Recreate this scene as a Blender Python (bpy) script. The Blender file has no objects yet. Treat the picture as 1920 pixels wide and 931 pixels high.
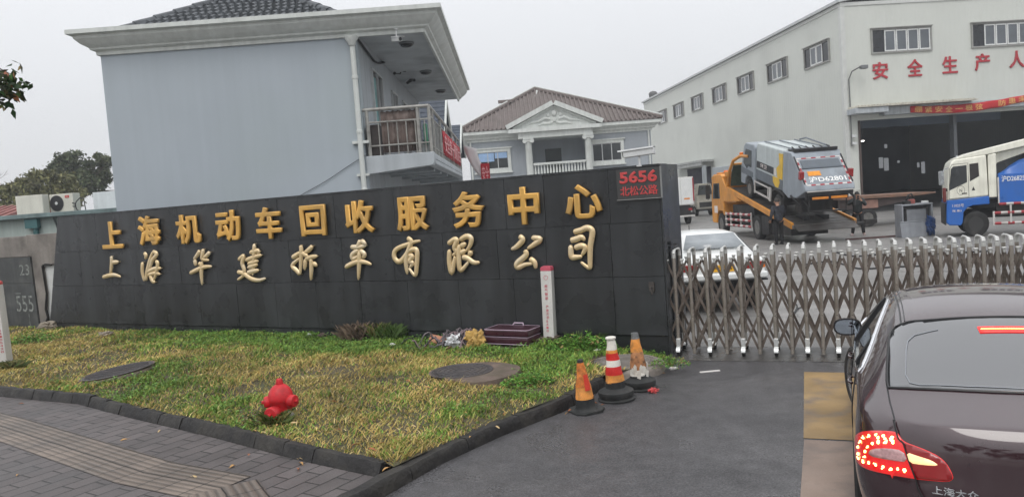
import bpy, bmesh, math, random
import numpy as np
from mathutils import Vector, Matrix, Euler
from mathutils.bvhtree import BVHTree
R=math.radians
random.seed(7); rng=np.random.default_rng(7)
sc=bpy.context.scene
COL=sc.collection
# ------------------------------------------------------------------ camera, sky, sun, exposure
F,HC,PITCH,ROLL=1440.0,2.45,3.65,4.15
cam=bpy.data.cameras.new('camera'); cam.sensor_width=36; cam.lens=F/1920*36; cam.clip_start=.05; cam.clip_end=4000
camo=bpy.data.objects.new('camera',cam); COL.objects.link(camo); sc.camera=camo
CR=(Matrix.Rotation(R(90-PITCH),3,'X')@Matrix.Rotation(R(-ROLL),3,'Z'))
camo.matrix_world=Matrix.Translation((0,0,HC))@CR.to_4x4()
w=bpy.data.worlds.new('World'); sc.world=w; w.use_nodes=True
nt=w.node_tree; nt.nodes.clear()
N=nt.nodes.new; LK=nt.links.new
out=N('ShaderNodeOutputWorld'); bg=N('ShaderNodeBackground'); bg.inputs[1].default_value=.1
sky=N('ShaderNodeTexSky'); sky.sky_type='NISHITA'; sky.sun_disc=False
SUN_EL,SUN_AZ=R(52),R(200)
sky.sun_elevation=SUN_EL; sky.sun_rotation=SUN_AZ; sky.dust_density=4; sky.air_density=1.2
tc=N('ShaderNodeTexCoord'); sep=N('ShaderNodeSeparateXYZ'); LK(tc.outputs['Generated'],sep.inputs[0])
rmp=N('ShaderNodeMapRange'); rmp.inputs[1].default_value=-.02; rmp.inputs[2].default_value=1; rmp.inputs[3].default_value=.98; rmp.inputs[4].default_value=2.0
LK(sep.outputs[2],rmp.inputs[0])
nz=N('ShaderNodeTexNoise'); nz.inputs['Scale'].default_value=2.2; nz.inputs['Detail'].default_value=3; LK(tc.outputs['Generated'],nz.inputs['Vector'])
nr=N('ShaderNodeMapRange'); nr.inputs[3].default_value=.95; nr.inputs[4].default_value=1.05; LK(nz.outputs[0],nr.inputs[0])
mu=N('ShaderNodeMath'); mu.operation='MULTIPLY'; LK(rmp.outputs[0],mu.inputs[0]); LK(nr.outputs[0],mu.inputs[1])
cl=N('ShaderNodeMix'); cl.data_type='RGBA'; cl.blend_type='MULTIPLY'; cl.inputs[0].default_value=1
cl.inputs[6].default_value=(7.1,7.2,7.42,1); LK(mu.outputs[0],cl.inputs[7])
mx=N('ShaderNodeMix'); mx.data_type='RGBA'; mx.inputs[0].default_value=.93
LK(sky.outputs[0],mx.inputs[6]); LK(cl.outputs[2],mx.inputs[7]); LK(mx.outputs[2],bg.inputs[0]); LK(bg.outputs[0],out.inputs[0])
sl=bpy.data.lights.new('sun','SUN'); sl.energy=.8; sl.angle=R(30); sl.color=(1,.97,.93)
so=bpy.data.objects.new('sun',sl); COL.objects.link(so)
# sun direction: elevation SUN_EL, compass azimuth SUN_AZ from +Y towards +X (behind the camera)
sd=Vector((math.sin(SUN_AZ)*math.cos(SUN_EL),math.cos(SUN_AZ)*math.cos(SUN_EL),math.sin(SUN_EL)))
so.rotation_euler=sd.to_track_quat('Z','Y').to_euler()
sc.view_settings.view_transform='Standard'; sc.view_settings.look='None'; sc.view_settings.exposure=.14; sc.view_settings.gamma=1
sc.view_settings.use_curve_mapping=False
sc.cycles.use_denoising=True; sc.cycles.max_bounces=6; sc.cycles.diffuse_bounces=3; sc.cycles.glossy_bounces=3; sc.cycles.transparent_max_bounces=8
# ------------------------------------------------------------------ surveying helpers: photograph measurements -> metres on the site
def ray(x,y):
    return CR@Vector(((x-960)/F,-(y-465.5)/F,-1))
O=Vector((0,0,HC))
def G(x,y,z=0.0):
    d=ray(x,y); return O+d*((z-HC)/d.z)
def atY(x,y,Y):
    d=ray(x,y); return O+d*(Y/d.y)
def onp(x,y,p0,n):
    d=ray(x,y); n=Vector((n[0],n[1],0)); return O+d*(Vector((p0[0],p0[1],0)).dot(n)/d.dot(n))
# ------------------------------------------------------------------ materials
def lin(c):
    return tuple((v/12.92 if v<=.04045 else ((v+.055)/1.055)**2.4) for v in c)
def rgb(r,g,b): return lin((r/255,g/255,b/255))
MATS={}
def M(name,col,rough=.6,metal=0,var=.12,scale=3,fine=.06,fscale=60,bump=0,bscale=60,coat=0,spec=.5,emit=0,streak=0,dirt=None,dirtamt=0,dscale=1.5,emcol=None,zgrime=None,alpha=1,rvar=.08,coatior=1.5):
    if name in MATS: return MATS[name]
    m=bpy.data.materials.new(name); m.use_nodes=True; t=m.node_tree; n=t.nodes; L=t.links.new
    b=n['Principled BSDF']; b.inputs['Roughness'].default_value=rough; b.inputs['Metallic'].default_value=metal
    b.inputs['Specular IOR Level'].default_value=spec; b.inputs['Coat Weight'].default_value=coat; b.inputs['Coat Roughness'].default_value=.06; b.inputs['Coat IOR'].default_value=coatior
    tc=n.new('ShaderNodeTexCoord')
    def noise(s,det=4,stretch=None):
        q=n.new('ShaderNodeTexNoise'); q.inputs['Scale'].default_value=s; q.inputs['Detail'].default_value=det
        if stretch:
            mp=n.new('ShaderNodeMapping'); mp.inputs['Scale'].default_value=stretch; L(tc.outputs['Object'],mp.inputs[0]); L(mp.outputs[0],q.inputs['Vector'])
        else: L(tc.outputs['Object'],q.inputs['Vector'])
        return q.outputs[0]
    def rng_(o,a,bb,lo=.3,hi=.7):
        q=n.new('ShaderNodeMapRange'); q.inputs[1].default_value=lo; q.inputs[2].default_value=hi; q.inputs[3].default_value=a; q.inputs[4].default_value=bb; L(o,q.inputs[0]); return q.outputs[0]
    def mul(a,bb):
        q=n.new('ShaderNodeMath'); q.operation='MULTIPLY'; L(a,q.inputs[0]); L(bb,q.inputs[1]); return q.outputs[0]
    f=mul(rng_(noise(scale),1-var,1+var),rng_(noise(fscale,2),1-fine,1+fine))
    if streak: f=mul(f,rng_(noise(1,3,(7,7,.35)),1-streak,1+streak*.4))
    mm=n.new('ShaderNodeMix'); mm.data_type='RGBA'; mm.blend_type='MULTIPLY'; mm.inputs[0].default_value=1
    mm.inputs[6].default_value=(*col,1); L(f,mm.inputs[7]); o=mm.outputs[2]
    if dirt:
        d2=n.new('ShaderNodeMix'); d2.data_type='RGBA'; d2.inputs[7].default_value=(*dirt,1); L(o,d2.inputs[6])
        L(rng_(noise(dscale,6),0,dirtamt,.48,.72),d2.inputs[0]); o=d2.outputs[2]
    L(o,b.inputs['Base Color'])
    if rvar: L(rng_(noise(scale*2.3),max(.02,rough-rvar),min(1,rough+rvar)),b.inputs['Roughness'])
    if bump:
        bp=n.new('ShaderNodeBump'); bp.inputs['Strength'].default_value=1; bp.inputs['Distance'].default_value=bump; L(noise(bscale,5),bp.inputs['Height']); L(bp.outputs[0],b.inputs['Normal'])
    if emit:
        b.inputs['Emission Color'].default_value=(*(emcol or col),1); b.inputs['Emission Strength'].default_value=emit
    MATS[name]=m; return m
def attr_mat(name,rough=.7,attr='Col',trans=.0):
    m=bpy.data.materials.new(name); m.use_nodes=True; t=m.node_tree; b=t.nodes['Principled BSDF']; b.inputs['Roughness'].default_value=rough; b.inputs['Specular IOR Level'].default_value=.25
    a=t.nodes.new('ShaderNodeAttribute'); a.attribute_name=attr; t.links.new(a.outputs['Color'],b.inputs['Base Color'])
    if trans:
        b.inputs['Transmission Weight'].default_value=0
    return m
# ------------------------------------------------------------------ mesh collector
class MB:
    def __init__(s): s.v=[]; s.f=[]; s.mi=[]; s.cur=0
    def add(s,vs,fs,X=None):
        o=len(s.v)
        if X is not None: vs=[X@Vector(v) for v in vs]
        s.v+= [tuple(v) for v in vs]
        for f in fs: s.f.append(tuple(i+o for i in f)); s.mi.append(s.cur)
        return s
    def box(s,x0,y0,z0,x1,y1,z1,X=None):
        return s.add([(x0,y0,z0),(x1,y0,z0),(x1,y1,z0),(x0,y1,z0),(x0,y0,z1),(x1,y0,z1),(x1,y1,z1),(x0,y1,z1)],
            [(0,3,2,1),(4,5,6,7),(0,1,5,4),(1,2,6,5),(2,3,7,6),(3,0,4,7)],X)
    def cbox(s,c,sz,X=None):
        return s.box(c[0]-sz[0]/2,c[1]-sz[1]/2,c[2]-sz[2]/2,c[0]+sz[0]/2,c[1]+sz[1]/2,c[2]+sz[2]/2,X)
    def prism(s,pts,a,b,axis='x',X=None):
        n=len(pts)
        def mk(p,h):
            return (h,p[0],p[1]) if axis=='x' else (p[0],h,p[1]) if axis=='y' else (p[0],p[1],h)
        vs=[mk(p,a) for p in pts]+[mk(p,b) for p in pts]
        fs=[tuple(range(n)),tuple(range(2*n-1,n-1,-1))]+[(i,i+n,(i+1)%n+n,(i+1)%n) for i in range(n)]
        return s.add(vs,fs,X)
    def tube(s,pts,r,n=8,X=None,cap=True,flat=1.0,up=None):
        pts=[Vector(p) for p in pts]; k=len(pts); rs=r if hasattr(r,'__len__') else [r]*k
        vs=[];fs=[]; prev=None
        for i,p in enumerate(pts):
            t=(pts[min(i+1,k-1)]-pts[max(i-1,0)])
            t=t.normalized() if t.length>1e-9 else Vector((0,0,1))
            if up is not None:
                a=t.cross(Vector(up)); a=a.normalized() if a.length>1e-6 else Vector((1,0,0))
            else:
                ref=prev if prev is not None else (Vector((0,0,1)) if abs(t.z)<.9 else Vector((1,0,0)))
                a=(ref-t*ref.dot(t)); a=a.normalized() if a.length>1e-6 else t.orthogonal().normalized(); prev=a
            b=t.cross(a).normalized()
            for j in range(n):
                an=2*math.pi*j/n; vs.append(p+a*math.cos(an)*rs[i]+b*math.sin(an)*rs[i]*flat)
        for i in range(k-1):
            for j in range(n): fs.append((i*n+j,i*n+(j+1)%n,(i+1)*n+(j+1)%n,(i+1)*n+j))
        if cap: fs+= [tuple(range(n-1,-1,-1)),tuple(range((k-1)*n,k*n))]
        return s.add(vs,fs,X)
    def cyl(s,p0,p1,r0,r1=None,n=16,X=None): return s.tube([p0,p1],[r0,r0 if r1 is None else r1],n,X)
    def lathe(s,prof,n=24,c=(0,0,0),axis='z',X=None,closed=False):
        vs=[];fs=[];k=len(prof)
        for r,h in prof:
            for j in range(n):
                a=2*math.pi*j/n; x,y=r*math.cos(a),r*math.sin(a)
                vs.append((c[0]+x,c[1]+y,c[2]+h) if axis=='z' else (c[0]+h,c[1]+x,c[2]+y) if axis=='x' else (c[0]+x,c[1]+h,c[2]+y))
        for i in range(k-1):
            for j in range(n): fs.append((i*n+j,i*n+(j+1)%n,(i+1)*n+(j+1)%n,(i+1)*n+j))
        if not closed:
            if prof[0][0]>1e-4: fs.append(tuple(range(n-1,-1,-1)))
            if prof[-1][0]>1e-4: fs.append(tuple(range((k-1)*n,k*n)))
        else:
            for j in range(n): fs.append(((k-1)*n+j,(k-1)*n+(j+1)%n,(j+1)%n,j))
        return s.add(vs,fs,X)
    def quad(s,a,b,c,d,X=None): return s.add([a,b,c,d],[(0,1,2,3)],X)
    def build(s,name,mats,parent=None,smooth=True,bevel=0,loc=None,rot=None,ang=35,seg=2):
        me=bpy.data.meshes.new(name); me.from_pydata(s.v,[],s.f)
        mats=mats if isinstance(mats,(list,tuple)) else [mats]
        for m in mats: me.materials.append(m)
        if len(mats)>1: me.polygons.foreach_set('material_index',s.mi)
        bm=bmesh.new(); bm.from_mesh(me); bmesh.ops.remove_doubles(bm,verts=bm.verts,dist=1e-5) if len(s.v)<60000 else None
        bmesh.ops.recalc_face_normals(bm,faces=bm.faces); bm.to_mesh(me); bm.free()
        if smooth:
            me.polygons.foreach_set('use_smooth',[True]*len(me.polygons)); me.set_sharp_from_angle(angle=R(ang))
        o=bpy.data.objects.new(name,me); COL.objects.link(o)
        if parent: o.parent=parent
        if loc: o.location=loc
        if rot: o.rotation_euler=rot
        if bevel:
            b=o.modifiers.new('bevel','BEVEL'); b.width=bevel; b.segments=seg; b.limit_method='ANGLE'; b.angle_limit=R(40)
        return o
def tag(o,label=None,cat=None,group=None,kind=None):
    if label: o['label']=label
    if cat: o['category']=cat
    if group: o['group']=group
    if kind: o['kind']=kind
    return o
def thing(name,label,cat,loc=(0,0,0),rz=0,group=None,rx=0,ry=0):
    o=bpy.data.objects.new(name,None); COL.objects.link(o); o.location=loc; o.rotation_euler=(rx,ry,rz); o.empty_display_size=.1
    return tag(o,label,cat,group)
def struct(o): o['kind']='structure'; return o
def copy_tree(o,parent=None):
    c=o.copy(); COL.objects.link(c); c.parent=parent
    for ch in list(o.children): copy_tree(ch,c)
    return c
_TC={}
def text_mesh(s,extrude=.01,offset=0.0,res=3):
    key=(s,extrude,offset,res)
    if key in _TC: return _TC[key]
    c=bpy.data.curves.new('text','FONT'); c.body=s; c.size=1; c.extrude=extrude; c.bevel_depth=max(offset,0); c.bevel_resolution=0; c.resolution_u=res
    o=bpy.data.objects.new('text',c); COL.objects.link(o)
    dg=bpy.context.evaluated_depsgraph_get(); me=bpy.data.meshes.new_from_object(o.evaluated_get(dg))
    bpy.data.objects.remove(o); bpy.data.curves.remove(c)
    v=np.empty(len(me.vertices)*3); me.vertices.foreach_get('co',v); v=v.reshape(-1,3)
    _TC[key]=(me,v.min(0),v.max(0)); return _TC[key]
def lettering(name,s,mat,x0,x1,z0,z1,y,parent,depth=.01,offset=0.0,X=None,bevel=0):
    """letters filling the box x0..x1, z0..z1, standing on the plane y (front towards -y) of the parent"""
    me0,a,b=text_mesh(s,.5,offset); me=me0.copy(); me.name=name
    n=len(me.vertices); v=np.empty(n*3); me.vertices.foreach_get('co',v); v=v.reshape(-1,3)
    q=np.empty_like(v)
    q[:,0]=x0+(v[:,0]-a[0])/(b[0]-a[0])*(x1-x0); q[:,2]=z0+(v[:,1]-a[1])/(b[1]-a[1])*(z1-z0); q[:,1]=y-(v[:,2]-a[2])/(b[2]-a[2])*depth
    me.vertices.foreach_set('co',q.ravel()); me.update()
    if X is not None: me.transform(X)
    me.materials.clear(); me.materials.append(mat)
    o=bpy.data.objects.new(name,me); COL.objects.link(o); o.parent=parent
    return o
def wheel(parent,x,y,z,r,wd,tyre_m,rim_m,side=-1,rimr=.58,name='wheel',nuts=8):
    """tyre with a rim as its child; side -1: outer face towards -x"""
    t=MB(); h=wd/2
    t.lathe([(r*rimr,-h*.9),(r*.86,-h),(r*.95,-h*.9),(r,-h*.6),(r,h*.6),(r*.95,h*.9),(r*.86,h),(r*rimr,h*.9)],32,(0,0,0),'x',closed=True)
    for j in range(36):   # tread lugs
        a=2*math.pi*j/36; X=Matrix.Rotation(a,4,'X'); t.cbox((0,0,r*1.003),(wd*.78,r*.09,r*.02),X)
    o=t.build(name,tyre_m,parent,loc=(x,y,z))
    k=MB(); s=side
    k.lathe([(r*rimr,s*h*.85),(r*rimr*.95,s*h*.8),(r*rimr*.9,s*h*.35),(r*.3,s*h*.15),(r*.28,s*h*.55),(r*.14,s*h*.7),(.001,s*h*.72)],24,(0,0,0),'x')
    for j in range(nuts):
        a=2*math.pi*j/nuts; k.cyl((s*h*.3,r*.38*math.cos(a),r*.38*math.sin(a)),(s*h*.5,r*.38*math.cos(a),r*.38*math.sin(a)),r*.04,n=6)
    k.build('rim',rim_m,o)
    return o
def pt_in_poly(P,x,y):
    c=np.zeros(x.shape,bool); n=len(P)
    for i in range(n):
        x0,y0=P[i]; x1,y1=P[(i+1)%n]
        if y0==y1: continue
        k=((y0>y)!=(y1>y))&(x<(x1-x0)*(y-y0)/(y1-y0)+x0); c^=k
    return c
def sheet(name,pts,z,mat,parent=None):
    b=MB(); b.add([(p[0],p[1],z) for p in pts],[tuple(range(len(pts)))]); o=b.build(name,mat,parent,smooth=False)
    if o.data.polygons and o.data.polygons[0].normal.z<0: o.data.flip_normals()
    return o
def scatter_mesh(name,V,Fidx,C,mat,parent=None):
    """numpy quads/tris: V (n,3), Fidx (m,k), C per-vertex colour (n,3)"""
    me=bpy.data.meshes.new(name); n=len(V); m,k=Fidx.shape
    me.vertices.add(n); me.vertices.foreach_set('co',V.astype(np.float32).ravel())
    me.loops.add(m*k); me.loops.foreach_set('vertex_index',Fidx.astype(np.int32).ravel())
    me.polygons.add(m); me.polygons.foreach_set('loop_start',np.arange(0,m*k,k,dtype=np.int32))
    me.update(calc_edges=True)
    ca=me.color_attributes.new('Col','FLOAT_COLOR','POINT'); cc=np.ones((n,4),np.float32); cc[:,:3]=C; ca.data.foreach_set('color',cc.ravel())
    me.materials.append(mat); o=bpy.data.objects.new(name,me); COL.objects.link(o)
    if parent: o.parent=parent
    return o
# ================================================================== GROUND
K1=[(-15.0,15.3),(-7.86,11.43),(-6.18,10.55),(-4.95,9.55),(-3.48,8.42),(-2.24,7.40),(-1.36,6.76)]
K2=[(1.05,9.55),(.47,8.62),(-.24,7.87),(-.81,7.14),(-1.20,6.48),(-1.62,5.8),(-2.3,4.6),(-3.2,2.4)]
WA=Vector((-11.258,18.396,0)); WD=Vector((.87836,-.47799,0)); WANG=R(-28.554)
def wall_pt(s,off=0): return WA+WD*s+Vector((-.47799,-.87836,0))*off
def ground_mat(name,col,rough,wet,scale=.35,bump=.004,bscale=90,crack=None):
    m=bpy.data.materials.new(name); m.use_nodes=True; t=m.node_tree; n=t.nodes; L=t.links.new; b=n['Principled BSDF']
    tc=n.new('ShaderNodeTexCoord')
    def noise(s,d=5,di=0):
        q=n.new('ShaderNodeTexNoise'); q.inputs['Scale'].default_value=s; q.inputs['Detail'].default_value=d; q.inputs['Distortion'].default_value=di; L(tc.outputs['Object'],q.inputs['Vector']); return q.outputs[0]
    def mr(o,a,c,lo=.3,hi=.7):
        q=n.new('ShaderNodeMapRange'); q.inputs[1].default_value=lo; q.inputs[2].default_value=hi; q.inputs[3].default_value=a; q.inputs[4].default_value=c; L(o,q.inputs[0]); return q.outputs[0]
    big=noise(scale,6,.6); sm=noise(scale*9,5); fi=noise(220,2)
    def mul(a,c):
        q=n.new('ShaderNodeMath'); q.operation='MULTIPLY'; L(a,q.inputs[0]); L(c,q.inputs[1]); return q.outputs[0]
    f=mul(mul(mr(big,.68,1.22),mr(sm,.80,1.18)),mul(mr(fi,.6,1.45),mr(noise(55,2),.55,1.55)))
    mm=n.new('ShaderNodeMix'); mm.data_type='RGBA'; mm.blend_type='MULTIPLY'; mm.inputs[0].default_value=1; mm.inputs[6].default_value=(*col,1); L(f,mm.inputs[7]); o=mm.outputs[2]
    if crack:
        v=n.new('ShaderNodeTexVoronoi'); v.feature='DISTANCE_TO_EDGE'; v.inputs['Scale'].default_value=crack
        dn=n.new('ShaderNodeTexNoise'); dn.inputs['Scale'].default_value=1.3; L(tc.outputs['Object'],dn.inputs['Vector'])
        vm=n.new('ShaderNodeVectorMath'); vm.operation='MULTIPLY_ADD'; vm.inputs[1].default_value=(.9,.9,.9); L(dn.outputs['Color'],vm.inputs[0]); L(tc.outputs['Object'],vm.inputs[2]); L(vm.outputs[0],v.inputs['Vector'])
        c2=n.new('ShaderNodeMix'); c2.data_type='RGBA'; c2.inputs[7].default_value=(col[0]*.4,col[1]*.4,col[2]*.4,1); L(o,c2.inputs[6]); L(mr(v.outputs[0],.75,0,.003,.012),c2.inputs[0]); o=c2.outputs[2]
    L(o,b.inputs['Base Color'])
    L(mr(big,rough,wet,.42,.62),b.inputs['Roughness'])
    bp=n.new('ShaderNodeBump'); bp.inputs['Strength'].default_value=.7; bp.inputs['Distance'].default_value=bump; L(noise(bscale,3),bp.inputs['Height']); L(bp.outputs[0],b.inputs['Normal'])
    return m
m_yard=ground_mat('wet_concrete_yard',(.215,.207,.198),.55,.3,.22,.003,60,crack=.35)
m_asph=ground_mat('wet_asphalt',(.074,.072,.075),.55,.20,.6,.009,70)
m_track=ground_mat('wet_dark_concrete',(.06,.058,.055),.4,.2,.8,.003,60)
struct(sheet('ground',[(-1500,-600),(1500,-600),(1500,2500),(-1500,2500)],0,m_yard))
GD=Vector((math.cos(R(-22)),math.sin(R(-22)),0)); GN=Vector((.3746,.9272,0))
G0=G(1333,666.6); G0.z=0
def gate_pt(s,off=0): return G0+GD*s+GN*off
def p2(v): return (v.x,v.y)
struct(sheet('driveway',[p2(gate_pt(-.9,-.30)),p2(wall_pt(15.2,.05)),(1.55,10.0)]+K2+[(-6,-8),(40,-8),(40,p2(gate_pt(36,-.30))[1]+1.5),p2(gate_pt(7.5,-.30))],.004,m_asph))
struct(sheet('gate_track',[p2(gate_pt(-1.2,-.34)),p2(gate_pt(8,-.34)),p2(gate_pt(8,.62)),p2(gate_pt(-1.2,.62))],.008,m_track))
m_lane=M('worn_yellow_paint',rgb(150,124,84),.6,var=.25,scale=1.7,dirt=rgb(104,96,92),dirtamt=.95,dscale=2.6,fscale=150,fine=.15,bump=.002,bscale=120)
m_lane2=M('worn_tan_concrete',rgb(142,124,112),.6,var=.2,scale=1.2,dirt=rgb(104,96,92),dirtamt=.8,dscale=3,fscale=150,fine=.15,bump=.002,bscale=120)
f20=Vector((.378,.926,0)); r20=Vector((.926,-.378,0))
def strip(a,b,wd): return [p2(a),p2(b),p2(b+r20*wd),p2(a+r20*wd)]
ly0=Vector((3.58,9.60,0)); 
struct(sheet('lane_marking',strip(ly0,Vector((2.62,7.12,0)),.54),.008,m_lane))
struct(sheet('concrete_strip',strip(Vector((2.61,7.08,0)),Vector((1.1,3.38,0)),.54),.008,m_lane2))
def pave_mat(name,base,ang,bw,bh,mort=.006,bars=0,var=.3):
    m=bpy.data.materials.new(name); m.use_nodes=True; t=m.node_tree; n=t.nodes; L=t.links.new; b=n['Principled BSDF']
    tc=n.new('ShaderNodeTexCoord'); mp=n.new('ShaderNodeMapping'); mp.inputs['Rotation'].default_value=(0,0,ang); L(tc.outputs['Object'],mp.inputs[0])
    dz=n.new('ShaderNodeTexNoise'); dz.inputs['Scale'].default_value=2.5; L(tc.outputs['Object'],dz.inputs['Vector'])
    va=n.new('ShaderNodeVectorMath'); va.operation='MULTIPLY_ADD'; va.inputs[1].default_value=(.03,.03,0); L(dz.outputs['Color'],va.inputs[0]); L(mp.outputs[0],va.inputs[2])
    br=n.new('ShaderNodeTexBrick'); br.offset=.5; br.inputs['Scale'].default_value=1; br.inputs['Mortar Size'].default_value=mort; br.inputs['Brick Width'].default_value=bw; br.inputs['Row Height'].default_value=bh; br.inputs['Mortar Smooth'].default_value=.3
    if bars: br.offset=0
    k=base; br.inputs['Color1'].default_value=(*[c*(1-var) for c in k],1); br.inputs['Color2'].default_value=(*[c*(1+var) for c in k],1); br.inputs['Mortar'].default_value=(.016,.015,.013,1)
    L(va.outputs[0],br.inputs['Vector'])
    q=n.new('ShaderNodeTexNoise'); q.inputs['Scale'].default_value=1.6; q.inputs['Detail'].default_value=6; L(tc.outputs['Object'],q.inputs['Vector'])
    q2=n.new('ShaderNodeTexNoise'); q2.inputs['Scale'].default_value=70; q2.inputs['Detail'].default_value=3; L(tc.outputs['Object'],q2.inputs['Vector'])
    def mr(o,a,c,lo=.3,hi=.7):
        z=n.new('ShaderNodeMapRange'); z.inputs[1].default_value=lo; z.inputs[2].default_value=hi; z.inputs[3].default_value=a; z.inputs[4].default_value=c; L(o,z.inputs[0]); return z.outputs[0]
    mu=n.new('ShaderNodeMath'); mu.operation='MULTIPLY'; L(mr(q.outputs[0],.68,1.25),mu.inputs[0]); L(mr(q2.outputs[0],.8,1.2),mu.inputs[1])
    mm=n.new('ShaderNodeMix'); mm.data_type='RGBA'; mm.blend_type='MULTIPLY'; mm.inputs[0].default_value=1; L(br.outputs['Color'],mm.inputs[6]); L(mu.outputs[0],mm.inputs[7]); o=mm.outputs[2]
    h=n.new('ShaderNodeMath'); h.operation='SUBTRACT'; h.inputs[0].default_value=1; L(br.outputs['Fac'],h.inputs[1]); hh=h.outputs[0]
    if bars:
        wv=n.new('ShaderNodeTexWave'); wv.wave_type='BANDS'; wv.bands_direction='Y'; wv.inputs['Scale'].default_value=bars; L(mp.outputs[0],wv.inputs['Vector'])
        h2=n.new('ShaderNodeMath'); h2.operation='MULTIPLY_ADD'; h2.inputs[1].default_value=.8; L(wv.outputs['Fac'],h2.inputs[0]); L(hh,h2.inputs[2]); hh=h2.outputs[0]
        c2=n.new('ShaderNodeMix'); c2.data_type='RGBA'; c2.blend_type='MULTIPLY'; c2.inputs[0].default_value=1; L(o,c2.inputs[6]); L(mr(wv.outputs['Fac'],.62,1.08,.1,.5),c2.inputs[7]); o=c2.outputs[2]
    L(o,b.inputs['Base Color']); L(mr(q.outputs[0],.38,.62),b.inputs['Roughness'])
    bp=n.new('ShaderNodeBump'); bp.inputs['Strength'].default_value=1; bp.inputs['Distance'].default_value=.008; L(hh,bp.inputs['Height'])
    bp2=n.new('ShaderNodeBump'); bp2.inputs['Strength'].default_value=.6; bp2.inputs['Distance'].default_value=.003; L(q2.outputs[0],bp2.inputs['Height']); L(bp.outputs[0],bp2.inputs['Normal']); L(bp2.outputs[0],b.inputs['Normal'])
    return m
m_pave=pave_mat('grey_brick_pavers',(.093,.080,.078),R(-57),.40,.20,.009,var=.2)
SWZ=.055
def off_path(P,o):
    Q=[]
    for i,p in enumerate(P):
        a=Vector((*P[max(i-1,0)],0)); c=Vector((*P[min(i+1,len(P)-1)],0)); t=(c-a).normalized(); nn=Vector((-t.y,t.x,0)); q=Vector((*p,0))+nn*o; Q.append((q.x,q.y))
    return Q
swpoly=K1+[(-1.34,6.58)]+[(p[0]-.13,p[1]+.05) for p in K2[5:]]+[(-8,-4),(-40,-4),(-40,20)]
struct(sheet('sidewalk',swpoly,SWZ,m_pave))
tp=[(-12.5,13.95),(-6.62,9.62),(-3.72,7.36),(-2.75,6.78),(-1.9,5.3)]
for i in range(len(tp)-1):
    a=Vector((*tp[i],0)); b_=Vector((*tp[i+1],0)); dd=b_-a; L_=dd.length; an=math.atan2(dd.y,dd.x)
    mt=M('x') if False else None
    if i==0: m_tact=pave_mat('tan_tactile_tiles',(.165,.132,.108),0,.3,.3,.007,bars=4.19*1.0,var=.14)
    o=sheet('tactile_strip',[(0,-.3),(L_+.02,-.3),(L_+.02,.3),(0,.3)],0,m_tact); o.location=(a.x,a.y,SWZ+.004+.001*i); o.rotation_euler.z=an; struct(o)
m_kerb=M('dark_wet_kerb_stone',(.016,.0145,.014),.65,var=.4,scale=3,fine=.4,fscale=40,bump=.014,bscale=18,dirt=(.05,.045,.035),dirtamt=.6,dscale=3)
def kerb(name,P,wd,z0,z1,length,jit,side=1,slope=0.0):
    b=MB(); 
    pts=[Vector((*p,0)) for p in P]
    # resample
    out=[];acc=[0]
    for i in range(len(pts)-1): acc.append(acc[-1]+(pts[i+1]-pts[i]).length)
    def at(s):
        s=max(0,min(acc[-1],s))
        for i in range(len(pts)-1):
            if s<=acc[i+1]+1e-9:
                return pts[i].lerp(pts[i+1],(s-acc[i])/(acc[i+1]-acc[i]))
        return pts[-1]
    s=0
    while s<acc[-1]-.02:
        e=min(s+length*random.uniform(.85,1.1),acc[-1]); k=6
        rings=[]
        jz=random.uniform(-jit,jit); jo=random.uniform(-jit,jit)
        for i in range(k+1):
            q=s+.004+(e-s-.008)*i/k; p=at(q); t=(at(q+.05)-at(q-.05)).normalized(); nn=Vector((-t.y,t.x,0))*side
            w1=random.uniform(-.006,.006); w2=random.uniform(-.008,.008)
            za=z1+jz+w1
            prof=[(0+jo,z0),(slope*.55+jo,z1*.45+w2*.3),(slope+.004+jo,za-.022),(slope+.02+jo,za+w2*.3),(wd-.02,za+w2*.6),(wd,za-.02),(wd,z0)]
            rings.append([p+nn*o_+Vector((0,0,zz)) for o_,zz in prof])
        n=7; vs=[v for r in rings for v in r]; fs=[]
        for i in range(k):
            for j in range(n): fs.append((i*n+j,i*n+(j+1)%n,(i+1)*n+(j+1)%n,(i+1)*n+j))
        fs+=[tuple(range(n)),tuple(range(k*n,(k+1)*n))[::-1]]
        b.add(vs,fs); s=e
    return struct(b.build(name,m_kerb,ang=50))
kerb('sidewalk_kerb',K1,.17,.0,.165,.5,.010,1,.06)
kerb('driveway_kerb',K2,.16,-.02,.135,.9,.006,-1,.015)
# lawn
lawn=[(-15.0,15.45)]+[(p[0]+.08,p[1]+.1) for p in K1[1:]]+[(-1.2,6.75)]+[(p[0]-.085,p[1]+.07) for p in K2[3::-1]]+[(1.62,10.1),(2.0,10.7),p2(wall_pt(15.25,.0)),p2(wall_pt(-5,.0))]
LP=np.array(lawn)
def seg_d(P,x,y):
    d=np.full(x.shape,1e9)
    for i in range(len(P)-1):
        a=np.array(P[i]);b=np.array(P[i+1]);v=b-a;t=np.clip(((x-a[0])*v[0]+(y-a[1])*v[1])/(v@v),0,1)
        d=np.minimum(d,np.hypot(x-a[0]-t*v[0],y-a[1]-t*v[1]))
    return d
def lawn_h(x,y):
    x=np.asarray(x,float);y=np.asarray(y,float)
    e=np.minimum(seg_d(K1,x,y),seg_d(K2,x,y))
    h=.125+.05*np.clip(e/1.5,0,1)+.022*np.sin(x*2.1+1)*np.sin(y*1.7)+.018*np.sin(x*5.3+y)*np.cos(y*4.1+2)*np.clip(e/.5,0,1)
    er=np.hypot(x-2.2,y-11.0); return np.where(er<1.6,h*np.clip(er/1.6,.12,1),h)
def lh(x,y): return float(lawn_h(np.array([x]),np.array([y]))[0])
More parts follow.
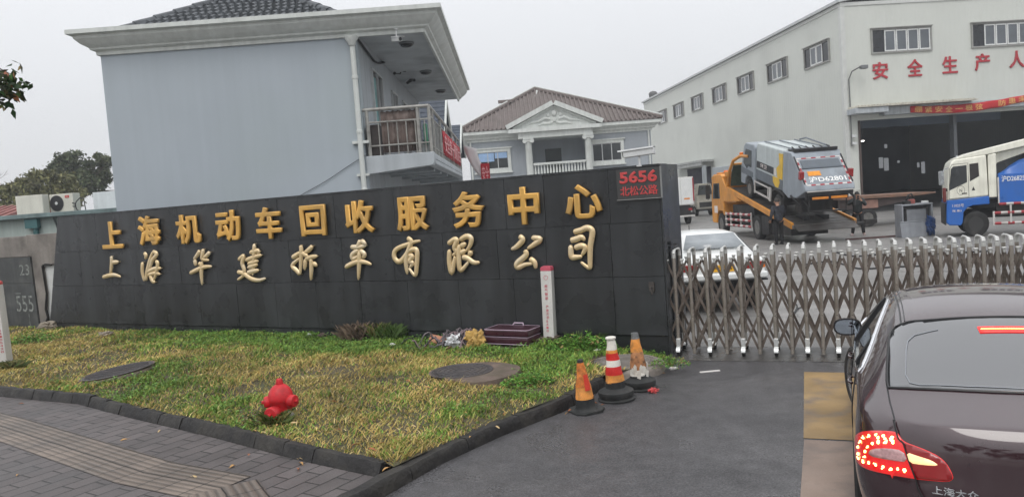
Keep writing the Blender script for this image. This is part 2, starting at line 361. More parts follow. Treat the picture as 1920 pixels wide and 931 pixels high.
m_soil=M('lawn_soil',(.075,.062,.035),.9,var=.4,scale=1.2,fine=.3,fscale=50,bump=.02,bscale=25,dirt=(.05,.07,.02),dirtamt=.7)
xs=np.arange(-15.2,2.6,.16); ys=np.arange(6.4,21,.16)
bm_=MB(); bm_.add([(p[0],p[1],0) for p in lawn],[tuple(range(len(lawn)))])
o=bm_.build('lawn_soil',m_soil,smooth=False)
bm=bmesh.new(); bm.from_mesh(o.data)
for x in np.arange(-15,2.6,.3): bmesh.ops.bisect_plane(bm,geom=bm.verts[:]+bm.edges[:]+bm.faces[:],plane_co=(x,0,0),plane_no=(1,0,0))
for y in np.arange(6.4,21,.3): bmesh.ops.bisect_plane(bm,geom=bm.verts[:]+bm.edges[:]+bm.faces[:],plane_co=(0,y,0),plane_no=(0,1,0))
for v in bm.verts: v.co.z=lh(v.co.x,v.co.y)-.005
bmesh.ops.recalc_face_normals(bm,faces=bm.faces); bm.to_mesh(o.data); bm.free(); o.data.polygons.foreach_set('use_smooth',[True]*len(o.data.polygons)); struct(o)
# ================================================================== GRASS (stuff)
class VN:   # smooth value noise
    def __init__(s,seed): s.t=np.random.default_rng(seed).random((256,256))
    def __call__(s,x,y,f):
        x=x*f+37;y=y*f+51; i=np.floor(x).astype(int);j=np.floor(y).astype(int);u=x-i;v=y-j;u=u*u*(3-2*u);v=v*v*(3-2*v)
        t=s.t; g=lambda a,b:t[a%256,b%256]
        return g(i,j)*(1-u)*(1-v)+g(i+1,j)*u*(1-v)+g(i,j+1)*(1-u)*v+g(i+1,j+1)*u*v
vn=VN(3); vn2=VN(11)
green_spots=[]  # (ground point, radius, strength)
for px,py,rr,st in [(300,725,.75,1.1),(370,745,.5,.9),(230,712,.5,.8),(440,762,.45,.7),(990,705,.5,1.3),(975,740,.35,.8),(1040,690,.55,1.0),(1080,665,.6,1.1),(900,760,.4,.9),(860,775,.35,.7),(810,815,.22,.7),(700,770,.25,.5),(1085,640,.7,1.3),(930,655,.8,.8),(480,745,.3,.5),(740,640,1.0,.9),(560,640,1.2,1.0),(420,635,1.0,.8),(640,650,1.0,.9),(300,655,.5,.5),(1100,730,.35,.8),(1015,745,.3,.8),(450,795,.3,.6),(620,800,.2,.4),(330,690,.5,.4)]:
    p=G(px,py,.15); green_spots.append((p.x,p.y,rr,st))
def greenness(x,y):
    g=.55*(vn(x,y,.55)-.5)+.7*(vn(x,y,1.5)-.5)+.45*(vn2(x,y,4)-.5)
    s=(x-WA.x)*WD.x+(y-WA.y)*WD.y; off=(x-WA.x)*(-.47799)+(y-WA.y)*(-.87836)
    g+= np.clip(1.0-off/1.5,0,1)*np.clip((s+.5)/5.0,.1,.9)
    for a,b,rr,st in green_spots: g+=st*np.exp(-((x-a)**2+(y-b)**2)/(2*(rr*.7)**2))*.85
    return g-.08
avoid=[]  # filled by things standing on the lawn: (x,y,r)
def make_grass():
    n=520000
    x=rng.uniform(-15,2.4,n); y=rng.uniform(6.5,20.5,n)
    k=pt_in_poly(lawn,x,y)
    D=np.hypot(x,y); keep=rng.random(n)<np.clip((9.5/D)**1.1,.35,1)
    az=np.arctan2(x,y); k&=keep&(az>-.66)
    x=x[k];y=y[k]
    for a,b,r_ in avoid:
        q=np.hypot(x-a,y-b)>r_*(1+.06*rng.standard_normal(len(x))); x=x[q];y=y[q]
    gr=greenness(x,y); dens=vn2(x,y,1.1)
    q=(rng.random(len(x))<np.clip(.35+.9*dens+.3*gr,.25,1)); x=x[q];y=y[q];gr=gr[q]
    n=len(x); D=np.hypot(x,y); z=lawn_h(x,y)
    isg=(gr+.34*rng.standard_normal(n))>.34
    tall=vn(x,y,2.3)
    hgt=np.where(isg,rng.uniform(.025,.07,n),rng.uniform(.03,.085,n))*(.42+1.0*tall**1.3)
    wid=np.where(isg,rng.uniform(.005,.011,n),rng.uniform(.003,.006,n))*(1+.035*(D-8))
    ang=rng.uniform(0,2*np.pi,n); lean=np.where(isg,rng.uniform(.2,1.1,n),rng.uniform(.4,1.7,n))*hgt
    la=np.where(rng.random(n)<.35,rng.normal(.6,.5,n),rng.uniform(0,2*np.pi,n))
    dx,dy=np.cos(la)*lean,np.sin(la)*lean; wx,wy=np.cos(ang)*wid,np.sin(ang)*wid
    hz=hgt*np.where(isg,1,.75)
    V=np.stack([np.stack([x-wx,y-wy,z],1),np.stack([x+wx,y+wy,z],1),
        np.stack([x+.38*dx+wx*.8,y+.38*dy+wy*.8,z+hz*.62],1),np.stack([x+.38*dx-wx*.8,y+.38*dy-wy*.8,z+hz*.62],1),
        np.stack([x+dx,y+dy,z+hz],1)],1)
    g1=np.array([.20,.31,.055]);g2=np.array([.10,.19,.03]);g3=np.array([.32,.37,.09]);s1=np.array([.54,.40,.135]);s2=np.array([.42,.29,.09]);s3=np.array([.70,.57,.26]);s4=np.array([.30,.28,.07])
    r1=rng.random((n,1)); r2=rng.random((n,1)); r3=rng.random((n,1))
    cg=np.where(r3<.15,g3,g1*r1+g2*(1-r1)); cs=np.where(r3<.06,s3,np.where(r3>.66,s4,s1*r2+s2*(1-r2)))
    c=np.where(isg[:,None],cg,cs)*rng.uniform(.84,1.18,(n,1))*(.8+.45*vn(x,y,.9))[:,None]*(.7+.6*vn2(x,y,5))[:,None]
    C=np.repeat(c[:,None,:],5,1)
    i=np.arange(n)*5
    Fq=np.concatenate([np.stack([i,i+1,i+2,i+3],1)])
    Ft=np.stack([i+3,i+2,i+4,i+4],1)
    # two passes: quads plus tips (as quads would be degenerate, tips are triangles)
    me=bpy.data.meshes.new('grass'); nv=n*5
    me.vertices.add(nv); me.vertices.foreach_set('co',V.astype(np.float32).ravel())
    loops=np.concatenate([Fq.ravel(),Ft[:,:3].ravel()]).astype(np.int32); me.loops.add(len(loops)); me.loops.foreach_set('vertex_index',loops)
    ls=np.concatenate([np.arange(n)*4,4*n+np.arange(n)*3]).astype(np.int32); me.polygons.add(2*n); me.polygons.foreach_set('loop_start',ls); me.update(calc_edges=True)
    ca=me.color_attributes.new('Col','FLOAT_COLOR','POINT'); cc=np.ones((nv,4),np.float32); cc[:,:3]=C.reshape(-1,3); ca.data.foreach_set('color',cc.ravel())
    me.materials.append(m_blade); o=bpy.data.objects.new('grass',me); COL.objects.link(o); o['kind']='stuff'
    print('blades',n)
    # broad-leaved weeds in the green patches
    m_=26000; x=rng.uniform(-15,2.4,m_*4); y=rng.uniform(6.5,20.5,m_*4); k=pt_in_poly(lawn,x,y)&(np.arctan2(x,y)>-.66); x=x[k];y=y[k]
    g=greenness(x,y); q=g+.15*rng.standard_normal(len(x))>.6; x=x[q];y=y[q]
    for a,b,r_ in avoid:
        q=np.hypot(x-a,y-b)>r_; x=x[q];y=y[q]
    n=len(x); z=lawn_h(x,y)+rng.uniform(.01,.085,n); L_=rng.uniform(.012,.028,n)*(1+.03*(np.hypot(x,y)-8)); a=rng.uniform(0,2*np.pi,n); tl=rng.uniform(-.3,.6,n)
    ux,uy,uz=np.cos(a)*L_,np.sin(a)*L_,tl*L_; vx,vy=-np.sin(a)*L_*.5,np.cos(a)*L_*.5
    V=np.stack([np.stack([x-ux,y-uy,z-uz],1),np.stack([x+vx,y+vy,z+.004],1),np.stack([x+ux,y+uy,z+uz],1),np.stack([x-vx,y-vy,z+.004],1)],1).reshape(-1,3)
    r1=rng.random((n,1)); c=(np.array([.17,.33,.06])*r1+np.array([.075,.18,.035])*(1-r1))*rng.uniform(.7,1.25,(n,1))
    o=scatter_mesh('weeds',V,np.arange(n*4).reshape(-1,4),np.repeat(c,4,0),m_blade); o['kind']='stuff'; print('weeds',n)
m_blade=attr_mat('grass_blade',.6)
# ================================================================== SIGN WALL
m_gran=bpy.data.materials.new('dark_polished_granite'); m_gran.use_nodes=True
def _gran():
    t=m_gran.node_tree; n=t.nodes; L=t.links.new; b=n['Principled BSDF']; tc=n.new('ShaderNodeTexCoord')
    mp=n.new('ShaderNodeMapping'); mp.inputs['Scale'].default_value=(1/1.05,1,1/.8); mp.inputs['Location'].default_value=(.2,0,-.475); L(tc.outputs['Object'],mp.inputs[0])
    fl=n.new('ShaderNodeVectorMath'); fl.operation='FLOOR'; L(mp.outputs[0],fl.inputs[0]); wn=n.new('ShaderNodeTexWhiteNoise'); L(fl.outputs[0],wn.inputs['Vector'])
    def mr(o,a,c,lo=.3,hi=.7):
        z=n.new('ShaderNodeMapRange'); z.inputs[1].default_value=lo; z.inputs[2].default_value=hi; z.inputs[3].default_value=a; z.inputs[4].default_value=c; L(o,z.inputs[0]); return z.outputs[0]
    def noise(s,d,st=None):
        q=n.new('ShaderNodeTexNoise'); q.inputs['Scale'].default_value=s; q.inputs['Detail'].default_value=d
        if st:
            m2=n.new('ShaderNodeMapping'); m2.inputs['Scale'].default_value=st; L(tc.outputs['Object'],m2.inputs[0]); L(m2.outputs[0],q.inputs['Vector'])
        else: L(tc.outputs['Object'],q.inputs['Vector'])
        return q.outputs[0]
    def mul(a,c):
        q=n.new('ShaderNodeMath'); q.operation='MULTIPLY'; L(a,q.inputs[0]); L(c,q.inputs[1]); return q.outputs[0]
    f=mul(mul(mr(wn.outputs[0],.85,1.18,0,1),mr(noise(1,4,(5,5,.5)),.75,1.25)),mr(noise(1.1,5),.8,1.25))
    f=mul(f,mr(noise(350,2),.7,1.35))
    mm=n.new('ShaderNodeMix'); mm.data_type='RGBA'; mm.blend_type='MULTIPLY'; mm.inputs[0].default_value=1; mm.inputs[6].default_value=(.031,.0335,.036,1); L(f,mm.inputs[7]); L(mm.outputs[2],b.inputs['Base Color'])
    L(mr(noise(2.2,5),.2,.42),b.inputs['Roughness']); b.inputs['Specular IOR Level'].default_value=.45
_gran()
sw=thing('granite_sign_wall','long black granite sign wall with two rows of golden characters beside the gate','wall',(WA.x,WA.y,0),WANG)
b=MB()
def panel(s0,s1,z0,z1,y0=0,y1=.05,sl0=None,sl1=None):
    # slab whose left edge may be slanted (the wall's left end leans inwards)
    a0=s0 if sl0 is None else sl0; a1=s0 if sl1 is None else sl1
    b.add([(a0,y0,z0),(s1,y0,z0),(s1,y1,z0),(a0,y1,z0),(a1,y0,z1),(s1,y0,z1),(s1,y1,z1),(a1,y1,z1)],[(0,3,2,1),(4,5,6,7),(0,1,5,4),(1,2,6,5),(2,3,7,6),(3,0,4,7)])
def slant(z): return .02+.80*max(0,(z-.2)/2.58)
rows=[(.31,1.176,[1.2,2.25,3.3,4.36,5.4,6.5,7.55,8.6,9.65,10.7,11.75,12.8,13.45,14.5]),(1.182,1.976,[1.5,2.6,3.75,4.9,6.0,7.1,8.0,9.3,10.45,11.5,12.55,13.42,14.5]),(1.982,2.78,[2.2,3.6,5.0,6.4,7.8,9.2,10.55,11.75,12.75,13.45,14.52])]
for z0,z1,cuts in rows:
    cs=[None]+cuts+[15.30]
    for i in range(len(cs)-1):
        s1=cs[i+1]-.003; jy=random.uniform(-.002,.002)
        if cs[i] is None: panel(0,s1,z0,z1,jy,.05,slant(z0),slant(z1))
        else: panel(cs[i]+.003,s1,z0,z1,jy,.05)
b.build('granite_facing',m_gran,sw,smooth=False)
b=MB()
for i in range(13):
    s0=-.02+i*1.178; panel(s0+.004,s0+1.174,-.05,.295,.03,.1)
b.build('plinth',m_gran,sw,smooth=False)
b=MB(); b.prism([(.06,-.05),(15.27,-.05),(15.27,2.76),(.86,2.76)],.052,.40,'y'); b.build('core',M('dark_core',(.012,.012,.013),.8),sw,smooth=False)
b=MB(); b.prism([(slant(2.78)+.0,2.783),(15.30,2.783),(15.30,2.81),(slant(2.78)+.01,2.81)],-.01,.42,'y'); b.build('coping',m_gran,sw,smooth=False)
b=MB(); b.box(15.304,.0,-.02,15.33,.86,2.80); b.box(14.6,.404,-.02,15.30,.86,2.78); b.box(15.333,.2,1.62,15.36,.62,1.67); b.box(15.333,.2,.1,15.352,.62,1.6)
b.build('end_pillar',m_gran,sw,smooth=False)
b=MB(); b.tube([(15.1,-.03,1.02),(15.1,-.1,1.02),(15.13,-.1,.93)],.012,6); b.box(15.06,-.03,.96,15.14,-.003,1.10); b.build('hasp',M('rusty_iron',(.07,.06,.055),.6),sw)
m_gold=M('gilded_paint',rgb(226,176,92),.42,metal=.35,var=.16,scale=2.5,dirt=rgb(150,130,95),dirtamt=.55,dscale=2.0)
m_goldside=M('gilded_edge',rgb(120,84,40),.5,metal=.3,var=.2)
m_brush=M('pale_gilded_paint',rgb(232,206,160),.34,metal=.35,var=.14,scale=3,dirt=rgb(200,198,190),dirtamt=.5,dscale=3)
row1=[('上',2.50,3.20,2.00,2.60),('海',3.76,4.46,2.03,2.66),('机',4.97,5.70,2.01,2.62),('动',6.17,6.84,2.02,2.64),('车',7.28,7.94,2.03,2.64),('回',8.43,9.04,2.04,2.61),('收',9.50,10.15,2.04,2.63),('服',10.64,11.30,2.03,2.62),('务',11.79,12.40,2.03,2.63),('中',12.84,13.39,2.04,2.63),('心',13.83,14.43,2.08,2.60)]
for ch,s0,s1,z0,z1 in row1:
    lettering('gilded_character',ch,m_gold,s0,s1,z0,z1,-.035,sw,depth=.05,offset=.034)
BR=[('上',[[(2.74,1.838),(2.73,1.712),(2.68,1.548),(2.62,1.400)],[(2.76,1.696),(2.87,1.701),(2.97,1.706)],[(2.35,1.371),(2.58,1.408),(2.80,1.416),(2.99,1.371)]]),('海',[[(3.86,1.871),(3.92,1.819),(3.87,1.748)],[(3.78,1.678),(3.74,1.468),(3.77,1.264)],[(3.83,1.278),(3.89,1.451),(4.02,1.708),(4.15,1.898)],[(4.15,1.898),(4.27,1.837),(4.11,1.713),(4.00,1.550),(3.85,1.379)],[(4.21,1.674),(4.27,1.637),(4.18,1.417),(4.06,1.260)],[(3.88,1.451),(4.14,1.525),(4.37,1.535)],[(3.91,1.393),(4.13,1.429),(4.32,1.407)],[(3.98,1.392),(4.04,1.268),(4.13,1.238)]]),('华',[[(5.61,1.872),(5.52,1.779),(5.40,1.699)],[(5.43,1.685),(5.44,1.615),(5.44,1.560)],[(5.72,1.896),(5.68,1.788),(5.66,1.692),(5.86,1.667)],[(5.90,1.829),(5.79,1.757),(5.68,1.706)],[(5.55,1.627),(5.60,1.557)],[(5.24,1.409),(5.54,1.496),(5.74,1.533),(5.92,1.536)],[(5.64,1.638),(5.59,1.392),(5.58,1.164)]]),('建',[[(7.17,1.951),(7.13,1.715),(7.04,1.331)],[(7.02,1.781),(7.26,1.812),(7.23,1.737)],[(6.89,1.636),(7.16,1.695),(7.34,1.729)],[(6.94,1.564),(7.24,1.617)],[(6.93,1.493),(7.21,1.546)],[(6.90,1.388),(7.08,1.421),(7.23,1.435)],[(6.69,1.648),(6.85,1.723),(6.79,1.576),(6.83,1.443),(6.77,1.328),(6.61,1.255)],[(6.63,1.413),(6.80,1.377),(6.99,1.274),(7.19,1.239),(7.39,1.274)]]),('拆',[[(8.12,1.652),(8.25,1.706),(8.39,1.765)],[(8.37,1.881),(8.37,1.758),(8.33,1.555),(8.29,1.334)],[(8.29,1.334),(8.20,1.415),(8.11,1.512),(8.33,1.649)],[(8.66,1.858),(8.55,1.783),(8.43,1.732)],[(8.37,1.742),(8.48,1.684),(8.51,1.644)],[(8.46,1.622),(8.41,1.411)],[(8.45,1.611),(8.60,1.649),(8.76,1.668)],[(8.59,1.634),(8.58,1.439),(8.54,1.220)],[(8.63,1.547),(8.73,1.479)]]),('车',[[(9.56,1.808),(9.74,1.797),(9.92,1.825)],[(9.79,1.923),(9.73,1.820),(9.67,1.747)],[(9.81,1.922),(9.92,1.825)],[(9.74,1.752),(9.58,1.667),(9.60,1.591),(9.77,1.669)],[(9.76,1.741),(9.86,1.666),(9.81,1.596)],[(9.75,1.729),(9.72,1.490),(9.67,1.212)],[(9.39,1.445),(9.64,1.530),(9.83,1.532),(10.00,1.480)]]),('有',[[(10.82,1.923),(10.90,1.862),(10.86,1.771),(10.77,1.632),(10.62,1.515),(10.52,1.573),(10.52,1.683),(10.62,1.757),(10.84,1.817),(10.97,1.848),(11.09,1.860)],[(10.80,1.686),(10.75,1.501),(10.76,1.292)],[(10.81,1.691),(10.92,1.720),(11.00,1.685),(10.97,1.441),(10.92,1.273),(10.80,1.401)],[(10.82,1.608),(10.90,1.606),(10.83,1.515),(10.90,1.484),(10.82,1.411)]]),('限',[[(11.64,1.784),(11.77,1.855),(11.82,1.830),(11.76,1.724),(11.79,1.644),(11.71,1.593)],[(11.66,1.690),(11.64,1.479),(11.67,1.302),(11.73,1.476),(11.76,1.581)],[(11.88,1.840),(12.01,1.898),(12.10,1.863),(12.07,1.750),(11.98,1.648)],[(11.86,1.768),(11.83,1.526),(11.85,1.341),(12.02,1.480)],[(11.88,1.735),(12.00,1.784)],[(11.87,1.618),(11.98,1.677)],[(12.09,1.655),(12.03,1.574)],[(11.90,1.556),(11.99,1.543),(12.11,1.467),(12.23,1.464)]]),('公',[[(12.99,1.865),(13.05,1.802),(12.94,1.702),(12.83,1.656)],[(13.21,1.829),(13.36,1.799),(13.25,1.724),(13.12,1.658)],[(13.07,1.637),(13.09,1.560),(12.92,1.433),(12.93,1.366),(13.06,1.407),(13.19,1.418)],[(13.15,1.504),(13.23,1.436),(13.24,1.338)]]),('司',[[(13.93,1.884),(14.06,1.910),(14.16,1.939),(14.24,1.881),(14.19,1.654),(14.17,1.423),(14.15,1.331),(14.02,1.425)],[(13.87,1.758),(13.97,1.777),(14.06,1.803),(14.11,1.748)],[(13.87,1.686),(13.87,1.516),(13.94,1.501),(14.05,1.511)],[(13.93,1.639),(14.04,1.672),(14.11,1.635),(14.04,1.522)]]),]
for ch,ss in BR:
    b=MB()
    for st in ss:
        # smooth the stroke and taper both ends like a brush
        P=[Vector((p[0],0,p[1])) for p in st]; Q=[]
        for i in range(len(P)-1):
            p0=P[max(i-1,0)];p1=P[i];p2_=P[i+1];p3=P[min(i+2,len(P)-1)]
            for k in range(5):
                t=k/5; Q.append(.5*((2*p1)+(-p0+p2_)*t+(2*p0-5*p1+4*p2_-p3)*t*t+(-p0+3*p1-3*p2_+p3)*t**3))
        Q.append(P[-1]); m_=len(Q)
        rr=[.050*(.72+.28*math.sin(2.4*i/max(1,m_-1)+.4))*(1 if 0<i<m_-1 else .55)*(1-.45*(i/(m_-1))**3) for i in range(m_)]
        b.tube([(q.x,-.055,q.z) for q in Q],rr,8,flat=.62,up=(0,1,0))
        for i in range(0,m_-1,3):   # standing-off pins and web behind the stroke
            b.cbox((Q[i].x,-.026,Q[i].z),(.014,.05,.014))
    b.build('brush_character',m_brush,sw,ang=60)
# address plate, hung on the wall
pl=thing('address_plate','small dark plate with red digits hung at the right end of the granite wall','sign',tuple(wall_pt(14.67,.0))[:2]+(2.33,),WANG)
b=MB(); b.box(0,-.045,0,.66,-.006,.43); b.build('plate',M('dark_plate',rgb(66,66,66),.5,var=.2),pl,bevel=.004)
b=MB(); b.box(.662,-.05,-.01,.675,-.006,.44); b.box(-.01,-.05,-.014,.675,-.006,-.002); b.build('frame_edge',M('zinc_edge',rgb(150,150,148),.4,.6),pl)
m_red=M('red_reflective',rgb(200,72,72),.5,var=.15,scale=20)
lettering('lettering','5656',m_red,.05,.62,.225,.40,-.047,pl,.006,.035)
lettering('lettering','北松公路',m_red,.05,.62,.045,.185,-.047,pl,.006,.014)
# ================================================================== OLD BOUNDARY WALL, LEFT
m_conc=M('stained_concrete',rgb(134,128,122),.85,var=.3,scale=1.2,streak=.12,dirt=rgb(70,64,60),dirtamt=.8,dscale=1.3,bump=.01,bscale=20)
bw=thing('old_boundary_wall','stained old concrete boundary wall with a dark painted lower panel left of the granite wall','wall',tuple(wall_pt(-6,-.12))[:2]+(0,),WANG)
b=MB(); b.box(0,0,-.05,5.6,.25,2.42); b.box(0,-.02,1.91,5.29,0,2.40)
b.build('wall_body',m_conc,bw,bevel=.015)
EDGE0,EDGE1=5.48,5.41; PR0,PR1=5.82,5.83
m_blk=M('old_dark_render',rgb(72,74,74),.6,var=.25,scale=1.5,streak=.3,dirt=rgb(105,105,100),dirtamt=.5,dscale=2.2)
b=MB()
for z0,z1 in ((.0,.6),(.606,1.26),(1.266,1.9)):
    for s0 in (0,1.3,2.6): b.box(s0+.003,-.055,z0,s0+1.297,-.002,z1)
    e=lambda z:EDGE0+(EDGE1-EDGE0)*z/1.9
    b.prism([(3.903,z0),(e(z0),z0),(e(z1),z1),(3.903,z1)],-.055,-.002,'y')
b.build('dark_panel',m_blk,bw,smooth=False)
m_chalk=M('faded_white_paint',rgb(134,138,134),.8,var=.5,scale=14)
lettering('graffiti','555',m_chalk,4.62,5.34,.55,.95,-.058,bw,.003,.0)
lettering('graffiti','23',m_chalk,4.92,5.33,1.46,1.72,-.058,bw,.003,-.005)
b=MB(); b.box(5.1,-.06,.05,5.115,-.056,.5); b.box(4.6,-.06,1.0,4.85,-.056,1.015); b.build('paint_streak',m_chalk,bw)
# leaning end pier with a crack
b=MB(); P=[(5.63,-.05),(5.90,-.05),(5.86,.4),(5.80,.8),(5.80,1.2),(5.72,1.60),(6.1,1.62),(6.42,1.66),(6.70,2.40),(6.68,2.44),(5.62,2.44),(5.30,1.72)]
P=[(5.50,-.05)]+[(PR0,-.05),(PR0-.03,.35),(PR0-.06,.6),(PR1+.04,1.0),(PR1+.02,1.4),(PR1,1.70),(PR1+.3,1.68),(6.44,1.72),(6.72,2.40),(6.70,2.44),(5.3,2.44),(5.3,1.92),(5.43,1.905)]
b.prism(P,-.03,.24,'y'); b.build('end_pier',m_conc,bw,bevel=.012)
b=MB(); cr=[(PR0,.02),(PR0+.04,.2),(PR0-.04,.28),(PR0+.03,.42),(PR0-.03,.62),(PR1+.06,1.0),(PR1+.01,1.66),(PR1+.15,1.70),(PR1+.4,1.69)]
b.tube([(x,-.03,z) for x,z in cr],[.06,.045,.06,.03,.03,.02,.025,.03,.02],5); b.build('crack_edge',M('black_crack',(.012,.011,.01),.95),bw)
b=MB(); b.prism([(PR0-.05,.02),(PR0+.25,.02),(6.7,1.8),(PR1-.1,1.8)],.03,.14,'y'); b.build('filler_slab',M('pale_render',rgb(206,208,206),.8,var=.12),bw)
# low outbuilding behind the walls
m_pale=M('pale_green_render',rgb(186,198,192),.8,var=.1,scale=.8,streak=.2,dirt=rgb(150,160,156),dirtamt=.5)
sh=thing('low_outbuilding','low pale green outbuilding with a flat roof behind the old wall','building',(-22,21.2,0))
b=MB(); b.box(0,0,0,12.3,4.0,2.88); b.build('wall',m_pale,sh)
b=MB(); b.box(-.2,-.25,2.885,12.3,4.2,3.0); b.build('roof_slab',M('grey_green_slab',rgb(120,138,138),.7,var=.2,streak=.2),sh,bevel=.01)
p=atY(88/2.74*1+0,420,21.2)
b=MB(); b.cyl((9.0,-.06,0),(9.0,-.06,2.86),.07,n=10); b.cbox((8.95,-.1,2.74),(.34,.16,.26)); b.build('drainpipe',M('teal_pipe',rgb(70,110,112),.5),sh)
b=MB(); b.tube([(9.5,-.03,2.86),(9.6,-.04,2.5),(9.75,-.03,1.9),(9.9,-.02,1.2)],.025,6); b.build('conduit',M('grey_cable',rgb(90,95,95),.6),sh)
b=MB(); b.box(8.9,3.2,3.0,12.25,3.4,3.62); b.build('parapet',M('white_render',rgb(222,226,228),.8,var=.05,streak=.1),sh)
# air conditioners on the slab
m_acw=M('cream_enamel',rgb(214,210,198),.45,var=.06,scale=4,streak=.1); m_acg=M('fan_grille_grey',rgb(88,88,90),.5)
def ac_unit(name,label,loc,rz,plain=False):
    t=thing(name,label,'air conditioner',loc,rz,'air conditioner units on the flat roof')
    b=MB(); b.box(0,0,.05,.82,.30,.60); b.box(.06,.03,0,.16,.27,.05); b.box(.66,.03,0,.76,.27,.05); b.build('casing',m_acw,t,bevel=.012)
    b=MB(); c=(.25,-.012,.325)
    for r_ in (.05,.09,.13,.17,.21,.235): b.lathe([(r_-.006,-.004),(r_+.004,-.004),(r_+.004,.006),(r_-.006,.006)],32,c,'y',closed=True)
    for k in range(12):
        a=math.pi*2*k/12; b.tube([(c[0]+.03*math.cos(a),c[1],c[2]+.03*math.sin(a)),(c[0]+.235*math.cos(a+.3),c[1],c[2]+.235*math.sin(a+.3))],.004,5)
    b.lathe([(.235,0),(.001,0)],32,(c[0],-.004,c[2]),'y'); b.build('fan_guard',m_acg,t)
    b=MB(); b.lathe([(.05,-.03),(.045,-.036),(.001,-.037)],20,(c[0],.0,c[2]),'y'); b.build('fan_hub',M('white_plastic',rgb(225,225,222),.4),t)
    if not plain:
        b=MB(); b.box(.56,-.012,.47,.70,-.002,.545); b.build('badge',M('red_badge',rgb(196,52,44),.4),t)
        lettering('lettering','TCL',M('white_ink',rgb(235,225,220),.5),.585,.675,.49,.525,-.0125,t,.002,.01)
        b=MB(); b.tube([(.8,-.01,.3),(.9,-.02,.28),(.93,-.02,.1),(1.0,-.02,.05)],.018,6); b.tube([(.8,-.01,.2),(.88,-.02,.18),(.95,-.02,.33),(1.1,-.02,.44),(1.22,-.02,.40),(1.25,-.02,.05)],.016,6); b.build('hose',M('black_rubber_hose',(.03,.03,.03),.6),t)
    return t
q=G(96,402,3.0); ac_unit('air_conditioner','cream air conditioner with a round fan and red badge on the flat roof',(q.x-.06,q.y+.1,3.0),R(-12))
q=atY(93,398,23.2); t=ac_unit('air_conditioner','plain pale air conditioner without a badge, left of the red badged one',(q.x+.02,23.2,3.0),R(178),True)
# red tiled shed roof far left
rt=thing('red_tiled_shed','small shed with a dull red tiled roof behind the flat-roofed outbuilding','shed',(-25.1,27,0))
b=MB(); b.box(0,0,0,7.0,4,2.75); b.build('wall',m_pale,rt)
b=MB(); b.prism([(-.4,2.96),(-.4,3.02),(2,3.55),(4.4,3.02),(4.4,2.96)],-.3,7.3,'x')
for k in range(26): b.prism([(-.42,3.02),(2,3.56),(2,3.60),(-.42,3.07)],-.25+k*.29,-.25+k*.29+.13,'x')
b.build('roof',M('red_roof_tile',rgb(150,100,94),.7,var=.2,scale=3),rt)
# ================================================================== BALCONY HOUSE (large grey gable)
m_gable=M('grey_blue_render',rgb(172,181,188),.85,var=.05,scale=.35,fine=.03,streak=.03,bump=.003,bscale=60,dirt=rgb(168,180,178),dirtamt=.5,dscale=.25)
m_white=M('white_plaster',rgb(214,218,214),.8,var=.06,scale=1.5,streak=.12,dirt=rgb(170,172,166),dirtamt=.5,dscale=1.5)
m_sideg=M('grey_side_render',rgb(176,182,186),.85,var=.08,scale=.8,streak=.12)
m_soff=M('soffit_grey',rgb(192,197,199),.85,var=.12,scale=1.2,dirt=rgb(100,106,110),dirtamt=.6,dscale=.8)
m_glass=M('dark_window_glass',(.022,.027,.03),.08,var=.3,scale=.7,spec=.8)
m_dark=M('dark_interior',(.01,.011,.013),.9)
m_alu=M('window_aluminium',rgb(196,198,198),.4,.4)
m_tile_d=M('dark_grey_roof_tile',rgb(86,90,94),.65,var=.3,scale=4,streak=.15)
X0,X1,Y0,Y1,ZE=-9.55,-3.39,18.8,32.0,6.74
bh=thing('balcony_house','large grey house with a plain end wall, white cornice and balcony on its right side','house',(0,0,0))
b=MB(); b.box(X0,Y0,-.1,X1,Y1,ZE); b.build('wall',m_gable,bh,smooth=False)
# moulded cornice: profile swept round the eaves (front, right side, left side)
def cornice(path,prof,name,mat,parent):
    b=MB(); n=len(prof); pts=[Vector((*p,0)) for p in path]; rings=[]
    for i,p in enumerate(pts):
        dirs=[]
        if i>0: d=(p-pts[i-1]).normalized(); dirs.append(Vector((d.y,-d.x,0)))
        if i<len(pts)-1: d=(pts[i+1]-p).normalized(); dirs.append(Vector((d.y,-d.x,0)))
        nn=sum(dirs,Vector((0,0,0))); nn=nn/(nn.dot(dirs[0])) if len(dirs)==2 else nn
        rings.append([p+nn*o_+Vector((0,0,z)) for o_,z in prof])
    vs=[v for r in rings for v in r]; fs=[]
    for i in range(len(pts)-1):
        for j in range(n): fs.append((i*n+j,i*n+(j+1)%n,(i+1)*n+(j+1)%n,(i+1)*n+j))
    fs+=[tuple(range(n)),tuple(range((len(pts)-1)*n,len(pts)*n))[::-1]]
    b.add(vs,fs); return b.build(name,mat,parent,ang=25)
XO=-1.78 # outer edge of the balcony-side overhang
prof=[(0,6.60),(.06,6.60),(.07,6.68),(.16,6.72),(.17,6.76),(.30,6.84),(.40,6.95),(.41,7.02),(.52,7.04),(.52,7.14),(.0,7.14)]
cornice([(X0,30),(X0,Y0),(XO,Y0),(XO,Y1-.1)],prof,'cornice',m_white,bh)
b=MB(); b.box(X0+.02,Y0+.02,7.0,XO-.02,Y1-.1,7.12); b.box(X1+.002,Y0+.01,6.70,XO-.002,Y1-.12,6.79); b.build('soffit',m_soff,bh,smooth=False)
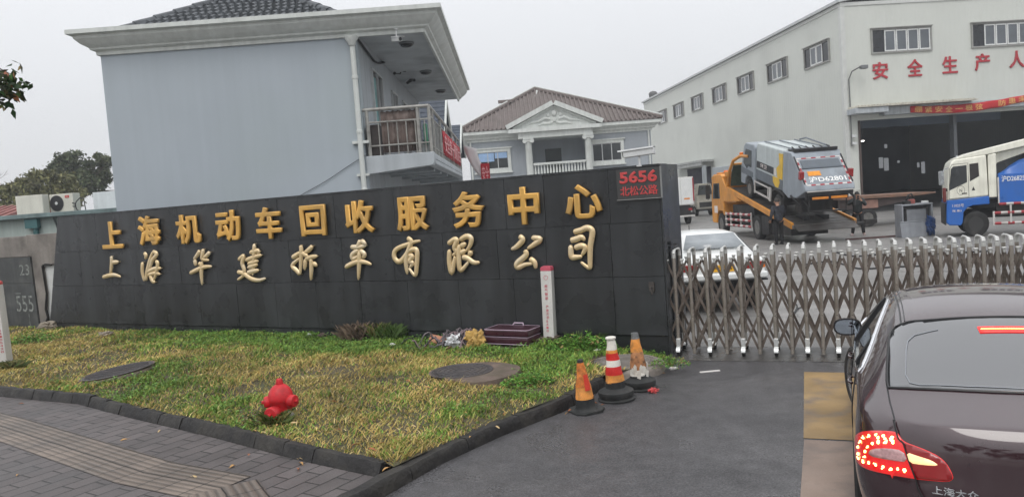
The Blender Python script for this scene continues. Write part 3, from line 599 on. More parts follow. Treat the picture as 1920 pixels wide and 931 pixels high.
# hipped tile roof set back behind the cornice
rb=MB(); ax0,ax1,ay0,ay1=-9.3,-3.75,Y0+.25,Y1-1; zr=7.12; ap=(-6.5,ay0+3.2); hgt=1.75
rb.add([(ax0,ay0,zr),(ax1,ay0,zr),(ax1,ay1,zr),(ax0,ay1,zr),(ap[0],ap[1],zr+hgt),(ap[0],ay1-3,zr+hgt)],[(0,1,4),(1,2,5,4),(2,3,5),(3,0,4,5)])
nrow=11; 
for k in range(nrow):
    t=k/nrow; t2=(k+1)/nrow
    y=ay0+(ap[1]-ay0)*t; z=zr+hgt*t; xa=ax0+(ap[0]-ax0)*t; xb=ax1+(ap[0]-ax1)*t
    m_=max(2,int((xb-xa)/.19))
    for i in range(m_):   # pantile barrels of this course
        x=xa+(xb-xa)*(i+.5)/m_
        y2=ay0+(ap[1]-ay0)*t2; z2=zr+hgt*t2
        rb.tube([(x,y-.05,z+.055),(x,y2,z2+.03)],[.075,.06],8)
for e in ((ax0,ay0),(ax1,ay0)):
    pts=[(e[0]+(ap[0]-e[0])*i/8,e[1]+(ap[1]-e[1])*i/8,zr+.06+hgt*i/8) for i in range(9)]
    for i in range(8): rb.tube([pts[i],Vector(pts[i]).lerp(Vector(pts[i+1]),1.08)],[.13,.10],8)
rb.build('roof',m_tile_d,bh)
# rain pipe with hopper
b=MB(); px_=-3.47; b.cyl((px_,Y0-.09,0),(px_,Y0-.09,6.42),.065,n=12)
for z in (1.2,2.9,4.3,5.6): b.lathe([(.078,0),(.078,.07),(.066,.08)],12,(px_,Y0-.09,z))
b.lathe([(.07,0),(.085,.02),(.10,.08),(.16,.16),(.17,.22),(.15,.22)],10,(px_,Y0-.12,6.38)); b.cbox((px_,Y0-.06,3.3),(.3,.1,.06))
b.build('rain_pipe',m_white,bh)
# wall strip right of the pipe is brighter side render: the side wall
b=MB(); b.box(X1,Y0+.3,-.1,X1+.006,Y1-.02,6.69); b.build('side_render',m_sideg,bh,smooth=False)
# openings on the balcony side
def side_opening(y0,y1,z0,z1,door=False):
    b=MB(); x=X1+.004
    b.box(x,y0,z0,x+.02,y1,z1); b.cur=1
    fw=.06
    for (a,c,d,e) in ((y0-fw,y0,z0,z1),(y1,y1+fw,z0,z1),(y0-fw,y1+fw,z1,z1+fw),(y0-fw,y1+fw,z0-fw,z0),((y0+y1)/2-.02,(y0+y1)/2+.02,z0,z1)): b.box(x,a,d,x+.07,c,e)
    o=b.build('door' if door else 'window',[m_glass,m_alu],bh,smooth=False); return o
side_opening(20.5,22.0,3.75,6.1,True); side_opening(24.0,25.0,4.5,6.0); side_opening(26.4,27.6,3.75,6.0,True); side_opening(28.9,29.7,4.6,5.9); side_opening(30.6,31.4,4.6,5.9)
b=MB(); b.box(X1+.03,20.62,3.8,X1+.05,21.0,5.95); b.build('curtain',M('teal_curtain',rgb(120,160,160),.8,var=.3,scale=4),bh)
# balcony: slab with haunch, railing and its mat screen
BX=-1.72; BY1=30.0
b=MB(); b.prism([(X1+.0,3.30),(BX-.05,3.42),(BX,3.5),(BX,3.74),(X1+.0,3.74)],Y0-.02,Y0+.35,'y')
b.prism([(X1,3.58),(BX,3.58),(BX,3.72),(X1,3.72)],Y0+.352,BY1,'y'); b.prism([(BX-.16,3.40),(BX,3.46),(BX,3.57),(BX-.16,3.57)],Y0+.36,BY1,'y')
for y in (20.6,22.6,25,27.5): b.box(X1,y,3.35,BX-.2,y+.25,3.578)
b.box(X1+.0,BY1,3.3,BX,BY1+.2,3.75)
b.build('balcony_slab',m_sideg,bh,bevel=.012)
m_rail=M('weathered_grey_rail',rgb(158,157,152),.5,.2,var=.18,scale=6,dirt=rgb(110,104,100),dirtamt=.6,dscale=5)
b=MB(); RZ0,RZ1=3.78,4.86; xr=BX-.06; yf=Y0+.06
b.tube([(X1-.02,yf,RZ1),(xr,yf,RZ1)],.045,8); b.tube([(xr,yf,RZ1),(xr,BY1,RZ1)],.045,8)
b.tube([(X1+.05,yf,4.55),(xr,yf,4.55)],.022,6); b.tube([(X1+.05,yf,3.98),(xr,yf,3.98)],.022,6)
b.tube([(xr,yf,4.62),(xr,BY1,4.62)],.022,6); b.tube([(xr,yf,3.90),(xr,BY1,3.90)],.022,6)
for k in range(7):
    x=X1+.14+k*(xr-X1-.2)/6.3; b.tube([(x,yf,3.74),(x,yf,4.55)],.016,6)
for x in (X1+.10,xr-.28,xr): b.tube([(x,yf,3.7),(x,yf,RZ1)],.04,8)
for k in range(26): y=yf+.42*k+.3; b.tube([(xr,y,3.74),(xr,y,4.62)],.014,6)
for k in range(6): b.tube([(xr,yf+2.2*k+.8,3.7),(xr,yf+2.2*k+.8,RZ1)],.035,8)
b.build('balcony_railing',m_rail,bh)
b=MB(); b.cur=0; b.box(xr-.02,yf+.55,3.95,xr-.035,yf+2.6,4.58); b.build('railing_sheet',M('grey_sheet',rgb(150,154,156),.6,var=.1),bh)
# side ledge by the pipe
b=MB(); b.box(X1-.28,Y0-.1,4.05,X1+.12,Y0+.02,4.12); b.build('ledge',m_white,bh,bevel=.008)
# straw mat screen tied behind the front railing
mt=thing('straw_mat_screen','faded brown straw mat tied upright behind the front of the balcony railing','mat',(0,0,0))
b=MB(); n=44; xa,xb=X1+.42,xr-.32
vs=[];fs=[]
for i in range(n+1):
    x=xa+(xb-xa)*i/n; y=yf+.07+.006*math.sin(i*2.7)+.006*math.sin(i*1.1)
    for z in (3.80,4.2,4.6,4.80+.012*math.sin(i*.9)): vs.append((x,y,z))
for i in range(n):
    for j in range(3): fs.append((i*4+j,(i+1)*4+j,(i+1)*4+j+1,i*4+j+1))
b.add(vs,fs); o=b.build('mat',M('weathered_straw',rgb(112,98,92),.9,var=.3,scale=2,streak=.5,dirt=rgb(140,128,122),dirtamt=.6,dscale=5),mt,ang=20); sd_=o.modifiers.new('solid','SOLIDIFY'); sd_.thickness=.015
# stored clutter inside the balcony
ct=thing('balcony_box','dark wooden box stored at the house end of the balcony','box',(X1+.1,Y0+.1,3.74)); b=MB(); b.box(0,.03,.02,.26,.5,.76); b.box(.01,.02,.3,.25,.03,.4); b.build('box_body',M('dark_wood',rgb(60,54,52),.7,var=.3),ct,bevel=.01)
tb=tag(None or MB().prism([(0,0),(.1,0),(.09,.5),(.0,.5)],0,.14,'y').build('green_bag',M('green_plastic',rgb(60,130,100),.5,var=.3,scale=8),bevel=.02),'green plastic bag hanging inside the corner of the balcony railing','bag'); tb.location=(xr-.18,yf+.12,3.95)
# banners on the railing
bn=thing('railing_banner','red cloth banner with pale characters tied along the side of the balcony railing','banner',(xr+.03,yf+3.3,3.86),R(90))
b=MB(); Lb=8.0; n=40; vs=[];fs=[]
for i in range(n+1):
    x=Lb*i/n; y=.02*math.sin(i*1.3)
    for z in (0,.25,.5,.72): vs.append((x,y+.01*math.sin(z*9+i),z))
for i in range(n):
    for j in range(3): fs.append((i*4+j,(i+1)*4+j,(i+1)*4+j+1,i*4+j+1))
b.add(vs,fs); o=b.build('cloth',M('red_banner_cloth',rgb(176,40,52),.8,var=.15,scale=2),bn,ang=60); s_=o.modifiers.new('solid','SOLIDIFY'); s_.thickness=.004
lettering('lettering','安全第一预防为主',M('pale_pink_ink',rgb(226,170,172),.7),.3,7.7,.1,.62,-.03,bn,.004,.01)
hb=thing('hanging_banner','white and red cloth banner sagging from the far end of the balcony','banner',(BX+.02,BY1-.2,2.9),R(0))
b=MB(); vs=[];fs=[]; n=14
for i in range(n+1):
    t=i/n; x=.12+.75*t**1.4; z=1.75-2.0*t+.55*t*t
    for k in range(4): vs.append((x+.16*k,.02*math.sin(i+k),z-.05*k+.25*(k==3)*0))
for i in range(n):
    for k in range(3): fs.append((i*4+k,(i+1)*4+k,(i+1)*4+k+1,i*4+k+1)); b.mi_=0
b.add(vs,fs); o=b.build('cloth',M('white_banner_cloth',rgb(214,210,210),.8,var=.08),hb,ang=60); s_=o.modifiers.new('solid','SOLIDIFY'); s_.thickness=.004
b=MB(); b.box(.72,-.06,.25,1.06,-.045,1.0); b.build('red_patch',M('red_banner_cloth',rgb(176,40,52),.8),hb)
lettering('lettering','安全',M('pale_pink_ink',rgb(226,170,172),.7),.76,1.02,.35,.9,-.062,hb,.003,.01)
# ceiling lamps and cameras under the overhang
m_lampd=M('smoked_glass',(.04,.042,.045),.25)
for i,(px,py,lab) in enumerate([(762,80,'round dark ceiling lamp nearest the gable under the balcony overhang'),(798,133,'middle round dark ceiling lamp under the balcony overhang'),(826,169,'farthest round dark ceiling lamp under the balcony overhang')]):
    q=G(px,py,6.7); t=thing('ceiling_lamp',lab,'lamp',(q.x,q.y,6.70),0,'ceiling lamps under the balcony overhang')
    b=MB(); b.lathe([(.19,0),(.2,-.02),(.19,-.05),(.17,-.055)],24); b.build('rim',M('lamp_rim',rgb(120,124,126),.4,.5),t)
    b=MB(); b.lathe([(.17,-.05),(.15,-.09),(.1,-.115),(.001,-.125)],24); b.build('lamp_shade',m_lampd,t)
m_camw=M('camera_white',rgb(214,216,216),.4,var=.06); m_camd=M('camera_dark',(.02,.021,.023),.4)
def cctv(label,loc,rz,tilt,L_=.34,hang=.35,wallm=False,dark=False,name='security_camera'):
    t=thing(name,label,'camera',loc,rz)
    X=Matrix.Rotation(tilt,4,'X')
    b=MB(); b.box(-.055,-L_/2,-.05,.055,L_/2,.05,X); b.build('housing',m_camd if dark else m_camw,t,bevel=.012)
    b=MB(); b.prism([(-.075,.045),(-.07,.068),(.07,.068),(.075,.045),(.068,.045),(.064,.06),(-.064,.06),(-.068,.045)],-L_/2-.07,L_/2,'y',X); b.build('sun_hood',m_camw,t)
    b=MB(); b.cyl(X@Vector((0,-L_/2-.002,0)),X@Vector((0,-L_/2-.012,0)),.042,n=16); b.build('lens',m_glass,t)
    b=MB()
    if wallm: b.tube([(0,0,-.05),(0,.05,-.12),(-hang,.06,-.13)],.018,8); b.lathe([(.05,0),(.05,.02)],12,(-hang,.06,-.13),'x')
    else: b.tube([(0,0,.05),(0,0,hang)],.018,8); b.lathe([(.05,hang-.02),(.05,hang)],12)
    b.build('bracket',m_camw if not dark else m_camd,t); return t
q=G(744,74,6.45); cctv('white security camera hanging from the overhang beside the first ceiling lamp',tuple(q),R(35),R(10),.36,.25)
q=onp(752,131,(X1+.3,0),(1,0)); cctv('dark security camera on a bracket high on the wall above the balcony',tuple(q),R(60),R(15),.34,.28,True,True)
q=onp(772,147,(X1+.45,0),(1,0)); cctv('dark security camera tilted steeply upward on the wall above the balcony windows',tuple(q),R(115),R(-42),.5,.42,True,True)
q=onp(722,98,(X1+.2,0),(1,0)); t=thing('wall_sensor','small white sensor with a thin aerial on the wall below the overhang','sensor',tuple(q))
b=MB(); b.cbox((0,0,0),(.14,.12,.07)); b.build('body',m_camw,t,bevel=.01); b=MB(); b.tube([(.05,0,.03),(.22,.02,.42)],.008,5); b.tube([(-.2,0,0),(0,0,0)],.02,6); b.build('aerial',m_camw,t)
# cables on the gable
def cable(name,label,pts,r,mat):
    b=MB(); P=[Vector(p) for p in pts]; Q=[]
    for i in range(len(P)-1):
        p0=P[max(i-1,0)];p1=P[i];p2_=P[i+1];p3=P[min(i+2,len(P)-1)]
        for k in range(6):
            t=k/6; Q.append(.5*((2*p1)+(-p0+p2_)*t+(2*p0-5*p1+4*p2_-p3)*t*t+(-p0+3*p1-3*p2_+p3)*t**3))
    Q.append(P[-1]); b.tube(Q,r,6); return tag(b.build(name,mat),label,'cable')
m_cab=M('grey_black_cable',rgb(86,90,94),.7)
cable('cable','thin grey cable running diagonally over the lower right of the grey gable',[onp(x,y,(0,Y0-.03),(0,1)) for x,y in ((520,392),(560,368),(610,340),(655,310),(690,288))],.008,m_cab)
cable('cable','dark cable looping over the side wall from the rain pipe to the cameras',[onp(670,72,(0,Y0-.05),(0,1))]+[onp(x,y,(X1+.06,0),(1,0)) for x,y in ((692,102),(708,118),(735,116),(742,136),(752,133))],.028,M('black_cable',(.03,.031,.033),.7))
# ================================================================== DARK ROOFED HOUSE BEHIND THE BALCONY
m_tile_b=M('blue_black_tile',rgb(58,66,78),.6,var=.25,scale=3)
def gable_house(label,x0,x1,y0,y1,ze,zr):
    t=thing('dark_roofed_house',label,'house',(0,0,0),0,'dark roofed houses behind the balcony')
    b=MB(); b.box(x0+.3,y0+.3,-.1,x1-.3,y1-.3,ze); b.prism([(x0+.3,ze),(x1-.3,ze),((x0+x1)/2,zr-.2)],y0+.3,y1-.3,'y') if False else b.prism([(y0+.3,ze),(y1-.3,ze),((y0+y1)/2,zr-.25)],x0+.3,x1-.3,'x'); b.build('wall',m_white,t,smooth=False)
    b=MB(); ym=(y0+y1)/2
    b.prism([(y0-.2,ze-.1),(ym,zr),(y1+.2,ze-.1),(y1+.2,ze-.25),(ym,zr-.16),(y0-.2,ze-.25)],x0,x1,'x')
    for k in range(9):
        f=k/9; y=y0-.2+(ym-y0+.2)*f; z=ze-.1+(zr-ze+.1)*f; b.box(x0,y,z,x1,y+.08,z+.022)
    b.build('roof',m_tile_b,t,smooth=False)
    b=MB()
    for s in (1,-1):
        ya=y0-.22 if s==1 else y1+.22
        b.prism([(ya,ze-.28),(ya,ze-.08),(ym,zr+.05),(ym,zr-.2)],x1+.003,x1+.08,'x')
    b.build('bargeboard',m_white,t,smooth=False)
gable_house('dark tiled gabled house seen just over the balcony railing',-6.5,-2.55,33.0,38.0,5.3,7.25)
gable_house('farther smaller dark tiled gabled house beyond the balcony',-6.0,-2.35,40.5,45.0,5.3,6.75)
# ================================================================== VILLA
m_vw=M('villa_grey_render',rgb(160,166,172),.85,var=.06,scale=.8,streak=.08)
m_vt=M('brown_roof_tile',rgb(118,108,104),.7,var=.22,scale=1.5,streak=.1,dirt=rgb(84,72,70),dirtamt=.6)
vl=thing('villa','grey villa with a brown hipped roof white pediment and columned porch behind the sign wall','villa',(0,56,0))
b=MB(); b.box(-2.6,0,-.1,1.9,11,6.86); b.box(5.9,0,-.1,10.62,11,6.86); b.box(1.9,1.9,-.1,5.9,11,6.86); b.box(1.9,-.6,-.1,5.9,1.9,3.8); b.build('wall',m_vw,vl,smooth=False)
cornice([(-2.6,11),(-2.6,0),(10.62,0),(10.62,11)],[(0,6.7),(.1,6.7),(.12,6.86),(.3,6.9),(.32,7.0),(.6,7.16),(.7,7.2),(.7,7.42),(0,7.42)],'eave_band',m_white,vl)
b=MB(); zx0,zx1,zy0,zy1,zb=-3.35,11.35,-.75,13.5,7.44; apx,apy,apz=2.72,6.0,11.0; ap2=(4.4,7.2)
b.add([(zx0,zy0,zb),(zx1,zy0,zb),(zx1,zy1,zb),(zx0,zy1,zb),(apx,apy,apz),(apx+.6,apy+1.2,apz)],[(0,1,4),(1,2,5,4),(2,3,5),(3,0,4,5)])
def on_face(a,bb,t): return (a[0]+(bb[0]-a[0])*t,a[1]+(bb[1]-a[1])*t,a[2]+(bb[2]-a[2])*t)
nt_=46   # tile ribs down the front face
for i in range(1,nt_):
    x=zx0+(zx1-zx0)*i/nt_
    # where the rib meets the hips
    t=(x-zx0)/(apx-zx0) if x<apx else (zx1-x)/(zx1-apx)
    b.tube([(x,zy0-.02,zb+.07),(x,zy0+(apy-zy0)*t,zb+(apz-zb)*t+.07)],.062,6)
for e in ((zx0,zy0),(zx1,zy0)): b.tube([(e[0],e[1],zb+.1),(apx,apy,apz+.1)],.14,6)
b.cbox((.3,3.6,9.95),(1.1,.3,.22)); b.cbox((-3.2,-.6,7.7),(.8,.3,.2)); b.build('roof',m_vt,vl)
b=MB()
for e in ((zx0,zy0),(zx1,zy0)): b.tube([(e[0],e[1],zb+.27),(apx,apy,apz+.27)],.045,6)
b.build('ridge_trim',m_white,vl)
b=MB(); b.tube([(2.9,6.0-.2,10.9),(2.6,4.6,10.15),(2.0,3.2,9.3),(1.5,2.2,8.75),(1.2,1.7,8.5)],.09,6); b.build('flue_hose',m_white,vl)
# pediment
b=MB(); px0,px1,pz,pa=.30,6.95,7.10,9.15; pm=3.65
b.prism([(px0+.35,pz+.25),(px1-.35,pz+.25),(pm,pa-.35)],-1.1,2.4,'y'); b.box(px0,-1.45,pz-.02,px1,2.0,pz+.24)
def rake(a,c,th,y0,y1):
    a=Vector((a[0],0,a[1]));c=Vector((c[0],0,c[1])); d=(c-a).normalized(); n_=Vector((-d.z,0,d.x)); n_=n_ if n_.z>0 else -n_
    P=[a,c,c+n_*th,a+n_*th]; b.prism([(p.x,p.z) for p in P],y0,y1,'y')
rake((px0-.02,pz+.245),(pm,pa-.28),.32,-1.5,1.9); rake((px1+.02,pz+.245),(pm,pa-.28),.32,-1.502,1.898)
rake((px0+.4,pz+.25),(pm,pa-.42),.12,-1.25,-1.05); rake((px1-.4,pz+.25),(pm,pa-.42),.12,-1.252,-1.05)
b.box(1.0,-1.2,6.66,6.3,1.9,7.07); b.build('pediment',m_white,vl,smooth=False)
b=MB(); b.lathe([(.001,-.14),(.16,-.12),(.22,-.05),(.23,0)],16,(pm,-1.1,8.32),'y')
for s in (-1,1):
    b.tube([(pm+s*.3,-1.13,7.9),(pm+s*.7,-1.14,8.0),(pm+s*1.1,-1.13,7.8),(pm+s*1.6,-1.12,7.75),(pm+s*1.9,-1.11,7.6)],[.09,.11,.09,.08,.03],8)
    b.tube([(pm+s*.1,-1.13,7.7),(pm+s*.4,-1.14,7.6),(pm+s*.8,-1.13,7.62),(pm+s*1.2,-1.12,7.5)],[.1,.09,.08,.03],8)
    b.lathe([(.001,-.1),(.1,-.08),(.13,0)],12,(pm+s*.45,-1.1,8.2),'y')
b.lathe([(.001,-.12),(.13,-.1),(.2,0)],14,(pm,-1.1,7.85),'y'); b.build('relief_ornament',m_white,vl)
for x in (1.70,5.95):
    b=MB(); b.lathe([(.30,3.6),(.30,3.78),(.25,3.84),(.235,6.3),(.26,6.34),(.24,6.38),(.27,6.42)],20,(x,-.95,0)); b.box(x-.36,-1.3,6.58,x+.36,-.6,6.66)
    for s in (-1,1): b.lathe([(.15,-.32),(.15,.32)],16,(x+s*.26,-.95,6.48),'y')
    b.box(x-.28,-1.25,6.42,x+.28,-.65,6.58); b.build('column',m_white,vl)
b=MB(); b.box(1.95,-1.1,4.72,5.7,-.8,4.88); b.box(1.95,-1.1,3.74,5.7,-.8,3.88); b.build('balustrade_rail',m_white,vl,bevel=.02)
for k in range(17):
    x=2.08+k*.218
    if k==0:
        b=MB(); b.lathe([(.06,3.88),(.06,3.95),(.045,4.0),(.085,4.18),(.05,4.5),(.04,4.6),(.065,4.65),(.065,4.72)],10,(0,-.95,0)); b0=b.build('baluster',m_white,vl,loc=(x,0,0))
    else:
        c=b0.copy(); COL.objects.link(c); c.location=(x,0,0)
b=MB(); b.box(3.0,1.84,3.82,4.2,1.89,6.0); b.build('door',M('dark_green_door',rgb(44,54,54),.5,var=.2),vl,bevel=.01)
def villa_win(x0,x1,z0,z1,blind):
    b=MB(); fw=.22
    for a,c,d,e in ((x0-fw,x0,z0-fw,z1+fw),(x1,x1+fw,z0-fw,z1+fw),(x0,x1,z1,z1+fw),(x0,x1,z0-fw,z0)): b.box(a,-.12,d,c,-.003,e)
    b.box(x0-fw-.1,-.2,z1+fw,x1+fw+.1,-.003,z1+fw+.08); b.box(x0-fw-.08,-.2,z0-fw-.1,x1+fw+.08,-.003,z0-fw); o=b.build('window',m_white,vl,smooth=False)
    b=MB(); b.box(x0,-.03,z0,x1,-.004,z1); b.build('pane',m_glass,o,smooth=False)
    b=MB()
    for k in range(4): xx=x0+(x1-x0)*k/3; b.box(xx-.03,-.06,z0,xx+.03,-.032,z1)
    b.box(x0,-.062,z0,x1,-.033,z0+.05); b.box(x0,-.062,z1-.05,x1,-.033,z1); b.build('frame',m_alu,o,smooth=False)
    if blind:
        b=MB(); b.box(x0+.06,-.045,z0+.55,x0+1.18,-.034,z1-.06); b.box(x0+1.24,-.045,z0+.75,x1-.06,-.034,z1-.06); b.build('blind',M('pale_blue_blind',rgb(150,180,216),.7,var=.1),o)
villa_win(-2.0,.18,4.72,5.95,True); villa_win(6.35,8.4,4.72,6.0,False)
for x in (10.45,-2.45): MB().cyl((x,-.1,0),(x,-.1,6.8),.06,n=10).build('rain_pipe',m_white,vl)
# ================================================================== WAREHOUSE
def siding(name,col,period):
    m=M(name,col,.55,.0,var=.035,scale=.25,streak=.012,dirt=tuple(c*.82 for c in col),dirtamt=.5,dscale=.4); t=m.node_tree; n=t.nodes; L=t.links.new
    tc=n.new('ShaderNodeTexCoord'); sx=n.new('ShaderNodeSeparateXYZ'); L(tc.outputs['Object'],sx.inputs[0])
    ad=n.new('ShaderNodeMath'); ad.operation='ADD'; L(sx.outputs[0],ad.inputs[0]); L(sx.outputs[1],ad.inputs[1])
    sn=n.new('ShaderNodeMath'); sn.operation='MULTIPLY'; sn.inputs[1].default_value=2*math.pi/period; L(ad.outputs[0],sn.inputs[0])
    s2=n.new('ShaderNodeMath'); s2.operation='SINE'; L(sn.outputs[0],s2.inputs[0])
    bp=n.new('ShaderNodeBump'); bp.inputs['Strength'].default_value=.3; bp.inputs['Distance'].default_value=.012; L(s2.outputs[0],bp.inputs['Height']); L(bp.outputs[0],n['Principled BSDF'].inputs['Normal']); return m
m_sid=siding('cream_grey_metal_siding',rgb(206,209,202),.35)
WO=Vector((21.21,48.0,0)); WA_=R(-4.63)*-1
wh=thing('warehouse','large pale metal clad warehouse with red characters over its open truck door','warehouse',(WO.x,WO.y,0),R(4.63))
WL,WW,WH=47.2,34.0,13.0; DH=5.75; DX0,DX1=.94,15.0
b=MB(); t_=.25
b.box(0,0,-.1,t_,WL,WH); b.box(t_,0,DH,WW,t_,WH); b.box(t_,0,-.1,DX0,t_,DH); b.box(DX1,0,-.1,WW,t_,DH); b.box(WW-t_,t_,-.1,WW,WL,WH); b.box(t_,WL-t_,-.1,WW-t_,WL,WH)
b.build('wall',m_sid,wh,smooth=False)
b=MB(); b.prism([(-.25,WH+.003),(WW/2,WH+2.2),(WW+.25,WH+.003),(WW+.25,WH+.18),(WW/2,WH+2.4),(-.25,WH+.18)],-.2,WL+.2,'y'); b.build('roof',M('roof_sheet',rgb(190,194,194),.5,.2,var=.1),wh,smooth=False)
b=MB(); b.box(-.06,-.06,WH-.22,WW,-.003,WH-.0); b.box(-.06,-.003,WH-.22,-.003,WL,WH); b.box(-.05,-.05,0,-.002,.22,WH-.23); b.box(-.002,-.05,0,.22,-.002,WH-.23); b.build('flashing',M('pale_flashing',rgb(206,208,204),.5,.2,var=.06),wh,smooth=False)
b=MB(); b.box(-.02,-.03,-.1,DX0,-.001,1.48); b.box(-.03,-.03,-.1,-.001,WL,1.1); b.build('plinth',M('cream_plinth',rgb(188,186,178),.8,var=.15,streak=.2),wh,smooth=False)
m_win2=M('grey_window_glass',rgb(92,98,104),.12,var=.2,scale=.8,spec=.7)
def wh_win(side,a,c,z0,z1,n_,front=False):
    def bx(b,u0,u1,d0,d1,za,zb):
        if front: b.box(u0,-d1,za,u1,-d0,zb)
        else: b.box(-d1,u0,za,-d0,u1,zb)
    b=MB(); f=.09
    bx(b,a-f,a,.003,.1,z0-f,z1+f); bx(b,c,c+f,.003,.1,z0-f,z1+f); bx(b,a,c,.003,.1,z1,z1+f); bx(b,a,c,.003,.1,z0-f,z0); bx(b,a-.12,c+.12,.003,.2,z1+f,z1+f+.05)
    o=b.build('window',M('window_trim_grey',rgb(150,150,146),.6,var=.15),wh,smooth=False)
    b=MB(); bx(b,a,c,.004,.02,z0,z1); b.build('pane',M('black_glass',(.014,.016,.02),.12,var=.3),o,smooth=False)
    wds=(c-a)/n_
    for k in range(n_):
        b=MB(); u=a+k*wds
        op=(not front and k in (0,n_-1)) or (front and k==0)
        if op: continue
        bx(b,u+.02,u+.09,.03,.07,z0+.02,z1-.02); bx(b,u+wds-.09,u+wds-.02,.03,.07,z0+.02,z1-.02); bx(b,u+.09,u+wds-.09,.03,.07,z0+.02,z0+.1); bx(b,u+.09,u+wds-.09,.03,.07,z1-.1,z1-.02)
        s=b.build('sash',M('white_sash',rgb(222,224,222),.5,var=.05),o,smooth=False)
        b=MB(); bx(b,u+.09,u+wds-.09,.035,.045,z0+.1,z1-.1); b.build('pane',m_win2,o,smooth=False)
for k in range(7): wh_win('l',1.55+6.03*k,1.55+3.3+6.03*k,9.82,11.05,4)
wh_win('f',1.95,5.72,9.86,11.2,5,True); wh_win('f',8.5,12.3,9.86,11.2,5,True); wh_win('f',15.0,18.8,9.86,11.2,5,True)
m_redc=M('red_painted_metal',rgb(176,44,56),.5,var=.12,scale=1)
for ch,x in zip('安全生产人人',(2.39,4.65,6.95,9.1,11.4,13.6)):
    lettering('red_character',ch,m_redc,x-.5,x+.5,8.16+.02*x,9.22+.02*x,-.01,wh,.06,.018)
# door surround, canopy, lamp, column
b=MB(); b.box(.2,-1.2,6.46,7.9,-.003,6.54)
for k in range(38): b.prism([(.2+k*.2,6.54),(.3+k*.2,6.54),(.28+k*.2,6.59),(.22+k*.2,6.59)],-1.22,-.004,'y')
b.build('canopy',M('corrugated_pale',rgb(206,202,188),.6,.1,var=.15,streak=.2),wh,smooth=False)
b=MB(); b.box(.1,-1.1,6.1,2.2,-.02,6.44); b.box(2.2,-.6,5.95,DX1,-.02,6.44); b.build('lintel_box',M('pale_box',rgb(176,182,186),.6,var=.12,streak=.2),wh,bevel=.02)
b=MB(); b.box(DX0-.14,-.06,0,DX0-.003,.3,DH); b.build('door_jamb',M('rusty_jamb',rgb(86,74,70),.7,.2,var=.3,streak=.3),wh,smooth=False)
b=MB(); b.box(7.1,.05,0,7.32,.45,DH-.003); b.build('column',M('grey_column',rgb(84,88,92),.6,var=.15),wh,smooth=False)
b=MB(); b.tube([(.30,-.1,4.2),(.30,-.12,7.0),(.28,-.12,8.3),(.4,-.3,8.75),(.75,-.6,8.95)],.04,8); b.build('lamp_arm',M('grey_conduit',rgb(110,112,112),.5,.3),wh)
b=MB(); b.cbox((.95,-.7,8.93),(.42,.3,.2),Matrix.Identity(4)); b.cbox((.95,-.7,8.82),(.36,.24,.04)); b.build('floodlight',M('lamp_grey',rgb(120,122,124),.4,.3),wh,bevel=.02)
for z in (4.8,4.35):
    b=MB(); b.cbox((.42,-.18,z),(.22,.25,.16)); b.tube([(.3,-.06,z+.1),(.42,-.18,z+.05)],.03,6); b.build('alarm_lamp',m_camw,wh,bevel=.02)
# interior
b=MB(); m_in=M('sooty_interior',rgb(104,118,134),.9,var=.2,scale=.4)
b.box(t_+.003,.26,-.05,WW-.3,WL-.3,.02); b.build('floor',M('interior_floor',rgb(70,70,70),.7,var=.2),wh,smooth=False)
b=MB(); b.box(t_+.002,.26,.02,t_+.03,WL-.3,WH-.1); b.box(t_+.03,WL-.29,.02,WW-.3,WL-.26,WH-.1); b.build('lining',m_in,wh,smooth=False)
b=MB()
for y in (8,16,24,32,40):
    for x in (.5,): b.box(x,y,.02,x+.3,y+.3,WH-.4)
    b.box(.4,y,8.2,WW-.4,y+.25,8.8)
b.build('steel_column',m_in,wh,smooth=False)
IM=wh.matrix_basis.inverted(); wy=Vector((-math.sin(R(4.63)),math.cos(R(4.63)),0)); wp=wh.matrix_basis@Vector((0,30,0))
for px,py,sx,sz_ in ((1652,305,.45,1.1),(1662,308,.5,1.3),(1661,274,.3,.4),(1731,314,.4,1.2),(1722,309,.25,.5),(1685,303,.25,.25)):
    q=IM@onp(px,py,(wp.x,wp.y),(wy.x,wy.y)); b=MB(); b.box(q.x-sx/2,30,q.z-sz_/2,q.x+sx/2,30.03,q.z+sz_/2); b.build('daylight_glow_panel',M('painted_daylight',(.5,.52,.55),.5,emit=.35),wh,smooth=False)  # daylight imitated by self-glowing panels
b=MB(); b.box(.4,6,5.6,14.8,6.3,6.5); b.build('cross_beam',m_in,wh,smooth=False)
il=thing('work_lamp','small bright lamp just inside the left edge of the warehouse door','lamp',tuple(wh.matrix_basis@Vector((1.35,.5,4.55)))); b=MB(); b.lathe([(.09,.1),(.16,.0),(.15,-.02)],14); b.tube([(0,0,.1),(0,0,1.2)],.015,6); b.build('lamp_shade',m_camd,il); b=MB(); b.lathe([(.001,-.1),(.08,-.07),(.11,0),(.08,.05)],14); b.build('bulb',M('lit_bulb',(1,.97,.9),.5,emit=6),il)
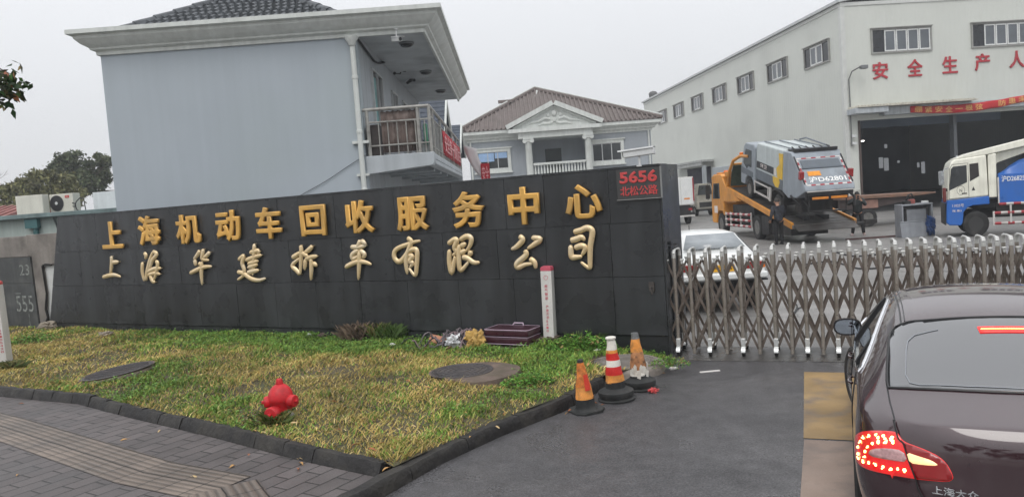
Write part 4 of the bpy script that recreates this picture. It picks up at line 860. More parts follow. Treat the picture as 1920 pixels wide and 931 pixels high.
# slogan banner over the door
sb=thing('slogan_banner','long red cloth banner with yellow characters hung across the top of the warehouse door','banner',tuple(wh.matrix_basis@Vector((3.85,-.66,0))),R(4.63))
b=MB(); Lb=10.5; n=44; vs=[];fs=[]
def bz(x): return 5.98-.30*math.sin(math.pi*min(1,x/7.5))+.03*x+.012*math.sin(x*4)
def bzt(x): return bz(x)+.40+.10*math.sin(math.pi*min(1,x/7.5))
for i in range(n+1):
    x=Lb*i/n
    for k in range(4): vs.append((x,.025*math.sin(x*5+k),bz(x)+(bzt(x)-bz(x))*k/3))
for i in range(n):
    for j in range(3): fs.append((i*4+j,(i+1)*4+j,(i+1)*4+j+1,i*4+j+1))
b.add(vs,fs); o=b.build('cloth',M('red_slogan_cloth',rgb(188,44,50),.8,var=.12,scale=1.5),sb,ang=60); s_=o.modifiers.new('solid','SOLIDIFY'); s_.thickness=.006
m_yel=M('yellow_ink',rgb(226,180,110),.7)
for i,ch in enumerate('绷紧安全一根弦 防患未然保平安'):
    if ch==' ': continue
    x=.25+i*.66 if i<7 else .45+i*.66
    hh=.36 if ch!='一' else .05; zc=(bz(x+.24)+bzt(x+.24))/2
    lettering('lettering',ch,m_yel,x,x+.48,zc-hh/2,zc+hh/2,-.045,sb,.004,.01)
# side door of the warehouse with its canopy
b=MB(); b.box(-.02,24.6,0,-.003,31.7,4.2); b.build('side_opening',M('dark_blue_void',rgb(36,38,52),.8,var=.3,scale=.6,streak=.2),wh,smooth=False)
b=MB(); b.box(-1.2,23.7,4.62,-.003,34.5,4.82); b.box(-1.15,23.9,4.3,-1.02,34.3,4.6); b.build('side_canopy',M('pale_canopy',rgb(170,172,170),.7,var=.15,streak=.15),wh,smooth=False)
for q in ((-1.0,23.9,0,-.7,24.3,4.29),(-1.0,33.6,0,-.7,34.0,4.29)): MB().box(*q).build('side_pier',m_sideg,wh,smooth=False)
MB().box(-.35,17,2.6,-.003,23.4,4.0).build('duct_box',m_sideg,wh,bevel=.03)
vt=thing('roof_ventilator','small dark round ventilator on the far corner of the warehouse roof','ventilator',tuple(wh.matrix_basis@Vector((.9,46,13.1))))
b=MB(); b.lathe([(.35,0),(.35,.35),(.5,.45),(.55,.8),(.4,1.05),(.001,1.15)],16); b.build('ventilator_body',M('dark_zinc',rgb(92,92,92),.5,.3),vt)
# ================================================================== TREES
m_leaf=attr_mat('tree_leaf',.55); m_bark=M('tree_bark',(.09,.075,.06),.9,var=.3,scale=5,bump=.02,bscale=20)
def crown(name,parent,lobes,n,size,cols,seed,gap=.45):
    r=np.random.default_rng(seed); V=[];C=[]
    for (cx,cy,cz,rx,ry,rz_,wt) in lobes:
        m_=int(n*wt); 
        ncl=max(8,int(m_/90)); # sub-clumps through the lobe's volume, denser to the outside
        d=r.normal(size=(ncl,3)); d/=np.linalg.norm(d,axis=1)[:,None]; rad=r.uniform(.35,1.0,ncl)**.6
        cc=np.array([cx,cy,cz])+d*rad[:,None]*np.array([rx,ry,rz_]); cs=r.uniform(.16,.34,ncl)*min(rx,rz_)
        bri=r.uniform(.55,1.3,ncl)*(.8+.35*(d[:,2]*rad+.5).clip(0,1)*0+.2)
        k=r.integers(0,ncl,m_); p=cc[k]+r.normal(size=(m_,3))*cs[k][:,None]*.62*np.array([1.25,1.25,.8])
        a=r.normal(size=(m_,3)); a/=np.linalg.norm(a,axis=1)[:,None]; b_=np.cross(a,r.normal(size=(m_,3))); b_/=np.linalg.norm(b_,axis=1)[:,None]
        L_=size*r.uniform(.6,1.3,(m_,1)); W_=L_*.45
        q=np.stack([p-a*L_,p+b_*W_,p+a*L_,p-b_*W_],1); V.append(q.reshape(-1,3))
        ci=r.integers(0,len(cols),m_); col=np.array(cols)[ci]*bri[k][:,None]*r.uniform(.75,1.25,(m_,1)); C.append(np.repeat(col,4,0))
    V=np.concatenate(V);C=np.concatenate(C)
    return scatter_mesh(name,V,np.arange(len(V)).reshape(-1,4),C,m_leaf,parent)
def limbs(parent,base,top,lobes,r0,seed):
    r=random.Random(seed); b=MB(); P=[Vector(base).lerp(Vector(top),i/6)+Vector((r.uniform(-.1,.1),r.uniform(-.1,.1),0))*i*.3 for i in range(7)]
    b.tube(P,[r0*(1-.09*i) for i in range(7)],9)
    for (cx,cy,cz,rx,ry,rz_,wt) in lobes:
        for k in range(4):
            e=Vector((cx+r.uniform(-.7,.7)*rx,cy+r.uniform(-.7,.7)*ry,cz+r.uniform(-.4,.7)*rz_)); s=P[r.choice([3,4,5])]; mid=s.lerp(e,.5)+Vector((0,0,r.uniform(.1,.5)))
            b.tube([s,mid,e],[r0*.38,r0*.22,r0*.06],6)
    b.build('trunk',m_bark,parent)
dk=[(.075,.10,.05),(.095,.115,.058),(.055,.078,.04),(.12,.135,.07)]; ol=[(.15,.155,.062),(.18,.18,.075),(.115,.125,.05),(.21,.20,.09)]
def tree(label,px,py0,Y,lobes_px,n,size,cols,seed,name='tree'):
    base=atY(px,py0,Y); base.z=0; t=thing(name,label,'tree',tuple(base),0,'trees beyond the outbuildings')
    lobes=[]
    for (x,y,rx,ry,wt) in lobes_px:
        q=atY(x,y,Y); sc_=Y/F; lobes.append((q.x-base.x,random.uniform(-.6,.6),q.z,rx*sc_,rx*sc_*.9,ry*sc_,wt))
    limbs(t,(0,0,-.1),(lobes[0][0],0,lobes[0][2]),lobes,.3,seed); crown('crown',t,lobes,n,size,cols,seed); return t
tree('tall dark green tree rising just left of the grey gable',150,400,62,[(136,312,34,32,.32),(108,318,24,18,.10),(165,340,32,30,.24),(190,312,20,22,.13),(198,355,16,34,.12)],11000,.17,dk,5)
tree('broad olive green tree in front of the taller dark one',75,410,55,[(78,352,46,30,.4),(40,370,34,26,.2),(118,360,36,30,.28),(85,385,60,22,.3)],16000,.16,ol,8)
bt=thing('bare_tree','leafless grey tree at the far left beyond the red tiled shed','tree',tuple(atY(0,400,60)*1)[:2]+(0,))
def twig(b,p,d,L_,r_,lev,rr):
    e=p+d*L_; b.tube([p,p.lerp(e,.5)+Vector((rr.uniform(-.05,.05),0,rr.uniform(-.05,.05)))*L_,e],[r_,r_*.8,r_*.6],5)
    if lev==0: return
    for k in range(3):
        dd=(d+Vector((rr.uniform(-.7,.7),rr.uniform(-.7,.7),rr.uniform(-.1,.5)))).normalized(); twig(b,p.lerp(e,rr.uniform(.55,1)),dd,L_*.68,r_*.58,lev-1,rr)
b=MB(); twig(b,Vector((0,0,0)),Vector((.05,0,1)),3.2,.16,5,random.Random(4)); b.build('trunk',M('pale_bark',rgb(120,114,112),.9),bt)
# street tree whose branch hangs into the top left corner
st=thing('street_tree','street tree whose dark leafy branch hangs into the top left corner','tree',(-5.6,6.6,0))
rs=random.Random(3); b=MB(); b.tube([(0,0,0),(.05,.02,1.2),(.0,.05,2.4),(.1,.1,3.6),(.2,.1,5.2)],[.14,.12,.11,.09,.05],10)
tips=[]
for e in [(.75,.3,3.9),(-.8,.5,4.2),(-.6,-.7,4.6),(.5,.8,5.0),(.3,-.6,5.4)]:
    s=Vector((.05,.06,2.9)); e=Vector(e); m1=s.lerp(e,.5)+Vector((0,0,.35)); b.tube([s,m1,e],[.045,.028,.009],6)
    for k in range(7):
        p=s.lerp(m1,rs.random()) if k<2 else m1.lerp(e,rs.random()); q=p+Vector((rs.uniform(-.1,.3),rs.uniform(-.25,.25),rs.uniform(-.28,.08))); b.tube([p,p.lerp(q,.5)+Vector((0,0,.04)),q],[.009,.006,.003],5); tips.append(q)
for px,py in ((8,134),(18,138),(26,144),(4,148),(14,154),(20,160),(28,150),(4,166),(10,174),(2,140),(22,148),(2,184),(12,146),(8,158),(14,166),(22,140)):
    q=atY(px,py,6.45)-Vector((-5.6,6.6,0)); s_=Vector((1.0,-.1,3.75)) if False else q+Vector((-.25,rs.uniform(-.1,.1),rs.uniform(.0,.12))); b.tube([s_,s_.lerp(q,.5)+Vector((0,0,.03)),q],[.008,.006,.003],5); tips+=[q]
b.build('trunk',m_bark,st)
V=[];C=[]
for q in tips:
    for k in range(rs.randint(6,11)):
        p=Vector(q)+Vector((rs.gauss(0,.05),rs.gauss(0,.08),rs.gauss(-.03,.05))); d=Vector((rs.uniform(-.5,.7),rs.uniform(-.5,.5),rs.uniform(-1,.1))).normalized(); L_=rs.uniform(.035,.065); s_=d.orthogonal().normalized(); s_=Matrix.Rotation(rs.uniform(0,6.28),3,d)@s_; w_=L_*.42
        nn=d.cross(s_)
        for a,bb in ((p,0),):
            V+= [p,p+d*L_*.6+s_*w_+nn*.006,p+d*L_*1.6,p+d*L_*.6-s_*w_+nn*.006]
        g=rs.random(); c=(.03,.05,.016) if g<.7 else (.06,.09,.02) if g<.9 else (.28,.16,.06); c=[x*rs.uniform(.7,1.3) for x in c]; C+=[c]*4
V=np.array([tuple(v) for v in V]); scatter_mesh('crown',V,np.arange(len(V)).reshape(-1,4),np.array(C),m_leaf,st)
# ================================================================== SLIDING GATE
m_steel=M('dull_stainless_steel',rgb(176,168,158),.32,.6,var=.16,scale=5,streak=.25,dirt=rgb(90,74,60),dirtamt=.7,dscale=5)
m_steel2=M('brown_grey_steel_bar',rgb(128,118,110),.42,.65,var=.2,scale=6,dirt=rgb(84,66,54),dirtamt=.6,dscale=5)
m_chrome=M('bright_cast_alloy',rgb(222,224,222),.3,.55,var=.1,scale=10)
m_rub=M('black_rubber',(.018,.018,.018),.75,var=.3,scale=6,dirt=(.06,.055,.05),dirtamt=.5,dscale=4)
gt=thing('sliding_gate','folding stainless steel lattice gate on small wheels closing the yard entrance','gate',tuple(G0),R(-22))
gs=[-.66,-.45,-.23,0,.23,.46,.68,.90,1.11,1.31,1.51,1.70,1.89,2.08,2.26,2.44,2.62,2.79,2.96,3.12,3.28,3.44,3.59,3.74,3.89,4.04,4.19,4.34,4.49]
GDP=.46; PH=1.44
CAPM=M('pale_alloy_cap',rgb(206,206,202),.42,.45,var=.12,scale=10)
def leg(y,whl,sg):
    b=MB(); b.tube([(0,0,.035 if not whl else .15),(0,0,PH)],.025,10); b.tube([(0,0,.33),(0,0,.335)],.0255,10); o=b.build('gate_post',m_steel,gt,loc=(0,y,0))
    if whl:
        b=MB(); b.lathe([(.03,-.022),(.058,-.022),(.066,-.012),(.066,.012),(.058,.022),(.03,.022)],18,(0,sg*.015,.068),'x',closed=True); b.lathe([(.03,-.018),(.001,-.02)],10,(0,sg*.015,.068),'x'); b.build('wheel',m_rub,o)
        b=MB(); y_=sg*.022; b.cbox((0,y_*.4,.205),(.058,.062,.11))
        P=[(y_+.082*math.cos(a),.068+.082*math.sin(a)) for a in [math.pi*k/8 for k in range(9)]]
        b.prism(P+[(q[0]*.86+y_*.14,.068+(q[1]-.068)*.86) for q in P[::-1]],-.032,.032,'x'); b.build('wheel_cover',m_chrome,o,bevel=.006)
    return o
def full_post(whl):
    f=leg(0,whl,-1); k=leg(GDP,whl,1)
    b=MB(); b.tube([(0,0,PH-.01),(0,0,PH+.05)],.028,10); b.tube([(0,GDP,PH-.01),(0,GDP,PH+.05)],.028,10)
    P=[(0,GDP/2-GDP/2*math.cos(math.pi*k2/10),PH+.05+.055*math.sin(math.pi*k2/10)**.6) for k2 in range(11)]
    b.tube(P,[.027,.027,.025,.017,.013,.012,.013,.017,.025,.027,.027],8); b.build('cap',CAPM,f)
    return f,k
protos={}
for i,s in enumerate(gs):
    whl=(i%2==1)
    if whl not in protos:
        protos[whl]=full_post(whl); pr_=protos[whl]
    else: pr_=tuple(copy_tree(o,gt) for o in protos[whl])
    for o in pr_: o.location.x=s
def flat_bar(b,p,q,wd,th,y):
    p=Vector((p[0],0,p[1]));q=Vector((q[0],0,q[1])); d=(q-p).normalized(); n_=Vector((-d.z,0,d.x))*wd/2
    b.prism([(v.x,v.z) for v in (p-n_,q-n_,q+n_,p+n_)],y-th/2,y+th/2,'y')
for i in range(len(gs)-2):
    a=(gs[i]+gs[i+1])/2; c=(gs[i+1]+gs[i+2])/2
    for y,sg in ((.03,1),(GDP-.03,-1)):
        b=MB()
        for k,(z0,z1) in enumerate(((1.36,.84),(.84,.32))):
            flat_bar(b,(a,z0),(c,z1),.033,.010,y-.006*sg); flat_bar(b,(a,z1),(c,z0),.031,.010,y+.007*sg)
        m_=gs[i+1]; flat_bar(b,(a,.32),(m_,.06),.033,.010,y-.006*sg); flat_bar(b,(m_,.06),(c,.32),.031,.010,y+.007*sg)
        for z in (1.10,.58): b.cyl((gs[i+1],y-.025,z),(gs[i+1],y+.025,z),.014,n=8)
        b.build('lattice_bar',m_steel2,gt,smooth=False)
        b=MB(); b.cbox((a,y,1.365),(.03,.05,.05)); b.cbox((a,y,1.40),(.05,.065,.025)); b.build('pivot_cap',CAPM,gt,bevel=.006)
# ================================================================== VEHICLE MATERIALS
m_tyre=M('tyre_rubber',(.022,.022,.022),.8,var=.25,scale=5,dirt=(.09,.085,.08),dirtamt=.6,dscale=3)
m_rim=M('dusty_steel_rim',rgb(120,118,114),.5,.4,var=.25,scale=6)
m_chas=M('dark_chassis',(.02,.02,.021),.7,var=.35,scale=3,dirt=(.06,.052,.045),dirtamt=.6)
m_tl=M('tail_lamp_red',(.30,.012,.014),.2,coat=.5)
m_or=M('weathered_orange_paint',rgb(222,150,56),.42,var=.12,scale=1.2,dirt=rgb(150,100,50),dirtamt=.5,dscale=1.5,streak=.12)
m_whp=M('dirty_white_paint',rgb(205,202,198),.5,var=.15,scale=2,dirt=rgb(120,110,105),dirtamt=.5); m_crisp=M('crisp_white_ink',rgb(240,240,238),.45,var=.04)
m_redp=M('red_stripe_paint',rgb(160,44,52),.5,var=.15)
def striped_bar(b,p,q,r_=.035,n=8,c0=0,c1=1):
    p=Vector(p);q=Vector(q)
    for k in range(n):
        b.cur=c0 if k%2 else c1; b.tube([p.lerp(q,k/n),p.lerp(q,(k+1)/n)],r_,4)
def side_guard(parent,x,y0,y1,z0,z1,rows=3,mats=None,n=8):
    b=MB(); 
    for k in range(rows):
        z=z0+(z1-z0)*k/(rows-1); striped_bar(b,(x,y0,z),(x,y1,z),.06,n)
    b.cur=0
    for y in (y0,(y0*.6+y1*.4),(y0*.2+y1*.8),y1): b.box(x-.02,y-.04,z0-.08,x+.03,y+.04,z1+.1)
    return b.build('side_guard',mats or [m_whp,m_redp],parent,smooth=False)
# ================================================================== TOW TRUCK (flatbed) : x right, y forward, origin on the ground below the rear-left corner of the bed
TA=R(2.0); rw=atY(1417.5,446,32.6)
TO=Vector((rw.x,rw.y,0))+Vector((-math.sin(TA),math.cos(TA),0))*(-3.8)
tw=thing('tow_truck','orange flatbed recovery truck with its bed tilted down under a grey refuse truck','truck',tuple(TO),TA)
TW=2.5
for y in (8.55,3.72):
    wheel(tw,.17,y,.52,.52,.30,m_tyre,m_rim,-1)
    wheel(tw,TW-.17,y,.52,.52,.30,m_tyre,m_rim,1)
b=MB(); b.box(.75,.6,.75,.98,9.6,1.0); b.box(1.52,.6,.75,1.75,9.6,1.0)
for y in (1.2,3,5.5,7,9): b.box(.7,y,.78,1.8,y+.15,.97)
b.box(.3,4.6,.5,.75,6.3,.95); b.box(1.75,4.6,.5,2.2,6.3,.95); b.cyl((.4,3.72,.52),(2.1,3.72,.52),.1); b.cyl((.4,8.55,.52),(2.1,8.55,.52),.1); b.box(.2,4.4,1.0,2.3,7.2,1.45)
b.build('chassis',m_chas,tw,bevel=.01)
b=MB(); b.box(.12,.3,.3,1.55,2.6,.72); b.box(.4,.1,.45,2.2,.35,.62); b.tube([(1.6,.4,.5),(3.2,.2,.62)],.07,8); b.box(2.9,.08,.56,3.35,.36,.72); b.box(.02,2.3,.25,.5,3.1,1.02); b.build('under_lift',m_chas,tw,bevel=.02)
# cab
b=MB()
pr=[(8.02,.95),(8.02,2.2),(8.1,2.82),(8.35,2.93),(9.55,2.90),(9.72,2.75),(9.93,1.72),(9.96,.62),(9.80,.55),(9.2,.55),(9.14,.95),(8.9,1.16),(8.3,1.16),(8.1,.95)]
b.prism(pr,.03,TW-.03,'x'); o=b.build('cab',m_or,tw,bevel=.05,seg=3)
b=MB(); b.prism([(8.55,1.75),(8.55,2.5),(9.45,2.5),(9.66,1.9),(9.66,1.75)],.018,.033,'x'); b.build('side_window',m_glass,o); b=MB(); b.prism([(8.55,1.75),(8.55,2.5),(9.45,2.5),(9.66,1.9),(9.66,1.75)],TW-.033,TW-.018,'x'); b.build('side_window',m_glass,o)
b=MB(); b.box(.25,9.3,2.93,TW-.25,9.6,3.02); b.prism([(9.55,2.95),(10.05,2.78),(10.05,2.72),(9.55,2.85)],.1,TW-.1,'x'); b.build('sun_visor',m_or,o,bevel=.02)
b=MB(); b.prism([(7.0,2.75),(8.0,2.82),(8.0,3.02),(7.0,3.0)],.15,TW-.15,'x'); b.box(.1,6.4,1.55,.2,8.0,2.0); b.prism([(5.6,1.62),(8.05,1.62),(8.05,2.72),(7.6,2.3)],.02,.10,'x'); b.build('deck_apron',m_or,tw,bevel=.015)
b=MB(); b.tube([(.06,9.7,2.55),(-.2,9.75,2.5),(-.2,9.75,1.7)],.02,6); b.box(-.3,9.72,1.75,-.1,9.80,2.45); b.build('mirror',m_chas,o,bevel=.02)
b=MB(); b.box(.02,9.0,1.05,.028,9.5,1.4); b.build('door_mark',M('white_ink',rgb(235,225,220),.5),o)
side_guard(tw,.10,4.55,8.0,.50,1.02,3,n=10)
b=MB(); b.lathe([(.001,.12),(.1,.1),(.12,0)],14,(.6,9.2,3.0)); b.build('beacon',M('amber_lens',rgb(230,120,30),.2),o)
# tilted bed
TILT=R(11.6)
bed=thing('bed',None,None,(0,0,.77),0,rx=TILT); bed.parent=tw
def partroot(o,name): o.name=name
b=MB(); b.box(.06,.0,-.14,TW-.06,7.62,-.06); b.prism([(0,-.14),(0,-.06),(-.5,-.17),(-.5,-.19)],.1,TW-.1,'x')
for k in range(16): b.box(.1,.2+k*.46,-.057,TW-.1,.24+k*.46,-.05)
b.build('deck',M('scuffed_steel_deck',rgb(84,82,80),.5,.4,var=.3,scale=1.2,dirt=rgb(60,50,44),dirtamt=.6),bed,smooth=False)
for x in (0,TW-.1):
    b=MB(); b.box(x,-.02,-.2,x+.10,7.62,.03)
    b.build('side_rail',m_or,bed,bevel=.012)
b=MB(); b.box(.03,-.03,-.19,TW-.03,-.003,-.05); b.build('tail_edge',M('worn_steel_edge',rgb(130,126,122),.4,.6,var=.3),bed)
b=MB()
b.tube([(.05,7.55,.0),(.05,7.3,.75),(.1,6.9,1.35),(.25,6.4,1.62)],.075,8); b.tube([(TW-.05,7.55,.0),(TW-.05,7.3,.75),(TW-.1,6.9,1.35),(TW-.25,6.4,1.62)],.075,8)
b.tube([(.25,6.4,1.62),(TW-.25,6.4,1.62)],.08,8); b.tube([(.08,7.05,1.15),(TW-.08,7.05,1.15)],.05,8); b.tube([(.25,6.4,1.62),(.25,5.4,1.75)],.07,8)
b.build('safety_frame',m_or,bed)
b=MB(); b.prism([(7.30,.1),(7.22,.72),(6.95,1.12),(6.93,1.1),(7.18,.7),(7.26,.1)],.12,TW-.12,'x'); b.build('mesh_guard',M('dark_green_mesh',rgb(62,76,62),.7,var=.3,scale=8),bed)
b=MB(); b.lathe([(.001,.1),(.09,.08),(.1,0)],14,(.3,6.4,1.7)); b.build('beacon',MATS['amber_lens'],bed)
# ================================================================== REFUSE TRUCK on the bed (its own thing)
def tobed(u,v,x=0):
    c,s=math.cos(TILT),math.sin(TILT); y=u*c-v*s; z=.77+u*s+v*c
    return Vector((TO.x,TO.y,0))+Matrix.Rotation(TA,3,'Z')@Vector((x,y,z))
go=tobed(0,-.05,.22)
gtk=thing('refuse_truck','small grey and yellow refuse truck carried tilted on the orange flatbed','truck',tuple(go),TA,rx=TILT)
GWd=1.86
m_gry=M('refuse_grey_paint',rgb(150,158,166),.4,var=.08,scale=2,streak=.1,dirt=rgb(110,112,114),dirtamt=.4); m_gry2=M('slate_grey_paint',rgb(96,104,112),.42,var=.1,scale=2,dirt=rgb(80,80,80),dirtamt=.4)
m_gryl=M('pale_body_paint',rgb(190,198,198),.4,var=.06,streak=.12); m_yl=M('decal_yellow',rgb(226,184,50),.45,var=.1)
for y,r_ in ((5.2,.40),(1.92,.40)):
    wheel(gtk,.14,y,r_,r_,.22,m_tyre,m_rim,-1); wheel(gtk,GWd-.14,y,r_,r_,.22,m_tyre,m_rim,1)
b=MB(); b.box(.5,.3,.45,.7,6.1,.68); b.box(1.16,.3,.45,1.36,6.1,.68); b.box(.1,1.4,.78,GWd-.1,4.2,.98); b.cyl((.3,1.92,.4),(1.5,1.92,.4),.08); b.cyl((.3,5.2,.4),(1.5,5.2,.4),.08)
b.prism([(1.3,.5),(1.3,.86),(1.6,.98),(2.25,.98),(2.5,.86),(2.5,.5),(2.44,.5),(2.44,.82),(2.2,.92),(1.65,.92),(1.36,.82),(1.36,.5)],-.02,.3,'x'); b.build('chassis',m_chas,gtk,bevel=.01)
b=MB(); pr=[(4.55,.62),(4.6,2.3),(4.75,2.4),(5.75,2.36),(5.98,2.2),(6.22,1.38),(6.30,1.2),(6.28,.5),(5.75,.5),(5.68,.78),(5.45,.95),(4.98,.95),(4.75,.78),(4.7,.62)]
b.prism(pr,.03,GWd-.03,'x'); cab=b.build('cab',m_gry,gtk,bevel=.05,seg=3)
for x in (.014,GWd-.034):
    b=MB(); b.prism([(4.98,1.38),(5.0,2.1),(5.68,2.1),(5.95,1.45),(5.5,1.25),(5.4,1.38)],x,x+.02,'x'); b.build('side_window',m_glass,cab)
b=MB(); b.prism([(6.0,2.12),(6.24,1.4),(6.26,1.4),(6.03,2.14)],.15,GWd-.15,'x'); b.build('windscreen',m_glass,cab)
b=MB(); b.prism([(4.75,.97),(6.2,.97),(6.22,1.25),(4.75,1.2)],.022,.029,'x'); b.build('lower_band',m_gry2,cab)
b=MB(); b.box(.0,4.62,1.0,GWd,4.66,2.25) if False else b.box(.2,4.35,.9,GWd-.2,4.5,2.3); b.build('cab_gap',m_chas,gtk)
b=MB(); pr2=[(1.5,1.0),(1.5,2.6),(4.3,2.54),(4.4,2.4),(4.4,1.0)]; b.prism(pr2,.02,GWd-.02,'x'); body=b.build('body',m_gryl,gtk,bevel=.06,seg=3)
b=MB(); b.prism([(1.5,1.02),(1.5,1.42),(4.36,1.42),(4.36,1.02)],.008,.019,'x'); b.build('lower_band',m_gry2,body)
b=MB(); b.prism([(2.45,1.5),(2.45,1.78),(4.3,1.78),(4.3,1.5)],.007,.018,'x'); b.build('name_panel',M('dark_panel_ink',(.02,.022,.026),.5),body)
lettering('lettering','环卫',M('white_ink',rgb(235,225,220),.5),-3.85,-3.15,1.57,1.73,0,gtk,.003,.01,X=Matrix(((0,1,0,.003),(-1,0,0,0),(0,0,1,0),(0,0,0,1)))).parent=body
b=MB(); b.prism([(1.52,1.44),(1.52,2.45),(1.95,2.42),(1.85,2.0),(2.15,1.8),(2.0,1.44)],.006,.017,'x'); b.prism([(1.9,1.05),(1.75,1.3),(1.85,1.43),(2.5,1.43),(2.45,1.2),(2.2,1.05)],.005,.0185,'x'); b.build('yellow_decal',m_yl,body)
b=MB(); b.box(.01,2.2,1.5,.016,2.27,1.78); b.box(.01,2.32,1.5,.016,2.39,1.78); b.build('white_tick',MATS['white_ink'],body)
b=MB()
for x in (.3,.93,1.56): b.tube([(x,.8,2.68),(x,4.2,2.58)],.025,6)
b.box(.2,1.2,2.55,GWd-.2,1.5,2.66); b.tube([(GWd-.15,1.3,2.68),(GWd-.15,3.4,2.74),(GWd-.15,4.0,2.6)],.035,6); b.build('roof_rail',m_gry2,gtk)
# tailgate hopper
b=MB(); pr3=[(1.48,1.0),(1.48,2.58),(.75,2.62),(.62,2.5),(-.55,1.55),(-.62,1.38),(.1,1.0),(.9,.85)]
b.prism(pr3,0,GWd,'x'); tg=b.build('tailgate',m_gry,gtk,bevel=.035,seg=3)
b=MB(); b.box(.12,.72,2.63,GWd-.12,1.46,2.64); 
for k in range(6): b.tube([(.25+k*.27,.8,2.64),(.3+k*.27,1.4,2.72)],.025,6)
b.box(.1,.7,2.62,GWd-.1,.78,2.74); b.build('hydraulics',m_chas,tg)
# sloping rear plate details: plane from (.62,2.5) to (-.55,1.55)
ry=Vector((0,-.55-.62,1.55-2.5)); rl=ry.length; ryn=ry.normalized(); rn=Vector((0,ryn.z,-ryn.y)); rn=rn if rn.y<0 else -rn
RX=Matrix(((1,rn.x*-1,-ryn.x,0),(0,-rn.y,-ryn.y,.62),(0,-rn.z,-ryn.z,2.5),(0,0,0,1)))
# local frame on the plate: x right, y into the plate, z up the slope (0 at top, -rl at bottom)
def on_plate(b,x0,z0,x1,z1,d0=.004,d1=.012): b.box(x0,-d1,z0,x1,-d0,z1,RX)
b=MB()
def dash(b,x0,z0,x1,z1,n,wd):
    for k in range(n):
        b.cur=k%2
        if abs(x1-x0)>abs(z1-z0): on_plate(b,x0+(x1-x0)*k/n,z0,x0+(x1-x0)*(k+1)/n,z0+wd,.004,.010)
        else: on_plate(b,x0,z0+(z1-z0)*k/n,x0+wd,z0+(z1-z0)*(k+1)/n,.004,.010)
dash(b,.1,-.18,GWd-.1,-.18,9,.05); dash(b,.08,-rl+.04,.08,-.2,9,.055); dash(b,GWd-.135,-rl+.04,GWd-.135,-.2,9,.055); dash(b,.1,-rl+.02,GWd-.1,-rl+.02,10,.06)
b.build('reflective_strip',[m_whp,m_redp],tg,smooth=False)
b=MB(); on_plate(b,.2,-.62,GWd-.2,-.26,.003,.03); on_plate(b,.16,-.68,GWd-.16,-.63,.003,.045); b.build('raised_plate',m_gry2,tg,bevel=.01)
lettering('lettering','沪D62801',m_crisp,.25,GWd-.22,-rl+.16,-rl+.44,-.004,tg,.012,.018,X=RX)
b=MB(); on_plate(b,.30,-rl+.48,.78,-rl+.70,.004,.012); b.build('orange_plate',M('orange_plate',rgb(232,150,40),.5,var=.15,scale=9),tg)
b=MB(); on_plate(b,.02,-rl+.1,.06,-.05,.002,.03); on_plate(b,GWd-.06,-rl+.1,GWd-.02,-.05,.002,.03); b.build('rubber_seal',m_chas,tg)
for x,s in ((-.06,1),(GWd-.08,1)):
    b=MB(); b.box(x,-.28,1.74,x+.16,-.1,2.05); b.build('tail_lamp',m_tl,tg,bevel=.02)
b=MB(); b.box(.06,-.62,1.20,GWd-.06,-.5,1.34); b.box(.15,-.45,1.0,GWd-.15,-.3,1.2); b.tube([(.2,-.5,1.2),(.2,-.55,.55)],.025,6); b.tube([(1.6,-.5,1.2),(1.6,-.55,.55)],.025,6); b.tube([(.2,-.55,.6),(1.6,-.55,.6)],.03,6); b.box(.3,.3,.35,1.5,.9,1.0); b.tube([(.1,.5,1.1),(.35,-.2,.75),(.3,-.3,.6)],.05,8); b.tube([(-.02,.6,1.0),(.1,.0,.75)],.05,8); b.build('rear_bumper',m_chas,gtk,bevel=.015)
b=MB(); b.box(.08,-.64,1.345,GWd-.08,-.52,1.38); b.build('sill_strip',m_whp,gtk)
b=MB(); b.box(.28,-.63,1.06,.88,-.60,1.15); b.box(.98,-.63,1.06,1.58,-.60,1.15); b.build('amber_marker',M('amber_reflector',rgb(226,140,50),.35),gtk,bevel=.01)
b=MB(); b.tube([(GWd-.05,.2,1.3),(GWd+.15,-.3,1.0),(GWd+.1,-.45,.7)],.05,8); b.build('hose',m_chas,gtk)
b=MB(); x=.02; b.box(x,2.75,.38,x+.03,4.6,.46); b.box(x,2.75,.82,x+.03,4.6,.88); b.box(x-.005,2.7,.34,x+.035,2.9,.9); b.box(x-.005,4.5,.34,x+.035,4.58,.9); b.box(x,3.0,.38,x+.02,3.06,.86); b.build('side_guard',m_whp,gtk,smooth=False)
# ================================================================== BLUE AND CREAM TANKER at right: x runs away from its nose, near side y=0
bt_=thing('tank_truck','cream and blue tank truck with a red and white striped side guard','truck',(15.34,27.0,0),R(-25)); bt_.scale=(.76,.86,1.0)
m_cream=M('cream_paint',rgb(244,243,228),.35,var=.05,scale=1.2,streak=.08,dirt=rgb(170,166,150),dirtamt=.35,coat=.3); m_blue=M('bright_blue_paint',rgb(38,104,190),.35,var=.08,scale=1.5,dirt=rgb(60,80,110),dirtamt=.4,coat=.3)
BWd=2.4
for x in (1.18,5.3):
    for y,a in ((.17,90),(BWd-.17,-90)):
        o=wheel(bt_,x,y,.44,.44,.28,m_tyre,M('dark_rim',(.05,.05,.05),.5,.3),-1); o.rotation_euler.z=R(a); o.scale=(1,1.18,1)
b=MB(); b.box(.6,.7,.6,8.5,.95,.9); b.box(.6,1.45,.6,8.5,1.7,.9); b.box(2.0,.15,.65,3.4,.75,1.15); b.box(1.1,.3,.95,2.2,2.1,1.2); b.cyl((1.18,.3,.46),(1.18,2.1,.46),.09); b.build('chassis',m_chas,bt_,bevel=.01)
